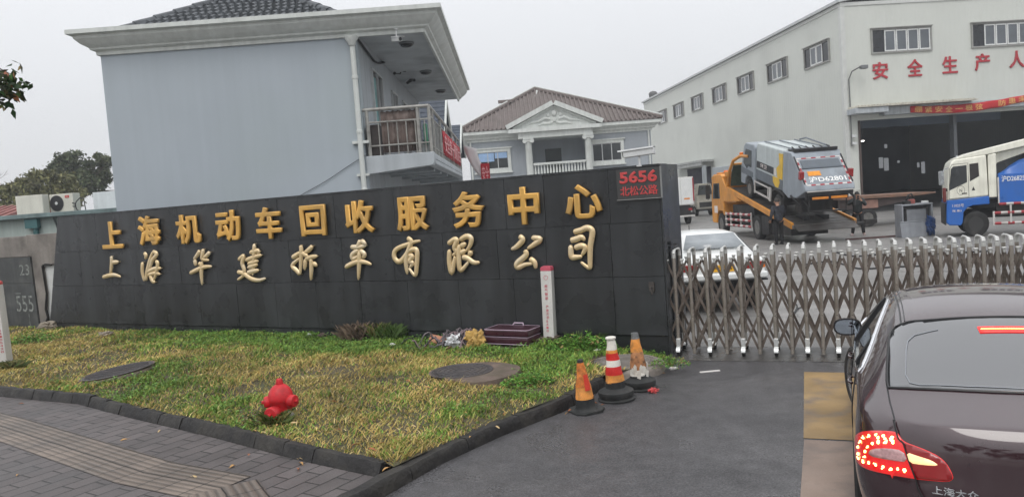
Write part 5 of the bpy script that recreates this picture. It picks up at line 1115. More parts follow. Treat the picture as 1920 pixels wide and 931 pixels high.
# wheel arch recess + cab: outline in (x,z)
cabp=[(.06,1.30),(.10,1.9),(.16,2.4),(.24,2.62),(.40,2.72),(1.55,2.80),(1.72,2.80),(1.72,1.36),(.1,1.30)]
b=MB(); b.prism([(.06,1.30),(.10,1.9),(.17,2.42),(.26,2.62),(.42,2.72),(1.66,2.80),(1.70,1.38)],0.0,BWd,'y'); cb=b.build('cab',m_cream,bt_,bevel=.06,seg=3)
b=MB(); b.prism([(.05,1.296),(.02,.9),(.0,.52),(.12,.42),(.58,.40),(.66,.5),(.70,.86),(.86,1.02),(1.1,1.08),(1.74,1.10),(1.72,1.376)],.003,BWd-.003,'y'); b.build('lower_cab',m_blue,cb,bevel=.03)
b=MB(); b.box(-.02,.1,.42,.0,BWd-.1,1.2); b.build('front_grille',m_chas,cb)
b=MB(); b.prism([(.15,1.64),(.25,2.38),(.34,2.47),(.88,2.49),(.88,1.90)],-.008,.004,'y'); b.build('side_window',m_glass,cb)
b=MB(); b.prism([(.99,1.92),(.99,2.52),(1.34,2.54),(1.36,2.08)],-.008,.004,'y'); b.build('quarter_window',M('rubber_grey_pane',(.035,.03,.03),.35),cb)
b=MB(); b.tube([(.14,-.004,1.35),(.2,-.004,2.40),(.3,-.004,2.54),(.935,-.004,2.56),(.935,-.004,1.40)],.008,4); b.tube([(.14,-.004,1.35),(.935,-.004,1.38)],.006,4); b.build('door_seam',m_chas,cb)
b=MB(); b.box(.66,-.02,1.50,.86,-.001,1.535); b.build('door_handle',m_chas,cb,bevel=.008)
b=MB(); b.lathe([(.15,-.001),(.16,-.001),(.16,-.004),(.15,-.004)],24,(.62,0,1.63),'y',closed=True); b.build('emblem_ring',m_chas,cb)
lettering('lettering','N',m_chas,.57,.67,1.57,1.68,-.002,cb,.003,.0)
b=MB(); b.prism([(1.05,1.6),(1.12,1.74),(1.19,1.6)],-.004,-.001,'y'); b.build('emblem_mark',m_chas,cb)
lettering('lettering','11025号',MATS['white_ink'],.26,.72,1.05,1.16,-.002,cb,.003,.005); lettering('lettering','限 乘3',MATS['white_ink'],.26,.62,.88,.96,-.002,cb,.003,.005)
b=MB(); b.tube([(.16,0,2.44),(-.02,-.18,2.40),(-.1,-.22,2.3)],.016,6); b.box(-.28,-.26,1.86,-.06,-.2,2.34); b.build('mirror',M('mirror_shell',rgb(170,174,176),.25,.6),cb,bevel=.04); b=MB(); b.box(-.10,-.08,1.62,.08,-.02,1.72); b.build('side_lamp',m_chas,cb,bevel=.02)
b=MB(); b.box(-.12,-.12,1.25,.02,.02,1.75); b.build('red_marker',M('dull_red_lens',rgb(110,44,40),.5),cb,bevel=.03)
# raised roof deflector and cream rear cab wall
b=MB(); b.prism([(1.66,2.795),(.5,2.715),(.42,2.74),(1.0,2.90),(3.6,3.30),(6.0,3.36),(6.0,3.15),(3.6,3.05),(1.72,2.80)],.02,BWd-.02,'y'); b.build('roof_deflector',m_cream,cb,bevel=.04)
b=MB(); b.prism([(1.74,1.30),(1.74,2.79),(3.6,3.04),(6.0,3.14),(6.0,1.9),(2.55,1.9),(2.5,1.38)],.34,BWd-.03,'y'); b.prism([(1.72,1.32),(1.72,2.79),(2.04,2.83),(2.04,1.32)],.03,.34,'y'); b.build('fairing',m_cream,cb,bevel=.03)
b=MB(); b.prism([(2.05,1.98),(2.05,2.42),(2.12,2.5),(3.3,2.80),(3.5,2.76),(3.5,1.98)],.322,.338,'y'); b.build('fairing_window',m_glass,cb)
for k in range(6):
    b=MB(); x=.55+k*.36; b.lathe([(.001,.07),(.03,.06),(.04,0)],10,(x,.35,2.77+.055*k)); b.build('roof_marker',m_camw,cb)
# tank
b=MB(); 
prT=[(.0,1.10),(.0,2.12),(.12,2.3),(.5,2.72),(.9,2.86),(1.5,2.86),(1.9,2.72),(2.28,2.3),(BWd,2.12),(BWd,1.10)]
b.box(2.10,.0,1.12,8.6,BWd,2.10); 
vs=[];fs=[]; xs_=[2.12,2.35,2.62,2.95,3.4,8.6]; zt=[2.12,2.24,2.44,2.62,2.72,2.74]
for x,z in zip(xs_,zt):
    for k in range(9):
        a=math.pi*k/8; vs.append((x,BWd/2-BWd/2*math.cos(a)*.985,2.10+(z-2.10)*math.sin(a)**.4))
for i in range(5):
    for k in range(8): fs.append((i*9+k,i*9+k+1,(i+1)*9+k+1,(i+1)*9+k))
fs.append(tuple(range(9))); fs.append(tuple(range(45,54))[::-1]); b.add(vs,fs); tk=b.build('tank',m_blue,bt_,bevel=.015)
lettering('lettering','沪D26825',m_crisp,2.22,3.10,1.83,2.04,-.003,tk,.008,.012)
b=MB(); b.box(2.06,-.02,1.10,2.12,.02,2.0); striped_bar(b,(2.1,-.01,1.08),(6.5,-.01,1.08),.045,16); b.build('edge_strip',[m_whp,m_redp],tk,smooth=False)
b=MB(); striped_bar(b,(1.90,-.02,.78),(6.0,-.02,.78),.05,16); striped_bar(b,(1.90,-.02,.42),(6.0,-.02,.42),.05,16); b.cur=0; b.box(1.84,-.05,.36,1.92,.01,.84); b.box(2.5,-.05,.42,2.57,.0,1.06); b.build('side_guard',[m_whp,m_redp],bt_,smooth=False)
# ================================================================== BACKGROUND TRUCKS
wt=thing('box_truck','rear of a white box truck parked between the sign wall and the warehouse side door','truck',(10.35,50.0,0),R(2))
b=MB(); b.box(0,0,1.25,1.72,5,3.08); bx_=b.build('cargo_box',m_whp,wt,bevel=.03)
b=MB(); b.box(.05,-.03,1.30,.85,-.003,3.02); b.box(.87,-.03,1.30,1.64,-.003,3.02); b.build('rear_door',M('white_door_paint',rgb(222,224,222),.5,var=.06),bx_,bevel=.01)
b=MB(); b.box(1.65,-.035,1.5,1.72,-.004,3.0); b.build('red_edge',m_redp,bx_); b=MB(); b.box(1.05,-.04,1.62,1.42,-.031,1.72); b.build('orange_label',M('amber_reflector',rgb(226,140,50),.35),bx_)
b=MB(); b.box(.2,.2,.6,1.5,4.9,1.24); b.box(0,-.02,.62,1.72,.1,.78); b.build('chassis',m_chas,wt); b=MB(); b.box(1.3,-.03,.9,1.55,-.003,1.05); b.build('tail_lamp',m_tl,wt)
b=MB(); b.box(.02,-.04,.5,1.7,-.021,.6); b.build('rear_bumper',m_whp,wt)
for x in (.2,1.5):
    wheel(wt,x,1.0,.42,.42,.3,m_tyre,m_rim,-1 if x<1 else 1); wheel(wt,x,4.2,.42,.42,.3,m_tyre,m_rim,-1 if x<1 else 1)
nt2=thing('chassis_truck','bare pale truck front standing before the dark side door of the warehouse','truck',(15.15,62.0,0),R(8))
b=MB(); b.box(.0,.0,.55,1.5,.9,1.62); b.prism([(0,1.62),(.2,2.6),(1.3,2.6),(1.5,1.62)],.1,.85,'y'); b.build('cab_shell',M('dusty_pale_paint',rgb(176,172,160),.7,var=.25,scale=3,dirt=rgb(100,90,80),dirtamt=.6),nt2,bevel=.05)
b=MB(); b.prism([(.12,1.7),(.27,2.45),(1.23,2.45),(1.38,1.7)],.06,.098,'y'); b.build('windscreen',m_glass,nt2); b=MB(); b.box(.2,-.03,.7,1.3,-.003,1.1); b.box(.1,-.06,.4,1.4,0,.55); b.build('grille',m_chas,nt2)
b=MB(); b.tube([(0,.2,2.2),(-.28,.1,2.3),(-.3,.1,1.6)],.02,6); b.box(-.36,.05,1.6,-.22,.12,2.2); b.build('mirror',m_chas,nt2)
for x in (.1,1.4): wheel(nt2,x,.6,.42,.42,.25,m_tyre,m_rim,-1 if x<.5 else 1); wheel(nt2,x,4.0,.42,.42,.25,m_tyre,m_rim,-1 if x<.5 else 1)
b=MB(); b.box(.45,.5,.6,.6,4.6,.8); b.box(.95,.5,.6,1.1,4.6,.8); b.build('chassis',m_chas,nt2)
# rusty flatbed trailer by the door
ft=thing('flatbed_trailer','long rusty flatbed trailer with an upswept tail standing in front of the warehouse door','trailer',(15.2,35.2,0),0)
b=MB(); b.prism([(0,1.32),(0,1.45),(4.35,1.40),(4.35,1.34),(3.4,1.28)],0,2.3,'y'); b.build('deck',M('rusty_plank_deck',rgb(120,94,80),.85,var=.3,scale=2,fine=.2,dirt=rgb(160,110,80),dirtamt=.6),ft)
b=MB(); b.prism([(.0,.84),(.0,1.315),(3.3,1.275),(2.9,1.05),(1.9,.9)],.15,.35,'y'); b.prism([(.0,.84),(.0,1.315),(3.3,1.275),(2.9,1.05),(1.9,.9)],1.95,2.15,'y'); b.build('side_beam',M('dark_rusty_beam',rgb(70,60,58),.8,var=.3,scale=2),ft)
b=MB(); b.box(.7,.1,.85,1.75,.148,1.25); b.build('tool_box',M('rusty_pink_panel',rgb(150,116,104),.8,var=.25,scale=4),ft,bevel=.02)
for x in (.5,1.25): wheel(ft,x,.2,.42,.42,.26,m_tyre,m_rim,-1).rotation_euler.z=R(90); wheel(ft,x,2.1,.42,.42,.26,m_tyre,m_rim,-1).rotation_euler.z=R(-90)
# ================================================================== SEDAN
m_car=M('dark_plum_metallic',(.034,.009,.014),.48,.28,var=.06,scale=1,coat=1.0,coatior=1.88,spec=.3,fine=.03,rvar=.04,dirt=(.06,.05,.05),dirtamt=.15)
m_trim=M('black_trim',(.008,.008,.009),.35)
m_chr=M('chrome_trim',(.75,.76,.78),.12,1.0,var=.02)
m_cglass=M('car_glass',(.022,.024,.028),.06,var=.05,spec=1.0,coat=1,coatior=1.9,rvar=.02)
CANG=R(24); cf=Vector((math.sin(CANG),math.cos(CANG),0)); crt=Vector((cf.y,-cf.x,0))
rcor=Vector((1.955,4.534,0)); CO_=rcor+crt*.91*1.06-cf*.2
sed=thing('sedan','dark plum sedan waiting at the gate with its red tail lamp and brake lights lit','car',tuple(CO_),-CANG); sed.scale=(1.06,1,1.03)
# body cage: top rows (centre, mid, edge) and side rows per station
ST=[ # y positions vary per row: each entry (top c0,c1,c2),(side rows 3..6)
 dict(t=[(0,.10,.975),(.40,.12,.970),(.700,.19,.945)],s=[(.83,.27,.90),(.885,.24,.70),(.875,.20,.45),(.80,.28,.24)]),
 dict(t=[(0,.50,1.07),(.42,.52,1.063),(.735,.58,1.035)],s=[(.865,.66,.945),(.905,.66,.72),(.905,.66,.46),(.85,.66,.22)]),
 dict(t=[(0,.86,1.245),(.38,.88,1.235),(.66,.94,1.205)],s=[(.865,1.06,.965),(.91,1.12,.74),(.91,1.12,.46),(.86,1.12,.22)]),
 dict(t=[(0,1.28,1.425),(.36,1.30,1.412),(.585,1.36,1.372)],s=[(.868,1.55,.968),(.912,1.6,.74),(.912,1.6,.46),(.86,1.6,.22)]),
 dict(t=[(0,1.95,1.478),(.36,1.95,1.465),(.600,1.97,1.418)],s=[(.872,2.1,.962),(.914,2.1,.74),(.914,2.1,.46),(.86,2.1,.22)]),
 dict(t=[(0,2.6,1.462),(.36,2.6,1.45),(.595,2.58,1.402)],s=[(.872,2.7,.95),(.914,2.7,.73),(.914,2.7,.46),(.86,2.7,.22)]),
 dict(t=[(0,3.05,1.36),(.38,3.02,1.345),(.615,2.95,1.30)],s=[(.868,3.2,.935),(.912,3.2,.72),(.912,3.2,.46),(.86,3.2,.22)]),
 dict(t=[(0,3.72,1.045),(.45,3.66,1.04),(.735,3.50,1.0)],s=[(.855,3.6,.905),(.905,3.7,.70),(.905,3.7,.45),(.85,3.7,.22)]),
 dict(t=[(0,4.45,.90),(.42,4.40,.89),(.68,4.30,.86)],s=[(.80,4.25,.78),(.86,4.25,.62),(.86,4.25,.42),(.80,4.25,.22)]),
 dict(t=[(0,4.80,.72),(.36,4.76,.71),(.58,4.66,.69)],s=[(.68,4.58,.64),(.72,4.6,.52),(.72,4.6,.38),(.68,4.58,.24)]),
]
def build_sedan_body():
    bm=bmesh.new(); cr=bm.edges.layers.float.new('crease_edge')
    V={}
    def v(key,x,y,z):
        k=(key,) if not isinstance(key,tuple) else key
        if k not in V: V[k]=bm.verts.new((x,y,z))
        return V[k]
    for sgn in (1,-1):
        for i,S in enumerate(ST):
            for j,(x,y,z) in enumerate(S['t']): v(('t',i,j,0 if x==0 else sgn),sgn*x,y,z)
            for j,(x,y,z) in enumerate(S['s']): v(('s',i,j,sgn),sgn*x,y,z)
    def T(i,j,s): return V[('t',i,j,0 if j==0 else s)]
    def Sd(i,j,s): return T(i,2,s) if j==0 else V[('s',i,j-1,s)]
    # rear face grid: levels follow side rows
    lev=[(.90,.035),(.70,.02),(.45,-.03),(.24,.08)]
    for s in (1,-1):
        for k,(z,y) in enumerate(lev):
            for j,x in ((0,0),(1,.42)):
                kk=('r',k,j,0 if j==0 else s)
                if kk not in V: V[kk]=bm.verts.new((s*x,y+(.015 if j==1 else 0),z))
    def Rr(k,j,s):
        if k==0: return T(0,j,s)
        if j==2: return Sd(0,k,s)
        return V[('r',k-1,j,0 if j==0 else s)]
    for s in (1,-1):
        for i in range(len(ST)-1):
            for j in range(2): bm.faces.new([T(i,j,s),T(i+1,j,s),T(i+1,j+1,s),T(i,j+1,s)])
            for j in range(4): bm.faces.new([Sd(i,j,s),Sd(i+1,j,s),Sd(i+1,j+1,s),Sd(i,j+1,s)])
        for k in range(4):
            for j in range(2): bm.faces.new([Rr(k,j,s),Rr(k,j+1,s),Rr(k+1,j+1,s),Rr(k+1,j,s)])
        n=len(ST)-1
        bm.faces.new([T(n,0,s),T(n,1,s),V[('s',n,3,s)]] if False else [T(n,0,s),T(n,1,s),T(n,2,s),V[('s',n,0,s)],V[('s',n,1,s)],V[('s',n,2,s)],V[('s',n,3,s)]]) if False else None
    n=len(ST)-1
    lp=[T(n,0,1),T(n,1,1),T(n,2,1)]+[V[('s',n,k,1)] for k in range(4)]+[V[('s',n,k,-1)] for k in (3,2,1,0)]+[T(n,2,-1),T(n,1,-1)]
    bm.faces.new(lp)
    lp=[V[('s',i,3,1)] for i in range(n+1)]+[V[('s',i,3,-1)] for i in range(n,-1,-1)]
    # underside strip
    for i in range(n): bm.faces.new([V[('s',i,3,1)],V[('s',i+1,3,1)],V[('s',i+1,3,-1)],V[('s',i,3,-1)]])
    bm.faces.new([Rr(4,0,1),Rr(4,1,1),Rr(4,2,1),Rr(4,2,-1),Rr(4,1,-1)])
    bmesh.ops.recalc_face_normals(bm,faces=bm.faces)
    def crease(a,b,w):
        for e in a.link_edges:
            if e.other_vert(a)==b: e[cr]=w
    for s in (1,-1):
        for j in range(2): crease(T(0,j,s),T(0,j+1,s),.75)          # boot lip
        for i in range(0,len(ST)-1): crease(Sd(i,1,s),Sd(i+1,1,s),.45); crease(T(i,2,s),T(i+1,2,s),.30)
        for j in range(2): crease(T(1,j,s),T(1,j+1,s),.35); crease(T(3,j,s),T(3,j+1,s),.25)
        for i in range(len(ST)-1): crease(Sd(i,4,s),Sd(i+1,4,s),.6)
    me=bpy.data.meshes.new('body'); bm.to_mesh(me); bm.free()
    o=bpy.data.objects.new('body',me); COL.objects.link(o)
    md=o.modifiers.new('sub','SUBSURF'); md.levels=4; md.render_levels=4
    me2=bpy.data.meshes.new_from_object(o.evaluated_get(bpy.context.evaluated_depsgraph_get()))
    o.modifiers.clear(); o.data=me2
    # wheel arches
    c=MB()
    for y in (1.10,3.86):
        for s in (1,-1): c.cyl((s*.62,y,.335),(s*1.1,y,.335),.375,n=40)
    co=c.build('cutter',m_trim); bo=o.modifiers.new('b','BOOLEAN'); bo.object=co; bo.operation='DIFFERENCE'; bo.solver='EXACT'
    me3=bpy.data.meshes.new_from_object(o.evaluated_get(bpy.context.evaluated_depsgraph_get()))
    o.modifiers.clear(); o.data=me3; bpy.data.objects.remove(co)
    me3.materials.clear(); me3.materials.append(m_car)
    me3.polygons.foreach_set('material_index',[0]*len(me3.polygons)); me3.polygons.foreach_set('use_smooth',[True]*len(me3.polygons)); me3.set_sharp_from_angle(angle=R(50))
    o.parent=sed; return o,me2
sbody,smooth_me=build_sedan_body()
bvh=BVHTree.FromPolygons([v.co[:] for v in smooth_me.vertices],[p.vertices[:] for p in smooth_me.polygons])
def dense(P,closed=True,step=.03):
    Q=[]; n=len(P)
    for i in range(n if closed else n-1):
        a=Vector(P[i]);c=Vector(P[(i+1)%n]); k=max(1,int((c-a).length/step))
        for j in range(k): Q.append(a.lerp(c,j/k))
    if not closed: Q.append(Vector(P[-1]))
    return Q
def smooth_loop(P,it=2,closed=True):
    P=[Vector(p) for p in P]
    for _ in range(it):
        Q=[]; n=len(P)
        for i in range(n):
            a=P[i];c=P[(i+1)%n]; Q+= [a.lerp(c,.25),a.lerp(c,.75)]
        P=Q
    return P
def cast(o,d,off):
    h=bvh.ray_cast(Vector(o),Vector(d)); 
    if h[0] is None: 
        h=bvh.find_nearest(Vector(o)+Vector(d)*2.0)
    return h[0]+h[1]*(off if h[1].dot(Vector(d))<0 else -off)
def patch(name,P2,to3,d,off,mat,parent,step=.04,thick=.0):
    """P2: outline in 2-D; to3(u,v) -> ray origin; the outline is filled, gridded and laid on the body"""
    bm=bmesh.new(); vs=[bm.verts.new((p[0],p[1],0)) for p in P2]; bm.faces.new(vs)
    xs=[p[0] for p in P2]; ys=[p[1] for p in P2]
    x=min(xs)+step
    while x<max(xs): bmesh.ops.bisect_plane(bm,geom=bm.verts[:]+bm.edges[:]+bm.faces[:],plane_co=(x,0,0),plane_no=(1,0,0)); x+=step
    y=min(ys)+step
    while y<max(ys): bmesh.ops.bisect_plane(bm,geom=bm.verts[:]+bm.edges[:]+bm.faces[:],plane_co=(0,y,0),plane_no=(0,1,0)); y+=step
    for v in bm.verts: v.co=cast(to3(v.co.x,v.co.y),d,off)
    bmesh.ops.triangulate(bm,faces=bm.faces)
    me=bpy.data.meshes.new(name); bm.to_mesh(me); bm.free(); me.materials.append(mat); me.polygons.foreach_set('use_smooth',[True]*len(me.polygons))
    o=bpy.data.objects.new(name,me); COL.objects.link(o); o.parent=parent
    # face outwards
    dv=Vector(d); s=sum((p.normal.dot(dv))*p.area for p in me.polygons)
    if s>0: me.flip_normals()
    md=o.modifiers.new('solid','SOLIDIFY'); md.thickness=max(thick,.004); md.offset=-1
    return o
rear3=lambda u,v:(u,-3,v); RD=(0,1,0)
side3=lambda u,v:(-3,u,v); SDIR=(1,0,0)
top3=lambda u,v:(u,v,4); TD=(0,0,-1)
def line_on(b,P,to3,d,off,r_,step=.03,closed=False,n=6):
    Q=[cast(to3(p[0],p[1]),d,off) for p in dense([(p[0],p[1],0) for p in P],closed,step)]
    if closed: Q.append(Q[0])
    b.tube(Q,r_,n,cap=not closed)
# rear window laid on the sloping back (plan outline)
wz=[(-.655,1.285),(-.625,1.345),(-.58,1.305),(-.43,1.25),(-.24,1.237),(0,1.234),(.24,1.237),(.43,1.25),(.58,1.305),(.625,1.345),(.655,1.285),(.675,1.05),(.694,.80),(.702,.64),(.69,.60),(.495,.545),(.235,.503),(0,.493),(-.235,.503),(-.495,.545),(-.69,.60),(-.702,.64),(-.694,.80),(-.675,1.05)]
wzs=smooth_loop(wz,1)
# the outline is traced in plan (x,y) and laid on from above
rwin=patch('rear_window',wzs,top3,TD,.003,m_cglass,sed)
b=MB(); line_on(b,[(p[0],p[1]) for p in wzs],top3,TD,.003,.0085,closed=True); b.build('window_seal',m_trim,rwin)
# brake light strip behind the top of the glass and its housing
bl=patch('brake_light',[(-.16,1.045),(.16,1.045),(.167,1.11),(-.167,1.11)],top3,TD,.009,M('lit_red_strip',(.9,.03,.02),.3,emit=1.1,emcol=(1,.03,.03)),rwin)
b=MB()
for k in range(25): 
    q=cast((-.146+.01215*k,1.077,4),TD,.012); b.lathe([(.001,.004),(.0065,.002),(.007,0)],8,tuple(q))
b.build('light_emitting_diode',M('lit_amber_red_diode',(1,.5,.1),.3,emit=7,emcol=(1,.42,.10)),bl)
b=MB(); line_on(b,[(-.383,1.114),(-.52,1.09),(-.56,1.04),(-.575,.95),(-.597,.70),(-.58,.62),(-.53,.59),(-.293,.552),(0,.53),(.4,.56)],top3,TD,.006,.003); b.build('interior_shelf_line',M('grey_line',rgb(150,154,160),.4),rwin)
# tail lamps
lampL=[(-.886,.70),(-.884,.755),(-.865,.80),(-.84,.832),(-.788,.866),(-.715,.889),(-.672,.895),(-.655,.862),(-.63,.848),(-.584,.840),(-.529,.825),(-.485,.807),(-.448,.775),(-.422,.715),(-.424,.69),(-.45,.676),(-.508,.670),(-.592,.662),(-.649,.658),(-.737,.651),(-.828,.636),(-.875,.625),(-.888,.65)]
m_lampbase=M('lit_red_lens',(.55,.012,.012),.15,emit=.40,emcol=(1,.02,.02),coat=1,rvar=.02,var=.05)
m_lampdim=M('unlit_red_lens',(.24,.008,.010),.15,emit=.05,emcol=(1,.03,.03),coat=1,rvar=.02,var=.05)
m_led=M('lit_amber_diode',(1,.62,.2),.3,emit=5.5,emcol=(1,.62,.20)); m_clear=M('clear_lens',rgb(190,150,150),.1,coat=1,var=.2,scale=30); m_rev=M('lit_reverse_lens',(.9,.6,.3),.15,emit=.9,emcol=(1,.75,.35),coat=1)
def diag(u,v): return (u*1.0-0,-3,v)
for sgn in (-1,1):
    def rr3(u,v,sgn=sgn): 
        # rays lean inwards near the corner so that the lamp wraps round it
        return (u*sgn*-1*-1 if False else sgn*abs(u),-3,v)
    Ls=smooth_loop(lampL,2)
    def wrap(u,v,sgn=sgn): return (sgn*abs(u),-3,v)
    lo=patch('tail_lamp',[(p[0],p[1]) for p in Ls if True],(lambda u,v,sgn=sgn:(u if sgn<0 else -u,-3,v)),RD,.010,m_lampbase,sed,step=.025,thick=.02)
    if sgn<0: lo['label']='tail lamp with lit ring of yellow diodes'
    tr=lambda u,v,sgn=sgn:(u if sgn<0 else -u,-3,v)
    P=[(-.652,.858),(-.63,.846),(-.584,.838),(-.529,.823),(-.485,.805),(-.450,.774),(-.424,.715),(-.426,.692),(-.45,.679),(-.508,.673),(-.592,.665),(-.622,.76)]
    patch('inner_lens',P,tr,RD,.0125,m_lampdim,lo,step=.025)
    patch('clear_lens',smooth_loop([(-.815,.735),(-.79,.768),(-.72,.797),(-.643,.806),(-.624,.747),(-.692,.737),(-.752,.730),(-.80,.722)],1),tr,RD,.016,m_clear,lo,step=.02)
    patch('reverse_lens',smooth_loop([(-.632,.80),(-.564,.788),(-.514,.780),(-.480,.757),(-.555,.747),(-.618,.744)],1),tr,RD,.016,m_rev,lo,step=.02)
    b=MB(); pts=[]
    # two arcs of diodes over the top and round the outer end, one short row beneath
    for rad,nk in ((1.0,15),(.74,13)):
        cpts=[(-.693,.864),(-.734,.856),(-.774,.845),(-.808,.828),(-.838,.80),(-.856,.765),(-.868,.725),(-.868,.69),(-.866,.664)]
        if rad<1: cpts=[(-.691,.830),(-.724,.826),(-.76,.814),(-.791,.796),(-.815,.766),(-.829,.736),(-.836,.70),(-.84,.668)]
        Q=dense([(p[0],p[1],0) for p in cpts],False,.021)
        pts+=[(q.x,q.y) for q in Q]
    pts+=[(-.814+.0346*k,.676+.004*k) for k in range(6)]+[(-.70-.03*k,.846-.004*k) for k in range(3)]
    for u,v in pts:
        q=cast(tr(u+random.uniform(-.003,.003),v+random.uniform(-.003,.003)),RD,.011); r_=random.uniform(.007,.0105)
        b.lathe([(.001,-.006),(r_*.8,-.004),(r_,0)],7,tuple(q),'y'); 
        
        for _ in range(2): b.lathe([(.001,-.006),(r_*.45,-.004),(r_*.55,0)],6,(q.x+random.uniform(-.010,.010),q.y+.001,q.z+random.uniform(-.012,.012)),'y')
    prev=None
    for u,v in pts+[pts[0]]:
        q=cast(tr(u,v),RD,.010)
        b.cur=1
        if prev is not None: b.tube([prev,q],.0012,4)
        prev=q
    b.build('light_emitting_diode',[m_led,m_lampbase],lo)
# panel gaps
def gap(*a):
    b=MB(); line_on(b,*a); b.build('panel_gap',m_trim,sed)
for s in (-1,1):
    gap([(s*.705,.655),(s*.697,.446),(s*.682,.255)],top3,TD,.001,.0045)
    gap([(s*.682,.945),(s*.664,.861),(s*.658,.856),(s*.639,.841),(s*.622,.76),(s*.592,.662),(s*.583,.612),(s*.562,.57),(s*.52,.53)],rear3,RD,.014,.0045)
    gap([(s*.52,.53),(0,.52)],rear3,RD,.001,.004)
    gap([(s*.583,1.327),(s*.576,1.662),(s*.574,2.215),(s*.565,2.8)],top3,TD,.001,.006)
    gap([(s*.560,1.335),(s*.554,1.7),(s*.552,2.2),(s*.545,2.8)],top3,TD,.001,.004)

b=MB()
line_on(b,[(-.36,.50),(.36,.50)],rear3,RD,.004,.008); b.build('lower_chrome',m_chr,sed)
# bumper line below and rear plate recess
patch('number_plate',[(-.22,.60),(.22,.60),(.22,.72),(-.22,.72)],rear3,RD,.012,M('blue_plate',rgb(40,80,160),.4),sed,step=.06) if False else None
# chrome badge lettering on the boot lid, lower left, laid on the curved panel
def wrap_text(s,x0,x1,z0,z1,mat,off):
    o=lettering('badge_lettering',s,mat,x0,x1,z0,z1,0,sed,.006,.008)
    for v in o.data.vertices:
        q=cast((v.co.x,-3,v.co.z),RD,off); v.co.y=q.y+ (v.co.y)*1.0
    return o
wrap_text('上海大众',-.523,-.313,.600,.646,m_chr,.002)
# side windows (left and right) with chrome surround
swP=[(3.42,.985),(3.05,1.18),(2.75,1.30),(2.40,1.355),(2.12,1.32),(1.79,1.19),(1.45,1.07),(1.28,.995),(1.42,.965),(1.9,.955),(2.6,.955)]
for s in (-1,1):
    s3=lambda u,v,s=s:(s*3,u,v); dd=(-s,0,0)
    P=smooth_loop(swP,1)
    gl=patch('side_window',[(p[0],p[1]) for p in P],s3,dd,.004,m_cglass,sed,step=.06)
    b=MB(); line_on(b,[(p[0],p[1]) for p in P],s3,dd,.005,.011,closed=True); b.build('chrome_surround',m_chr,gl)
    for P_,r_ in (([(1.70,.965),(1.72,1.15)],.014),([(2.56,.965),(2.46,1.34)],.022)):
        b=MB(); line_on(b,P_,s3,dd,.006,r_); b.build('window_pillar',m_trim,gl)
    b=MB(); line_on(b,[(3.55,.95),(3.5,.5),(3.35,.32)],s3,dd,.001,.005); line_on(b,[(2.45,.99),(2.42,.5),(2.45,.30)],s3,dd,.001,.005); line_on(b,[(1.52,.99),(1.45,.75),(1.5,.45),(1.62,.30)],s3,dd,.001,.005); b.build('door_gap',m_trim,sed)
    for y in (2.62,1.72):
        b=MB(); q=cast((s*3,y,.83),dd,.03); b.tube([(q.x-s*.02,y-.1,.83),(q.x,y-.07,.832),(q.x,y+.07,.832),(q.x-s*.02,y+.1,.83)],.011,6); b.build('door_handle',m_car,sed)
    # mirror
    mr_=MB(); y0_=2.98; q=cast((s*3,y0_,.98),dd,0)
    cx=s*.93
    vs=[];fs=[];nr_=8;ns=18
    for i in range(nr_+1):
        t=i/nr_; ra=math.sqrt(max(0,1-(1-t)**2)) if t<1 else 1
        for j in range(ns):
            a=2*math.pi*j/ns; ca,sa=math.cos(a),math.sin(a); ex=math.copysign(abs(ca)**.75,ca); ez=math.copysign(abs(sa)**.75,sa)
            vs.append((cx+ex*.115*max(ra,.02),y0_+.115-.16*t,1.02+ez*.078*max(ra,.02)))
    for i in range(nr_):
        for j in range(ns): fs.append((i*ns+j,i*ns+(j+1)%ns,(i+1)*ns+(j+1)%ns,(i+1)*ns+j))
    fs.append(tuple(range(nr_*ns,(nr_+1)*ns)))
    mr_.add(vs,fs); mr_.tube([(q.x-s*.03,y0_+.03,.955),(q.x+s*.05,y0_+.03,.965),(cx-s*.08,y0_+.02,.99)],[.035,.028,.03],8); mo=mr_.build('mirror',M('black_mirror_shell',(.016,.014,.016),.25,coat=.6),sed,ang=50)
    b=MB(); P=[]
    for j in range(ns):
        a=2*math.pi*j/ns; ca,sa=math.cos(a),math.sin(a); P.append((cx+math.copysign(abs(ca)**.75,ca)*.100,1.02+math.copysign(abs(sa)**.75,sa)*.064))
    b.prism(P,y0_-.049,y0_-.0455,'y'); b.build('mirror_glass',M('mirror_glass',(.55,.62,.70),.03,1.0,var=.02,rvar=.01),mo)
# wheels
m_alloy=M('silver_alloy',rgb(190,190,192),.3,.8,var=.1,dirt=rgb(110,104,98),dirtamt=.5,dscale=6)
def alloy_wheel(x,y,s):
    r_=.335; t=MB(); h=.11
    t.lathe([(r_*.68,-h*.9),(r_*.86,-h),(r_*.96,-h*.85),(r_,-h*.5),(r_,h*.5),(r_*.96,h*.85),(r_*.86,h),(r_*.68,h*.9)],40,(0,0,0),'x',closed=True); o=t.build('wheel',m_tyre,sed,loc=(x,y,r_))
    k=MB(); k.lathe([(r_*.70,s*h*.92),(r_*.655,s*h*.86),(r_*.64,-s*h*.8),(r_*.70,-s*h*.85)],40,(0,0,0),'x',closed=True)
    for j in range(5):
        a=2*math.pi*j/5; X=Matrix.Rotation(a,4,'X'); k.prism([(-.03,.03),(-.045,r_*.66),(-.015,r_*.66),(0,.09),(.015,r_*.66),(.045,r_*.66),(.03,.03)],s*h*.45,s*h*.75,'x',X)
    k.lathe([(.06,s*h*.4),(.055,s*h*.8),(.001,s*h*.85)],20,(0,0,0),'x'); k.build('rim',m_alloy,o)
    k=MB(); k.lathe([(r_*.62,-s*h*.2),(.001,-s*h*.2)],24,(0,0,0),'x'); k.build('brake_disc',M('dark_disc',(.03,.03,.03),.6,.3),o); return o
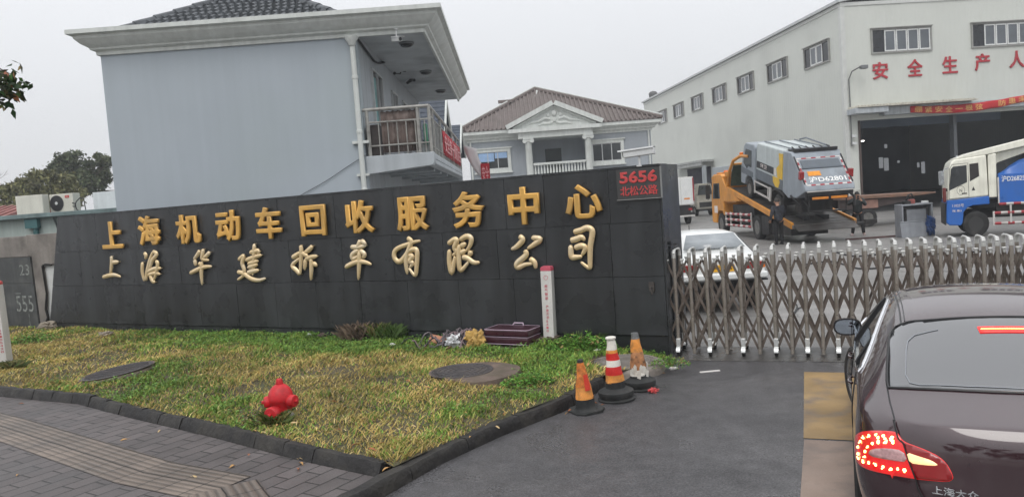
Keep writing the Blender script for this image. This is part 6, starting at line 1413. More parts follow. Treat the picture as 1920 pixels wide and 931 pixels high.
for y in (1.10,3.86):
    for s in (-1,1):
        o=alloy_wheel(s*.80,y,s)
        if y>3: o.rotation_euler.z=R(17)
b=MB(); b.box(-.6,.25,.2,.6,4.5,.4); b.build('underbody',m_chas,sed)
b=MB(); b.tube([(0,1.55,1.475),(0,1.45,1.50),(0,1.40,1.53)],[.03,.022,.006],6) if False else b.tube([(-.03,1.62,1.462),(-.03,1.52,1.505)],[.03,.008],8); b.build('roof_aerial',m_trim,sed) if False else None
# ================================================================== WHITE CAR BEHIND THE GATE
wc=thing('white_saloon','old white saloon car parked behind the gate with a yellow plate','car',(3.93,14.45,0),R(-4))
m_wcar=M('white_car_paint',rgb(226,228,226),.35,var=.04,coat=.5,dirt=rgb(180,176,170),dirtamt=.3)
def car_shell(parent,P,hw_fn,mat,name='body'):
    b=MB(); secs=[]
    for y,zt,zs,hwt,hw,zb in P:   # roof height, shoulder height, half widths
        secs.append([(0,y,zt),(hwt*.6,y,zt-.01),(hwt,y,zt-.05),(hw*.985,y,zs),(hw,y,zs-.12),(hw*.99,y,zb+.15),(hw*.93,y,zb)])
    n=7; vs=[];fs=[]
    for s in secs:
        vs+=s; vs+=[(-x,y,z) for x,y,z in s]
    for i in range(len(secs)-1):
        a=i*14;c=a+14
        for off in (0,7):
            for j in range(6): fs.append((a+off+j,c+off+j,c+off+j+1,a+off+j+1))
        fs.append((a+6,c+6,c+13,a+13))
    fs.append(tuple([0,1,2,3,4,5,6,13,12,11,10,9,8,7])); e=(len(secs)-1)*14; fs.append(tuple(e+k for k in [7,8,9,10,11,12,13,6,5,4,3,2,1,0]))
    b.add(vs,fs); return b.build(name,mat,parent,bevel=.03,seg=2,ang=45)
wcP=[(.0,1.05,1.01,.68,.80,.64),(.06,1.08,1.02,.70,.81,.60),(.62,1.11,1.03,.70,.815,.46),(1.10,1.46,1.03,.54,.82,.40),(1.3,1.50,1.03,.55,.82,.38),(2.3,1.51,1.02,.56,.82,.36),(2.75,1.46,1.02,.55,.82,.36),(3.35,1.08,1.0,.68,.81,.36),(4.2,.88,.82,.66,.78,.30),(4.3,.75,.72,.62,.74,.35)]
wbody=car_shell(wc,wcP,None,m_wcar)
m_cg2=M('pale_car_glass',rgb(150,156,160),.12,var=.1,spec=.8)
b=MB(); b.add([(-.60,.70,1.165),(.60,.70,1.165),(.47,1.085,1.425),(-.47,1.085,1.425)],[(0,1,2,3)]); 
o=b.build('rear_window',m_cg2,wc); o.location=(0,-.03,.04); s_=o.modifiers.new('s','SOLIDIFY'); s_.thickness=.008
for s in (-1,1):
    b=MB(); b.add([(s*.80,1.0,1.065),(s*.80,3.1,1.045),(s*.565,2.7,1.40),(s*.555,1.25,1.42)],[(0,1,2,3)]); o=b.build('side_window',m_cglass,wc); o.location=(s*.02,0,.01); s_=o.modifiers.new('s','SOLIDIFY'); s_.thickness=.008
    b=MB(); b.box(s*.60-.15,-.012,.83,s*.60+.15,.05,.96); b.build('tail_lamp',m_tl,wc,bevel=.012)
    b=MB(); b.box(s*.775-.03,-.014,.84,s*.775+.03,.08,.95); b.build('indicator',M('amber_lens',rgb(230,120,30),.2),wc,bevel=.01)
    for y in (.85,3.35): wheel(wc,s*.70,y,.33,.33,.19,m_tyre,m_rim,s)
b=MB(); b.box(-.24,-.02,.80,.24,-.001,.93); b.build('number_plate',M('yellow_plate',rgb(236,176,40),.5),wc,bevel=.008)
lettering('lettering','沪C 256',m_trim,-.19,.19,.83,.90,-.0205,wc,.003,.008)
b=MB(); b.box(-.83,-.10,.64,.83,.06,.78); b.build('rear_bumper',m_wcar,wc,bevel=.04); b=MB(); b.box(-.82,-.115,.61,.82,-.03,.645); b.box(-.6,.0,.3,.6,4.0,.60); b.build('bumper_strip',m_trim,wc,bevel=.01)
b=MB(); b.tube([(-.2,2.3,1.5),(-.2,2.3,1.60)],.008,6); b.build('aerial',m_trim,wc)
# ================================================================== PEOPLE
m_skin=M('skin',rgb(196,150,124),.55,var=.08); m_jack=M('dark_puffer_cloth',(.024,.027,.036),.75,var=.7,scale=9,fine=.5,fscale=25,dirt=(.12,.125,.14),dirtamt=.6,dscale=7); m_trs=M('black_trouser_cloth',(.012,.012,.014),.85,var=.3); m_hairg=M('grey_black_hair',(.06,.055,.05),.8,var=.5,scale=20); m_hairb=M('black_hair',(.012,.011,.010),.6); m_shoe=M('pale_shoe',rgb(176,160,158),.6,var=.3,scale=14); m_green=M('dark_green_jacket',(.020,.026,.028),.8,var=.3,scale=5)
def skin_mesh(name,verts,edges,rad,mat,parent,sub=2,root=0):
    me=bpy.data.meshes.new(name); me.from_pydata([tuple(v) for v in verts],edges,[]); o=bpy.data.objects.new(name,me); COL.objects.link(o)
    md=o.modifiers.new('skin','SKIN'); md.use_smooth_shade=True
    for i,sv in enumerate(me.skin_vertices[0].data):
        r_=rad[i]; sv.radius=(r_,r_) if not hasattr(r_,'__len__') else r_; sv.use_root=(i==root)
    ss=o.modifiers.new('sub','SUBSURF'); ss.levels=sub; ss.render_levels=sub
    dg=bpy.context.evaluated_depsgraph_get(); me2=bpy.data.meshes.new_from_object(o.evaluated_get(dg)); o.modifiers.clear(); o.data=me2
    me2.materials.clear(); me2.materials.append(mat); me2.polygons.foreach_set('use_smooth',[True]*len(me2.polygons)); o.parent=parent; return o
def person(label,loc,rz,J,jm,tm,hm,sm,hands_up=False,extra=None):
    t=thing('person',label,'person',loc,rz)
    # J: joints (x right, y forward)
    v=[J['pel'],J['spine'],J['chest'],J['neck'],J['headb'],J['headt']]; r_=[.10,.10,.11,.056,.085,.088]; e=[(0,1),(1,2),(2,3),(3,4),(4,5)]
    def chain(par,pts,rs):
        k=par
        for p,q in zip(pts,rs): v.append(p); r_.append(q); e.append((k,len(v)-1)); k=len(v)-1
        return k
    for s in ('L','R'):
        chain(2,[J['sh'+s],J['el'+s],J['wr'+s],J['ha'+s]],[.062,.045,.032,.036])
        chain(0,[J['hip'+s],J['kn'+s],J['an'+s],J['toe'+s]],[.085,.055,.036,.026])
    skin_mesh('body',v,e,r_,m_skin,t)
    # face: nose, brow, mouth, ears, eyes on the head
    hb,ht=Vector(J['headb']),Vector(J['headt']); hc=hb.lerp(ht,.45); fw=Vector(J['face']); sdv=fw.cross(Vector((0,0,1))).normalized()
    b=MB(); b.tube([hc+fw*.075+Vector((0,0,.02)),hc+fw*.115+Vector((0,0,-.02)),hc+fw*.085+Vector((0,0,-.03))],[.010,.016,.012],8)
    for s in (-1,1): b.lathe([(.001,-.02),(.03,-.012),(.034,.0),(.02,.012)],10,tuple(hc+sdv*s*.088),'x')
    b.build('face_feature',m_skin,t)
    b=MB()
    for s in (-1,1): b.lathe([(.001,-.008),(.009,-.004),(.01,.004)],8,tuple(hc+fw*.083+sdv*s*.034+Vector((0,0,.025))),'y')
    b.tube([hc+fw*.085-sdv*.025+Vector((0,0,-.062)),hc+fw*.09+Vector((0,0,-.065)),hc+fw*.085+sdv*.025+Vector((0,0,-.062))],.006,6)
    b.build('eye',m_hairb,t)
    # hair cap: upper back of the skull
    b=MB(); vs=[];fs=[];n=16;m_=7
    for i in range(m_):
        ph=math.pi*.5*(1-i/(m_-1)*1.15)
        for j in range(n):
            a=2*math.pi*j/n; dv_=Vector((math.cos(a)*math.cos(ph),math.sin(a)*math.cos(ph),math.sin(ph)))
            back=-dv_.dot(fw); rr=.108+.006*math.sin(j*3.1+i)
            p=hc+Vector((0,0,.02))+Vector((dv_.x*rr*.92,dv_.y*rr*1.05,max(dv_.z,-.25 if back>0 else .18)*rr*1.18)); vs.append(p)
    for i in range(m_-1):
        for j in range(n): fs.append((i*n+j,i*n+(j+1)%n,(i+1)*n+(j+1)%n,(i+1)*n+j))
    b.add(vs,fs); b.build('hair',hm,t)
    # hands: palm plus five fingers
    for s in ('L','R'):
        w=Vector(J['wr'+s]);h=Vector(J['ha'+s]); d=(h-w).normalized(); sx=d.cross(fw).normalized() if d.cross(fw).length>.1 else Vector((1,0,0)); cu=sx.cross(d)
        b=MB()
        for k,l in enumerate((.065,.075,.07,.055)):
            p=h+sx*(-.03+.02*k)+d*.02; b.tube([p,p+d*l*.5+cu*.008,p+d*l*.8+cu*.03,p+d*l+cu*.045],[.0095,.009,.008,.006],6)
        p=h-sx*.035-d*.02; b.tube([p,p-sx*.025+d*.02+cu*.01,p-sx*.02+d*.05+cu*.03],[.011,.01,.007],6); b.build('finger',m_skin,t)
    # jacket, trousers, shoes over the body
    v=[J['pel'],J['spine'],J['chest'],Vector(J['chest'])+Vector((0,0,.11))]; r_=[(.19,.15),(.185,.15),(.19,.15),(.10,.09)]; e=[(0,1),(1,2),(2,3)]
    v[0]=Vector(J['pel'])+Vector((0,0,-.10))
    for s in ('L','R'): chain(2,[J['sh'+s],J['el'+s],Vector(J['el'+s]).lerp(Vector(J['wr'+s]),1.0)],[.088,.068,.055])
    skin_mesh('jacket',v,e,r_,jm,t)
    v=[Vector(J['pel'])+Vector((0,0,.06))]; r_=[(.17,.14)]; e=[]
    for s in ('L','R'): chain(0,[J['hip'+s],J['kn'+s],Vector(J['an'+s])+Vector((0,0,-.03))],[.105,.080,.066])
    skin_mesh('trousers',v,e,r_,tm,t)
    for s in ('L','R'):
        a=Vector(J['an'+s]);o_=Vector(J['toe'+s]); a2=Vector((a.x,a.y,.05)); b=MB(); b.tube([a2-(o_-a).normalized()*.06,a2,a2.lerp(Vector((o_.x,o_.y,.04)),.6),Vector((o_.x,o_.y,.035))+(o_-a).normalized()*.03],[.04,.052,.05,.03],10,flat=.85); b.box(a.x-.045,min(a.y,o_.y)-.06,-.0,a.x+.045,max(a.y,o_.y)+.06,.02); b.build('shoe',sm,t)
    return t
J1=dict(pel=(0,0,.92),spine=(0,.0,1.10),chest=(0,-.01,1.33),neck=(0,.02,1.50),headb=(0,.05,1.58),headt=(0,.07,1.69),face=(.35,.94,0),shL=(-.2,0,1.42),elL=(-.29,-.02,1.15),wrL=(-.26,.14,.95),haL=(-.24,.18,.88),shR=(.2,0,1.42),elR=(.30,.02,1.16),wrR=(.27,.20,1.0),haR=(.25,.25,.94),hipL=(-.1,0,.86),knL=(-.12,.02,.48),anL=(-.13,-.02,.09),toeL=(-.14,.13,.04),hipR=(.1,0,.86),knR=(.11,.03,.48),anR=(.11,-.01,.09),toeR=(.13,.14,.04))
q=G(1462,458); person('person in a dark patterned puffer jacket standing beside the tilted truck bed',(q.x,q.y,0),R(10),J1,m_jack,m_trs,m_hairg,m_trs)
J2=dict(pel=(0,0,.92),spine=(0,.0,1.10),chest=(0,-.01,1.33),neck=(0,.02,1.50),headb=(0,.05,1.57),headt=(0,.07,1.68),face=(0,1,0),shL=(-.2,0,1.42),elL=(-.30,.12,1.20),wrL=(-.14,.30,1.40),haL=(-.10,.33,1.47),shR=(.2,0,1.42),elR=(.34,.10,1.26),wrR=(.10,.32,1.42),haR=(.06,.35,1.49),hipL=(-.11,0,.86),knL=(-.16,.04,.48),anL=(-.19,.0,.09),toeL=(-.24,.14,.04),hipR=(.11,0,.86),knR=(.17,.03,.48),anR=(.22,-.01,.09),toeR=(.28,.12,.04))
q=G(1610,441); PQ=Vector((q.x,q.y,0)); person('person in dark clothes and pale shoes raising a phone with both hands',(q.x,q.y,0),R(158),J2,m_green,m_trs,m_hairb,m_shoe)
ph=thing('phone','black phone held up by the person in dark clothes','phone',tuple(PQ+Matrix.Rotation(R(158),3,'Z')@Vector((-.02,.37,1.53))),R(158)); b=MB(); b.box(-.04,-.005,-.075,.04,.005,.075); b.build('case',m_trim,ph,bevel=.004); b=MB(); b.box(-.036,-.0075,-.07,.036,-.0055,.07); b.build('screen',m_glass,ph)
# ================================================================== STEEL CABINET AND YARD CLUTTER
cbn=thing('steel_cabinet','grey steel cabinet shell standing in the yard with a loose panel leaning on it','cabinet',(14.45,28.3,0),R(3))
m_sgr=M('grey_sheet_steel',rgb(150,154,160),.45,.05,var=.15,scale=2,streak=.15,dirt=rgb(80,78,76),dirtamt=.4)
b=MB(); b.box(0,0,0,.06,.5,1.15); b.box(1.12,0,0,1.18,.5,1.15); b.box(.06,.44,0,1.12,.5,1.15); b.box(0,-.01,1.15,1.18,.5,1.21); b.box(.06,0,.0,1.12,.44,.05); b.build('shell',m_sgr,cbn,bevel=.008)
b=MB(); b.box(.14,.02,.45,.19,.06,1.02); b.box(.95,.02,.45,1.0,.06,1.02); b.box(.14,.02,1.02,1.0,.06,1.06); b.build('inner_frame',m_chas,cbn,bevel=.006)
b=MB(); b.box(.19,.05,.45,.95,.43,1.02); b.build('inner_box',m_sgr,cbn,bevel=.008)
lpn=thing('loose_panel','flat grey steel panel leaning low against the front of the steel cabinet','panel',(14.32,28.12,0),R(3),rx=R(-8)); b=MB(); b.box(0,0,0,.98,.03,.58); b.box(-.01,-.015,.56,.99,.04,.60); b.build('panel_sheet',m_sgr,lpn,bevel=.006)
bg_=thing('blue_bag','crumpled blue plastic sheet hanging at the right side of the steel cabinet','bag',(15.42,28.15,0)); 
def crumple(c,s,seed,sq=(1,1,1),n=2):
    bm=bmesh.new(); bmesh.ops.create_icosphere(bm,subdivisions=4,radius=1); r=np.random.default_rng(seed); k=[(r.normal(size=3)*(2.2 if i<4 else 5.5),r.random()*6) for i in range(8)]
    for v in bm.verts:
        d=1.25*min(abs(math.sin(v.co.dot(Vector(a))+p_))*(1 if i<4 else .6)+(0 if i<4 else .25) for i,(a,p_) in enumerate(k))+.12*math.sin(v.co.x*9+seed); v.co=Vector((v.co.x*sq[0],v.co.y*sq[1],v.co.z*sq[2]))*s*(.55+.75*d)+Vector(c)
    vs=[tuple(v.co) for v in bm.verts]; fs=[tuple(x.index for x in f.verts) for f in bm.faces]; bm.free(); return vs,fs
b=MB(); b.add(*crumple((0,0,.42),.28,3,(.7,.5,1.4))); b.build('sheet',M('blue_plastic',rgb(40,66,110),.4,var=.4,scale=8),bg_)
jk=thing('scrap_part','dark and red scrap parts heaped on top of the steel cabinet','scrap',(14.8,28.5,1.21)); b=MB(); b.box(-.2,-.1,0,.05,.12,.12); b.tube([(-.1,0,.1),(.0,0,.32),(.12,0,.38),(.2,0,.2)],.035,8); b.build('bracket',m_chas,jk,bevel=.01); b=MB(); b.box(.02,-.08,0,.22,.1,.17); b.build('red_block',M('faded_red_plastic',rgb(150,84,78),.5),jk,bevel=.02); b=MB(); b.box(.5,-.06,0,.72,.06,.08); b.build('white_block',m_camw,jk,bevel=.01)
def hose(label,P,r_,mat,name='cable',cat='cable'):
    b=MB(); Q=[]
    P=[Vector(p) for p in P]
    for i in range(len(P)-1):
        p0=P[max(i-1,0)];p1=P[i];p2_=P[i+1];p3=P[min(i+2,len(P)-1)]
        for k in range(6):
            t=k/6; Q.append(.5*((2*p1)+(-p0+p2_)*t+(2*p0-5*p1+4*p2_-p3)*t*t+(-p0+3*p1-3*p2_+p3)*t**3))
    Q.append(P[-1]); b.tube(Q,r_,6); return tag(b.build(name,mat),label,cat)
m_hose=MATS['black_cable']
hose('black cable lying across the yard behind the middle of the gate',[G(x,y,.02) for x,y in ((1560,470),(1600,480),(1650,477),(1700,482),(1760,476),(1860,470))],.03,m_hose)
hose('second black cable sagging over the yard closer to the gate',[G(x,y,.02) for x,y in ((1500,497),(1560,490),(1610,503),(1680,500),(1740,498))],.025,m_hose)
hose('short bent black wire hook lying on the yard floor seen through the gate',[G(x,y,.015) for x,y in ((1492,569),(1495,575),(1488,588),(1498,577),(1506,576))],.012,m_hose,'wire','wire')
q=G(1590,448); tag(MB().box(-.9,-.05,0,1.6,.05,.06).build('steel_bar',M('red_brown_bar',rgb(84,60,58),.7,var=.3)),'long reddish steel bar lying on the yard near the person with the phone','bar'); bpy.data.objects['steel_bar'].location=(q.x+.6,q.y-.5,.0)
def wfoot(px,off,py=600):
    p=onp(px,py,(WA.x,WA.y),(-.47799,-.87836)); q=Vector((p.x,p.y,0))+Vector((-.47799,-.87836,0))*off; q.z=lh(q.x,q.y); return q
# ================================================================== CAMERA ON THE SIGN WALL
q=wall_pt(15.02,-.02); cctv('large white security camera on top of the right end of the granite wall',(q.x,q.y,2.99),WANG-R(84),R(3),.46,-.18)
# ================================================================== CONES
m_cor=M('faded_orange_cone',rgb(226,150,70),.6,var=.2,scale=9,dirt=rgb(150,110,70),dirtamt=.7,dscale=14); m_cred=M('red_cone_band',rgb(206,44,40),.5,var=.15,scale=10); m_cwh=M('white_cone_band',rgb(226,222,212),.5,var=.1,scale=10,dirt=rgb(170,160,140),dirtamt=.4,dscale=9); m_cblk=M('black_cone_rubber',(.022,.024,.024),.7,var=.3,scale=6,dirt=(.07,.065,.06),dirtamt=.5,dscale=5); m_cpeel=M('peeling_brown_cone',rgb(176,124,84),.75,var=.35,scale=12,dirt=rgb(60,44,36),dirtamt=.9,dscale=16); m_cpeel2=M('peeling_orange_cone',rgb(220,130,60),.7,var=.25,scale=11,dirt=rgb(110,60,34),dirtamt=.9,dscale=12)
def cone(label,loc,rz,h,base,bands,lean=(0,0),sq=True,rtop=.04,rbot=.13,collar=False,hb=.2):
    t=thing('traffic_cone',label,'traffic cone',loc,rz,'worn traffic cones by the kerb',rx=lean[0],ry=lean[1])
    b=MB(); s=base/2
    if sq:
        b.prism([(s,s*.6),(s*.6,s),(-s*.6,s),(-s,s*.6),(-s,-s*.6),(-s*.6,-s),(s*.6,-s),(s,-s*.6)],0,.03,'z')
        b.lathe([(rbot*1.35,.03),(rbot*1.22,.045),(rbot*1.12,.07),(rbot*1.1,hb)],24)
    else:
        b.lathe([(s*1.0,.0),(s*1.02,.02),(s*.9,.035),(s*.97,.075),(s*.95,.11),(s*.72,.135),(rbot*1.15,.15),(rbot*1.08,hb)],28)
    b.build('base',m_cblk,t,ang=40)
    z0=hb-.01
    for f0,f1,m in bands:
        za=z0+(h-z0)*f0; zb=z0+(h-z0)*f1; ra=rbot*1.09+(rtop-rbot*1.09)*f0; rb_=rbot*1.09+(rtop-rbot*1.09)*f1
        b=MB(); k=8; P=[]
        for i in range(k+1):
            P.append((ra+(rb_-ra)*i/k,za+(zb-za)*i/k))
        P=[(max(P[0][0]-.006,.002),P[0][1])]+P+[(max(P[-1][0]-.006,.002),P[-1][1])]
        b.lathe(P,24); o=b.build('sleeve',m,t)
        for v in o.data.vertices: v.co.x+=.004*math.sin(v.co.z*31+v.co.y*20); v.co.y+=.004*math.sin(v.co.z*27+1)
    return t
q=G(1101,775); c1=cone('small leaning traffic cone with peeling orange sleeve and a red patch, nearest the kerb corner',(q.x,q.y+.10,.004),R(25),.60,.36,[(0,.30,m_cor),(.301,.93,m_cpeel2),(.931,1.0,m_cblk)],lean=(R(1),R(-4)),rtop=.032,rbot=.098,hb=.17)
b=MB(); 
for k in range(5):
    a0=-1.9+k*.16; 
    b.add([(math.cos(a)*(.108-.062*(z-.17)/.43+.0035),math.sin(a)*(.108-.062*(z-.17)/.43+.0035),z) for a,z in ((a0,.26),(a0+.16,.26),(a0+.16,.44),(a0,.44))],[(0,1,2,3)])
b.build('red_patch',M('faded_red_patch',rgb(220,70,50),.5),c1)
q=G(1160,755); c2=cone('tallest traffic cone with clean red and white bands and a round black base',(q.x,q.y+.16,.004),0,.74,.44,[(0,.17,m_cor),(.171,.36,m_cred),(.361,.50,m_cwh),(.501,.66,m_cred),(.661,.73,m_cor),(.731,1.0,m_cwh)],lean=(0,R(-2)),sq=False,rtop=.045,rbot=.105,hb=.225)
b=MB(); b.lathe([(.052,.722),(.062,.728),(.062,.745),(.05,.752)],20); b.build('collar',m_cwh,c2)
q=G(1205,733); c3=cone('traffic cone with torn brown peeling sleeve and split clear top, farthest from the camera',(q.x,q.y+.12,.004),R(10),.70,.40,[(0,.14,m_cwh),(.141,.55,m_cpeel),(.551,.86,m_cor),(.861,1.0,M('cloudy_plastic',rgb(110,112,112),.3,var=.4,scale=20))],lean=(R(-1),R(-3)),sq=False,rtop=.042,rbot=.105,hb=.19)
b=MB()
for k in range(7):
    a=-2.6+k*.33; z=.24+.05*math.sin(k*2.3); r_=.118-.062*(z-.17)/.5; b.add([(math.cos(a+da)*(r_+.004+dr),math.sin(a+da)*(r_+.004+dr),z+dz) for da,dz,dr in ((-.2,-.03,0),(.15,-.045,.004),(.22,.03,.012),(0,.055,.0),(-.18,.02,.008))],[(0,1,2,3,4)])
b.build('torn_flap',m_cwh,c3)
# ================================================================== HYDRANT
q=G(530,783,.17); hz=lh(q.x,q.y)
hy=thing('fire_hydrant','squat bright red fire hydrant standing in the lawn','hydrant',(q.x,q.y,hz-.05),R(8)); hy.scale=(1.06,1.06,1.06); avoid.append((q.x,q.y,.10))
m_hyd=M('bright_red_paint',rgb(200,28,38),.5,var=.14,scale=6,dirt=rgb(120,34,34),dirtamt=.6,dscale=9,coat=0,bump=.002,bscale=40)
b=MB(); b.lathe([(.118,0),(.118,.08),(.108,.10),(.115,.22),(.132,.24),(.135,.27),(.132,.29),(.124,.325),(.104,.365),(.076,.395),(.052,.412),(.045,.416),(.001,.418)],28); b.build('barrel',m_hyd,hy,ang=50)
b=MB(); b.lathe([(.042,.405),(.040,.43),(.034,.46),(.028,.475),(.001,.478)],8); b.build('top_nut',m_hyd,hy,bevel=.004)
def nozzle(ang,z,r_,L_,tilt=0):
    b=MB(); X=Matrix.Rotation(ang,4,'Z')@Matrix.Rotation(tilt,4,'X')
    b.lathe([(r_*.85,.05),(r_*.85,.10),(r_*1.05,.105),(r_*1.08,L_-.02),(r_*.98,L_),(r_*.5,L_+.006),(.001,L_+.006)],22,(0,0,0),'y',X=Matrix.Translation((0,0,z))@X)
    b.lathe([(r_*.36,L_),(r_*.34,L_+.03),(.001,L_+.032)],5,(0,0,0),'y',X=Matrix.Translation((0,0,z))@X); b.build('outlet_cap',m_hyd,hy,bevel=.003)
nozzle(R(-122),.24,.062,.19); nozzle(R(95),.24,.058,.17); nozzle(R(152),.13,.078,.20)
b=MB(); b.add(*crumple((.13,-.12,.06),.05,5)); tag(b.build('stone',M('pale_stone',rgb(170,166,158),.8,var=.2,scale=20)),'small pale stone at the foot of the red hydrant','stone'); bpy.data.objects['stone'].location=(q.x,q.y,hz-.01)
# ================================================================== MANHOLES
m_cast=M('cast_iron_cover',rgb(84,81,82),.55,.3,var=.25,scale=4,dirt=rgb(96,86,78),dirtamt=.5,dscale=6,bump=.006,bscale=45); m_ring=M('mossy_concrete_ring',rgb(104,90,82),.9,var=.3,scale=4,dirt=rgb(78,74,58),dirtamt=.7,dscale=3,bump=.01,bscale=25)
def cover_mb(r_,pat):
    b=MB(); b.lathe([(r_,0),(r_,.03),(r_*.96,.035),(r_*.95,.028),(.001,.028)],48)
    if pat=='rings':
        for k in (.25,.42,.6,.78): b.lathe([(r_*k-.012,.027),(r_*k-.010,.036),(r_*k+.010,.036),(r_*k+.012,.027)],40)
        for k in range(36):
            a=2*math.pi*k/36; b.cbox((r_*.87,0,.031),(r_*.1,.022,.008),Matrix.Rotation(a,4,'Z'))
    else:
        n=9
        for i in range(-n,n+1):
            for j in range(-n,n+1):
                x,y=i*r_/n*.95,j*r_/n*.95
                if math.hypot(x,y)<r_*.9:
                    X=Matrix.Translation((x,y,.031))@Matrix.Rotation(R(45) if (i+j)%2 else R(-45),4,'Z'); b.cbox((0,0,0),(r_/n*.75,r_/n*.28,.009),X)
    b.cbox((r_*.7,0,.03),(.06,.03,.012)); b.cbox((-r_*.7,0,.03),(.06,.03,.012)); return b
def manhole(label,loc,r_,ro,h,off,pat,rx=0,ry=0,rz=0,wob=.03,cm=None,im=None):
    t=thing('manhole',label,'manhole',loc,rz,'manholes in the lawn',rx=rx,ry=ry); avoid.append((loc[0]+off[0]*.6,loc[1]+off[1]*.6,ro*.93))
    b=MB(); n=40; vs=[];fs=[]; rr=random.Random(int(r_*1000)); wv=[1+wob*math.sin(3*2*math.pi*j/n+1)+wob*.6*math.sin(7*2*math.pi*j/n) for j in range(n)]
    for rad,z,oo in ((r_*1.005,h-.004,0),(r_*1.06,h+.004,.0),(ro*.93,h-.006,.8),(ro,h-.03,1),(ro*1.02,h*.3,1),(ro*1.04,-.1,1)):
        for j in range(n):
            a=2*math.pi*j/n; f=wv[j] if rad>r_*1.1 else 1; vs.append((rad*f*math.cos(a)+off[0]*oo,rad*f*math.sin(a)+off[1]*oo,z))
    for i in range(5):
        for j in range(n): fs.append((i*n+j,i*n+(j+1)%n,(i+1)*n+(j+1)%n,(i+1)*n+j))
    b.add(vs,fs); b.build('concrete_collar',cm or m_ring,t,ang=50); b=cover_mb(r_,pat); b.build('cover',im or m_cast,t,loc=(0,0,h-.026),ang=30); return t
q=G(866,690,.27); manhole('round ringed iron manhole cover on a thick raised concrete collar right of the hydrant',(q.x,q.y,.075),.415,.56,.165,(.20,-.06),'rings',rz=R(10))
q=G(221,697,.2); manhole('tilted patterned iron manhole cover at the left of the lawn',(q.x,q.y,.135),.52,.545,.085,(0,-.03),'diamond',ry=R(-6),rx=R(1),wob=.02)
q=G(1172,676,.12); manhole('pale ringed manhole behind the traffic cones at the edge of the driveway',(q.x,q.y,.03),.43,.55,.085,(-.03,-.02),'rings',rz=R(40),cm=M('pale_concrete_ring',rgb(140,132,124),.9,var=.25,scale=4,dirt=rgb(96,88,76),dirtamt=.6,dscale=4,bump=.008,bscale=25),im=M('pale_dusty_cover',rgb(124,118,112),.7,var=.25,scale=4,dirt=rgb(84,78,72),dirtamt=.6,dscale=7,bump=.006,bscale=45))
# ================================================================== MARKER POSTS
m_mk=M('white_marker_post',rgb(214,212,208),.6,var=.08,scale=3,streak=.12,dirt=rgb(170,166,158),dirtamt=.5); m_mkr=M('pink_red_paint',rgb(206,92,110),.6,var=.12,scale=8); m_mkt=M('faded_red_ink',rgb(206,110,120),.7,var=.3,scale=30)
def marker(label,loc,rz,w,h,m_top,lines,ry=0):
    t=thing('marker_post',label,'post',loc,rz,'utility marker posts in the lawn',ry=ry); avoid.append((loc[0],loc[1],w*.8))
    b=MB(); s=w/2; b.box(-s,-s,-.1,s,s,h-.07); b.build('post_body',m_mk,t,bevel=.006)
    b=MB(); b.prism([(-s,h-.068),(s,h-.068),(s,h-.025),(s*.8,h),(-s*.8,h),(-s,h-.025)],-s,s,'y'); b.build('cap',m_top,t,bevel=.004)
    for s_,x0,x1,z0,z1,m in lines: lettering('lettering',s_,m,x0,x1,z0,z1,-s-.001,t,.002,.008)
    return t
q=G(1033,643,.16); hz=lh(q.x,q.y); L1=[]
for k,ch in enumerate('燃气管道'): L1.append((ch,-.03,.02,.87-k*.062,.92-k*.062,m_mkt))
for k,ch in enumerate('严禁开挖'): L1.append((ch,-.02,.02,.55-k*.055,.595-k*.055,m_mkt))
for k in range(4): L1.append((str((5,4,1,0)[k]),-.03,.005,.33-k*.05,.365-k*.05,m_mkt))
m1=marker('white square marker post with a pink top and faint red writing by the suitcase',(q.x,q.y,hz-.03),R(-22),.175,1.20,m_mkr,L1,ry=R(1.3))
b=MB(); b.add(*crumple((0,0,.0),.2,9,(1.3,1,.35))); b.build('footing',m_ring,m1,loc=(-.03,-.05,.05)); b=MB(); b.lathe([(.03,-.002),(.036,-.002),(.036,-.004),(.03,-.004)],16,(0,-.0875,1.03),'y',closed=True); b.build('emblem',m_mkt,m1)
q=G(4,681,.15); hz=lh(q.x,q.y); m_mk2=M('dark_red_ink',rgb(190,70,80),.6,var=.2,scale=30); L2=[]
for k,ch in enumerate('沪发联系电话'): L2.append((ch,-.02,.10,1.255-k*.10,1.335-k*.10,m_mk2) if k else (ch,.0,.06,1.27,1.33,m_mk2))
for k in range(8): L2.append(('55540054'[k] if False else '56560000'[k],-.01,.04,.62-k*.055,.655-k*.055,m_mk2)); L2.append(('54105420'[k],.065,.11,.62-k*.055,.655-k*.055,m_mk2))
marker('white marker post with red writing and digits at the left edge of the lawn',(q.x,q.y,hz-.03),R(12),.27,1.52,M('brick_red_paint',rgb(200,76,72),.6,var=.15),L2,ry=R(-1))
# ================================================================== SUITCASE AND RUBBISH BY THE WALL
m_suit=M('maroon_vinyl',(.050,.012,.022),.35,var=.15,scale=5,coat=.2)
q=wfoot(974,.26); hz=q.z; su=thing('suitcase','maroon hard suitcase lying flat against the granite wall beside the pink topped post','suitcase',(q.x,q.y,hz-.01),R(-31)); avoid.append((q.x,q.y,.42))
b=MB(); b.box(-.40,-.22,.03,.40,.22,.15); b.build('lower_shell',m_suit,su,bevel=.035,seg=3); b=MB(); b.box(-.40,-.22,.155,.40,.22,.27); b.build('upper_shell',m_suit,su,bevel=.03,seg=3)
m_lil=M('pale_piping',rgb(190,170,186),.4)
b=MB(); P=[(-.37,-.218),(.37,-.218),(.398,-.19),(.398,.19),(.37,.218),(-.37,.218),(-.398,.19),(-.398,-.19),(-.37,-.218)]; b.tube([(x,y,.262) for x,y in P],.007,6); b.tube([(x*1.005,y*1.01,.152) for x,y in P],.004,6); b.tube([(x*.98,y*.98,.04) for x,y in P],.006,6); b.build('piping',m_lil,su)
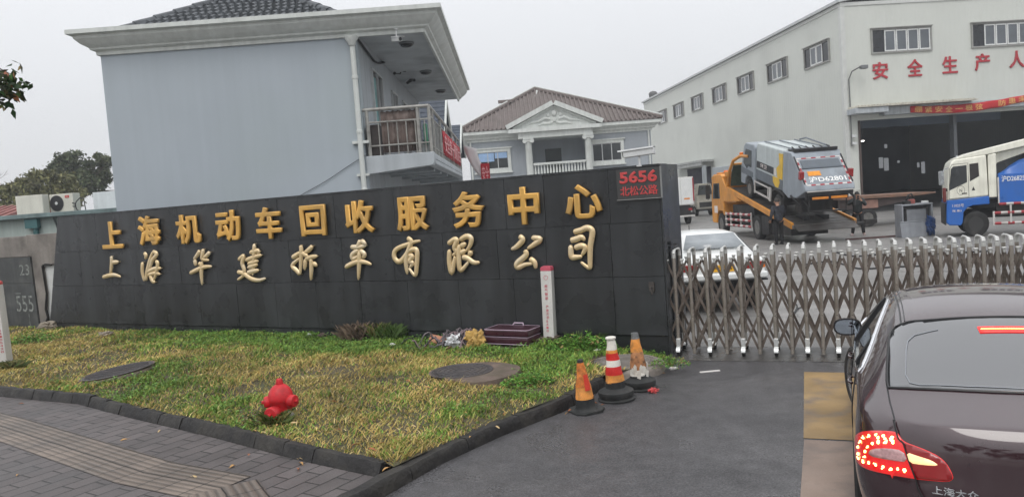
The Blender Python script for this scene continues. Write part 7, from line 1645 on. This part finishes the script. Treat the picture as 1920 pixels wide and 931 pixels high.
b=MB(); b.tube([(-.1,.19,.265),(-.08,.21,.30),(.08,.21,.30),(.1,.19,.265)],.012,6); b.build('carry_handle',m_lil,su)
q=wfoot(890,.32); hz=q.z; base=Vector((q.x,q.y-.1,hz)); avoid.append((q.x,q.y,.45)); rr=random.Random(12)
b=MB()
for k in range(60):
    p=base+Vector((rr.uniform(-.45,.35),rr.uniform(-.1,.35),.0)); P=[]
    a=rr.uniform(0,6.28); 
    for i in range(9): 
        a+=rr.uniform(-.8,.8); p=p+Vector((math.cos(a)*.07,math.sin(a)*.03,0)); P.append((p.x,p.y,hz+max(.02,.12+.10*math.sin(i*.9+k)+rr.uniform(-.05,.05))*(1-.25*abs(i-4)/4)))
    b.cur=k%3
    Q=[]
    for i in range(len(P)-1):
        for j in range(3): Q.append(Vector(P[i]).lerp(Vector(P[i+1]),j/3))
    b.tube(Q,rr.uniform(.007,.013),6)
tag(b.build('cable_tangle',[M('grey_old_cable',rgb(120,112,116),.6,var=.3,scale=9),M('dark_old_cable',(.03,.03,.034),.6),M('mauve_old_cable',rgb(150,130,134),.6)]),'tangled heap of grey and dark old cables against the granite wall','cables')
q2=wfoot(845,.42); b=MB(); X=Matrix.Rotation(R(20),4,'Z'); b.add([(-.18,-.08,.02),(.02,-.14,.0),(.05,-.02,.12),(-.12,.05,.16),(.24,-.02,.03),(.22,.1,.10)],[(0,1,2,3),(1,4,5,2)]); o=b.build('cardboard_scrap',M('brown_cardboard',rgb(190,134,106),.8,var=.15,scale=8)); o.location=(q2.x,q2.y+.05,lh(q2.x,q2.y)); s_=o.modifiers.new('s','SOLIDIFY'); s_.thickness=.012; tag(o,'folded brown cardboard scrap at the left end of the rubbish heap','cardboard')
q2=wfoot(882,.55); b=MB(); b.add(*crumple((0,0,.10),.16,21,(.9,.6,.7))); o=b.build('plastic_bag',M('white_plastic_film',rgb(214,216,218),.35,var=.2,scale=12)); o.location=(q2.x,q2.y,lh(q2.x,q2.y)); tag(o,'crumpled white plastic bag in front of the cable heap','bag')
q2=wfoot(924,.58); b=MB(); b.add(*crumple((0,0,.13),.20,33,(.9,.5,.9))); o=b.build('cloth_sack',M('mustard_sack',rgb(196,160,92),.8,var=.2,scale=7)); o.location=(q2.x,q2.y-.02,lh(q2.x,q2.y)); tag(o,'crumpled mustard yellow sack leaning on the maroon suitcase','sack')
q2=wfoot(600,.2)
for k,(dx,s_,lab) in enumerate(((-.1,.07,'small white plastic litter at the foot of the wall left of the dry bush'),(.18,.09,'small grey stone at the foot of the wall left of the dry bush'))):
    b=MB(); b.add(*crumple((0,0,.03),s_,40+k,(1,.7,.6))); o=b.build('litter' if k==0 else 'stone',m_camw if k==0 else m_ring); o.location=(q2.x+dx,q2.y-dx*.5,lh(q2.x,q2.y)); tag(o,lab,'litter' if k==0 else 'stone')
q2=wfoot(92,.1); b=MB(); b.add(*crumple((0,0,.08),.22,52,(1.2,.8,.6))); o=b.build('stone',M('pale_brown_rock',rgb(150,140,126),.85,var=.2,scale=5)); o.location=(q2.x+.1,q2.y,lh(q2.x,q2.y)); tag(o,'large pale brown stone at the left foot of the granite wall','stone')
q2=wfoot(252,.7); b=MB(); b.add(*crumple((0,0,.02),.15,53,(1.2,.8,.5))); o=b.build('stone',MATS['pale_brown_rock']); o.location=(q2.x,q2.y,lh(q2.x,q2.y)); tag(o,'flat brown stone half sunk in the grass by the wall','stone')
# dry bush and taller weeds at the wall foot
def tuft(name,label,px,py,n,h,sp,cols,cat,seed,leaf=.0,wd=.006):
    q=G(px,py,.16) if py>636 else wfoot(px,.22); z=lh(q.x,q.y); r=np.random.default_rng(seed); t=thing(name,label,cat,(q.x,q.y,z))
    V=[];C=[]
    for k in range(n):
        a=r.uniform(0,6.28); b0=np.array([r.normal()*sp*.35,r.normal()*sp*.25,0]); d=np.array([math.cos(a)*sp*r.uniform(.2,1),math.sin(a)*sp*.6*r.uniform(.2,1),h*r.uniform(.4,1)]); w_=np.array([-math.sin(a),math.cos(a),0])*wd*r.uniform(.6,1.4)
        if r.random()<leaf:
            w_=w_*5; V+=[b0+d*.7,b0+d*.85+w_,b0+d*1.05+np.array([0,0,-.01]),b0+d*.85-w_]
        else: V+=[b0-w_,b0+w_,b0+d*np.array([.5,.5,.75])+w_*.7,b0+d*np.array([1,1,.95])]
        c=np.array(cols[r.integers(0,len(cols))])*r.uniform(.7,1.25); C+=[c]*4
    scatter_mesh('foliage',np.array(V),np.arange(len(V)).reshape(-1,4),np.array(C),m_blade,t); return t
tuft('dry_bush','low dry brown bush growing at the foot of the granite wall',688,622,420,.34,.34,[(.14,.10,.075),(.10,.075,.055),(.19,.14,.10)],'bush',1,.35,.005)
tuft('grass_tuft','tall green grass tuft just right of the dry bush',722,622,160,.34,.22,[(.10,.13,.03),(.06,.10,.02),(.2,.17,.07)],'grass tuft',2)
tuft('grass_tuft','spiky green grass tuft between the dry bush and the rubbish heap',748,628,110,.3,.25,[(.07,.12,.03),(.05,.09,.02)],'grass tuft',3)
def weed(label,px,py,n,h,sp,seed,L0=.03,dry=.1):
    q=G(px,py,.16) if py>636 else wfoot(px,.3); z=lh(q.x,q.y); r=np.random.default_rng(seed); t=thing('weed_clump',label,'weeds',(q.x,q.y,z-.01)); V=[];C=[]
    for k in range(n):
        a=r.uniform(0,6.28); f=r.random()**.5; rad=sp*f; p=np.array([math.cos(a)*rad,math.sin(a)*rad*.6,h*(1-f*f*.8)*r.uniform(.25,1)+.02*math.sin(k)])
        d=r.normal(size=3); d[2]=abs(d[2])*.4+.1; d/=np.linalg.norm(d); w_=np.cross(d,[0,0,1])+r.normal(size=3)*.3; w_/=np.linalg.norm(w_); L_=L0*r.uniform(.5,1.3)
        V+=[p-d*L_*.6,p+w_*L_*.42,p+d*L_*.9,p-w_*L_*.42]
        c=np.array((.16,.34,.05) if r.random()<.5 else (.08,.21,.03))*r.uniform(.6,1.3); c=np.array((.3,.24,.09)) if r.random()<dry else c; C+=[c]*4
    for k in range(n//12):
        a=r.uniform(0,6.28); p=np.array([math.cos(a)*sp*.9*r.random(),math.sin(a)*sp*.5*r.random(),h*r.uniform(.5,1.15)]); w_=np.array([.004,0,0]); V+=[p*[.4,.4,0]-w_,p*[.4,.4,0]+w_,p+w_*.5,p-w_*.5]; C+=[(.12,.2,.04)]*4
    scatter_mesh('foliage',np.array(V),np.arange(len(V)).reshape(-1,4),np.array(C),m_blade,t)
weed('leafy green weed clump right of the pink topped marker post',1090,652,900,.26,.55,4,.042)
weed('leafy green weed clump between the raised manhole and the traffic cones',988,718,700,.15,.34,5,.03)
weed('green weed clump at the left foot of the granite wall',62,640,700,.2,.6,6,.04,.2)
weed('scrubby weed clump at the wall corner beside the gate',1256,678,420,.13,.28,7,.025,.35)
tuft('grass_tuft','long grass tuft around the foot of the red hydrant',520,792,330,.15,.20,[(.10,.13,.03),(.17,.15,.05),(.07,.10,.025)],'grass tuft',8)
tuft('grass_tuft','grass tuft at the foot of the left marker post',22,690,260,.18,.25,[(.12,.13,.04),(.2,.17,.07),(.07,.10,.025)],'grass tuft',9)
# litter on the driveway
q=G(1331,696.5,.004); o=MB().box(-.135,-.018,0,.135,.018,.012).build('paper_strip',M('white_paper',rgb(230,226,222),.6)); o.location=(q.x,q.y,.005); o.rotation_euler.z=R(5); tag(o,'flat white paper strip lying on the wet driveway before the gate','litter')
q=G(1226,736,.0); b=MB(); b.add(*crumple((0,0,.03),.06,61,(1.2,.8,.6))); o=b.build('wrapper',M('red_wrapper',rgb(196,70,70),.4,var=.4,scale=30)); o.location=(q.x,q.y,.004); tag(o,'crumpled red wrapper on the asphalt beside the farthest traffic cone','litter')
for i,(px,py,lab) in enumerate(((1262,690,'scrap of white paper at the lawn edge near the gate'),(1120,655,'small white paper ball on the grass behind the cones'),(735,648,'pale paper scrap in the grass below the dry bush'))):
    q=G(px,py,.02 if i==0 else .17); b=MB(); b.add(*crumple((0,0,.02),.045,70+i,(1.3,.9,.6))); o=b.build('paper_scrap',MATS['white_paper']); o.location=(q.x,q.y,.0 if i==0 else lh(q.x,q.y)+.01); tag(o,lab,'litter')
# fallen leaves: one leaf mesh, copied
m_lf=[M('ochre_leaf',rgb(176,136,84),.7,var=.2,scale=15),M('rust_leaf',rgb(150,92,56),.7,var=.25,scale=15),M('pale_leaf',rgb(196,170,124),.7,var=.2,scale=15)]
lfm=[]
for k in range(3):
    b=MB(); n=6; vs=[];fs=[]
    for i in range(n+1):
        t=i/n; w_=.017*math.sin(math.pi*min(1,t*.98+.02))**.8; y=.13*t; cz=.02*math.sin(t*3+k)+.008*k*t
        vs+= [(-w_,y,cz+w_*(.5+.3*k)),(0,y,cz),(w_,y,cz+w_*.5)]
    for i in range(n):
        for j in range(2): fs.append((i*3+j,i*3+j+1,i*3+j+4,i*3+j+3))
    b.add(vs,fs); b.tube([(0,0,0),(0,-.03,.005)],.002,4); o=b.build('fallen_leaf',m_lf[k],ang=80); s_=o.modifiers.new('s','SOLIDIFY'); s_.thickness=.0015; lfm.append(o)
spots=[(360,893,0),(465,853,0),(430,876,0),(300,806,0),(568,871,0),(36,757,0),(560,882,0),(800,738,2),(812,742,2),(790,745,2),(820,735,2),(805,748,2),(795,733,2),(830,742,2),(660,838,2),(672,830,2),(690,845,2),(640,812,2),(705,838,2),(745,845,2),(520,803,2),(545,800,2),(480,812,2),(500,818,2),(400,735,2),(380,731,2),(870,775,2),(945,780,2),(760,722,2),(690,790,2),(780,800,2),(1112,757,1),(1116,762,1),(1108,752,1),(1121,764,1),(1065,772,1),(1072,768,1),(1060,776,1),(1128,760,1),(1110,766,1),(1240,700,1),(560,860,0),(35,888,0),(240,822,0),(100,702,2),(350,680,2),(600,700,2),(720,735,2),(620,760,2),(880,820,2),(930,800,2),(1010,640,2),(1100,690,2),(850,655,2),(430,700,2),(170,735,2),(450,780,2),(730,880,2)]
rs=random.Random(9); used=set()
for px,py,kd in spots:
    z={0:SWZ+.006,1:.008,2:.16}[kd]; q=G(px,py,z); zz=z if kd<2 else lh(q.x,q.y)+.035
    k=rs.choice([0,0,1,2]) if kd!=1 else rs.choice([0,1,1])
    o=lfm[k] if k not in used else lfm[k].copy()
    if k in used: COL.objects.link(o)
    used.add(k); sc_=rs.uniform(.45,.85); o.location=(q.x,q.y,zz); o.rotation_euler=(rs.uniform(-.3,.4),rs.uniform(-.4,.4),rs.uniform(0,6.28)); o.scale=(sc_,sc_,sc_)
    lab={0:'dry curled leaf fallen on the grey brick pavement',1:'dry reddish leaf fallen on the asphalt at the foot of the traffic cones',2:'dry tan leaf fallen among the grass of the lawn'}[kd]
    grp={0:'fallen leaves on the pavement',1:'fallen leaves by the cones',2:'fallen leaves in the lawn'}[kd]; tag(o,lab,'leaf',grp)
for k in range(3):
    if k not in used: bpy.data.objects.remove(lfm[k])
make_grass()
# ================================================================== MISTY AIR
b=MB(); b.box(-140,-60,-1.2,170,190,32); o=b.build('haze',None or bpy.data.materials.new('misty_air'),smooth=False); o['kind']='stuff'
m=o.data.materials[0]; m.use_nodes=True; t=m.node_tree; t.nodes.clear(); oo=t.nodes.new('ShaderNodeOutputMaterial'); v=t.nodes.new('ShaderNodeVolumePrincipled')
v.inputs['Color'].default_value=(.93,.95,.98,1); v.inputs['Density'].default_value=.0014; v.inputs['Anisotropy'].default_value=.3; t.links.new(v.outputs[0],oo.inputs['Volume'])
# ================================================================== TREE ROW ADDED OUT OF VIEW behind the viewpoint, to darken reflections in the car
lb=[]
for k in range(15): lb.append((-34+k*5+random.uniform(-1.5,1.5),-32+random.uniform(-3,3),6.0+random.uniform(-1.5,2),4.2,3,5.5,1/15))
o=crown('added_tree_line',None,lb,9000,.55,[(.03,.04,.02),(.04,.05,.025)],77); o['kind']='stuff'
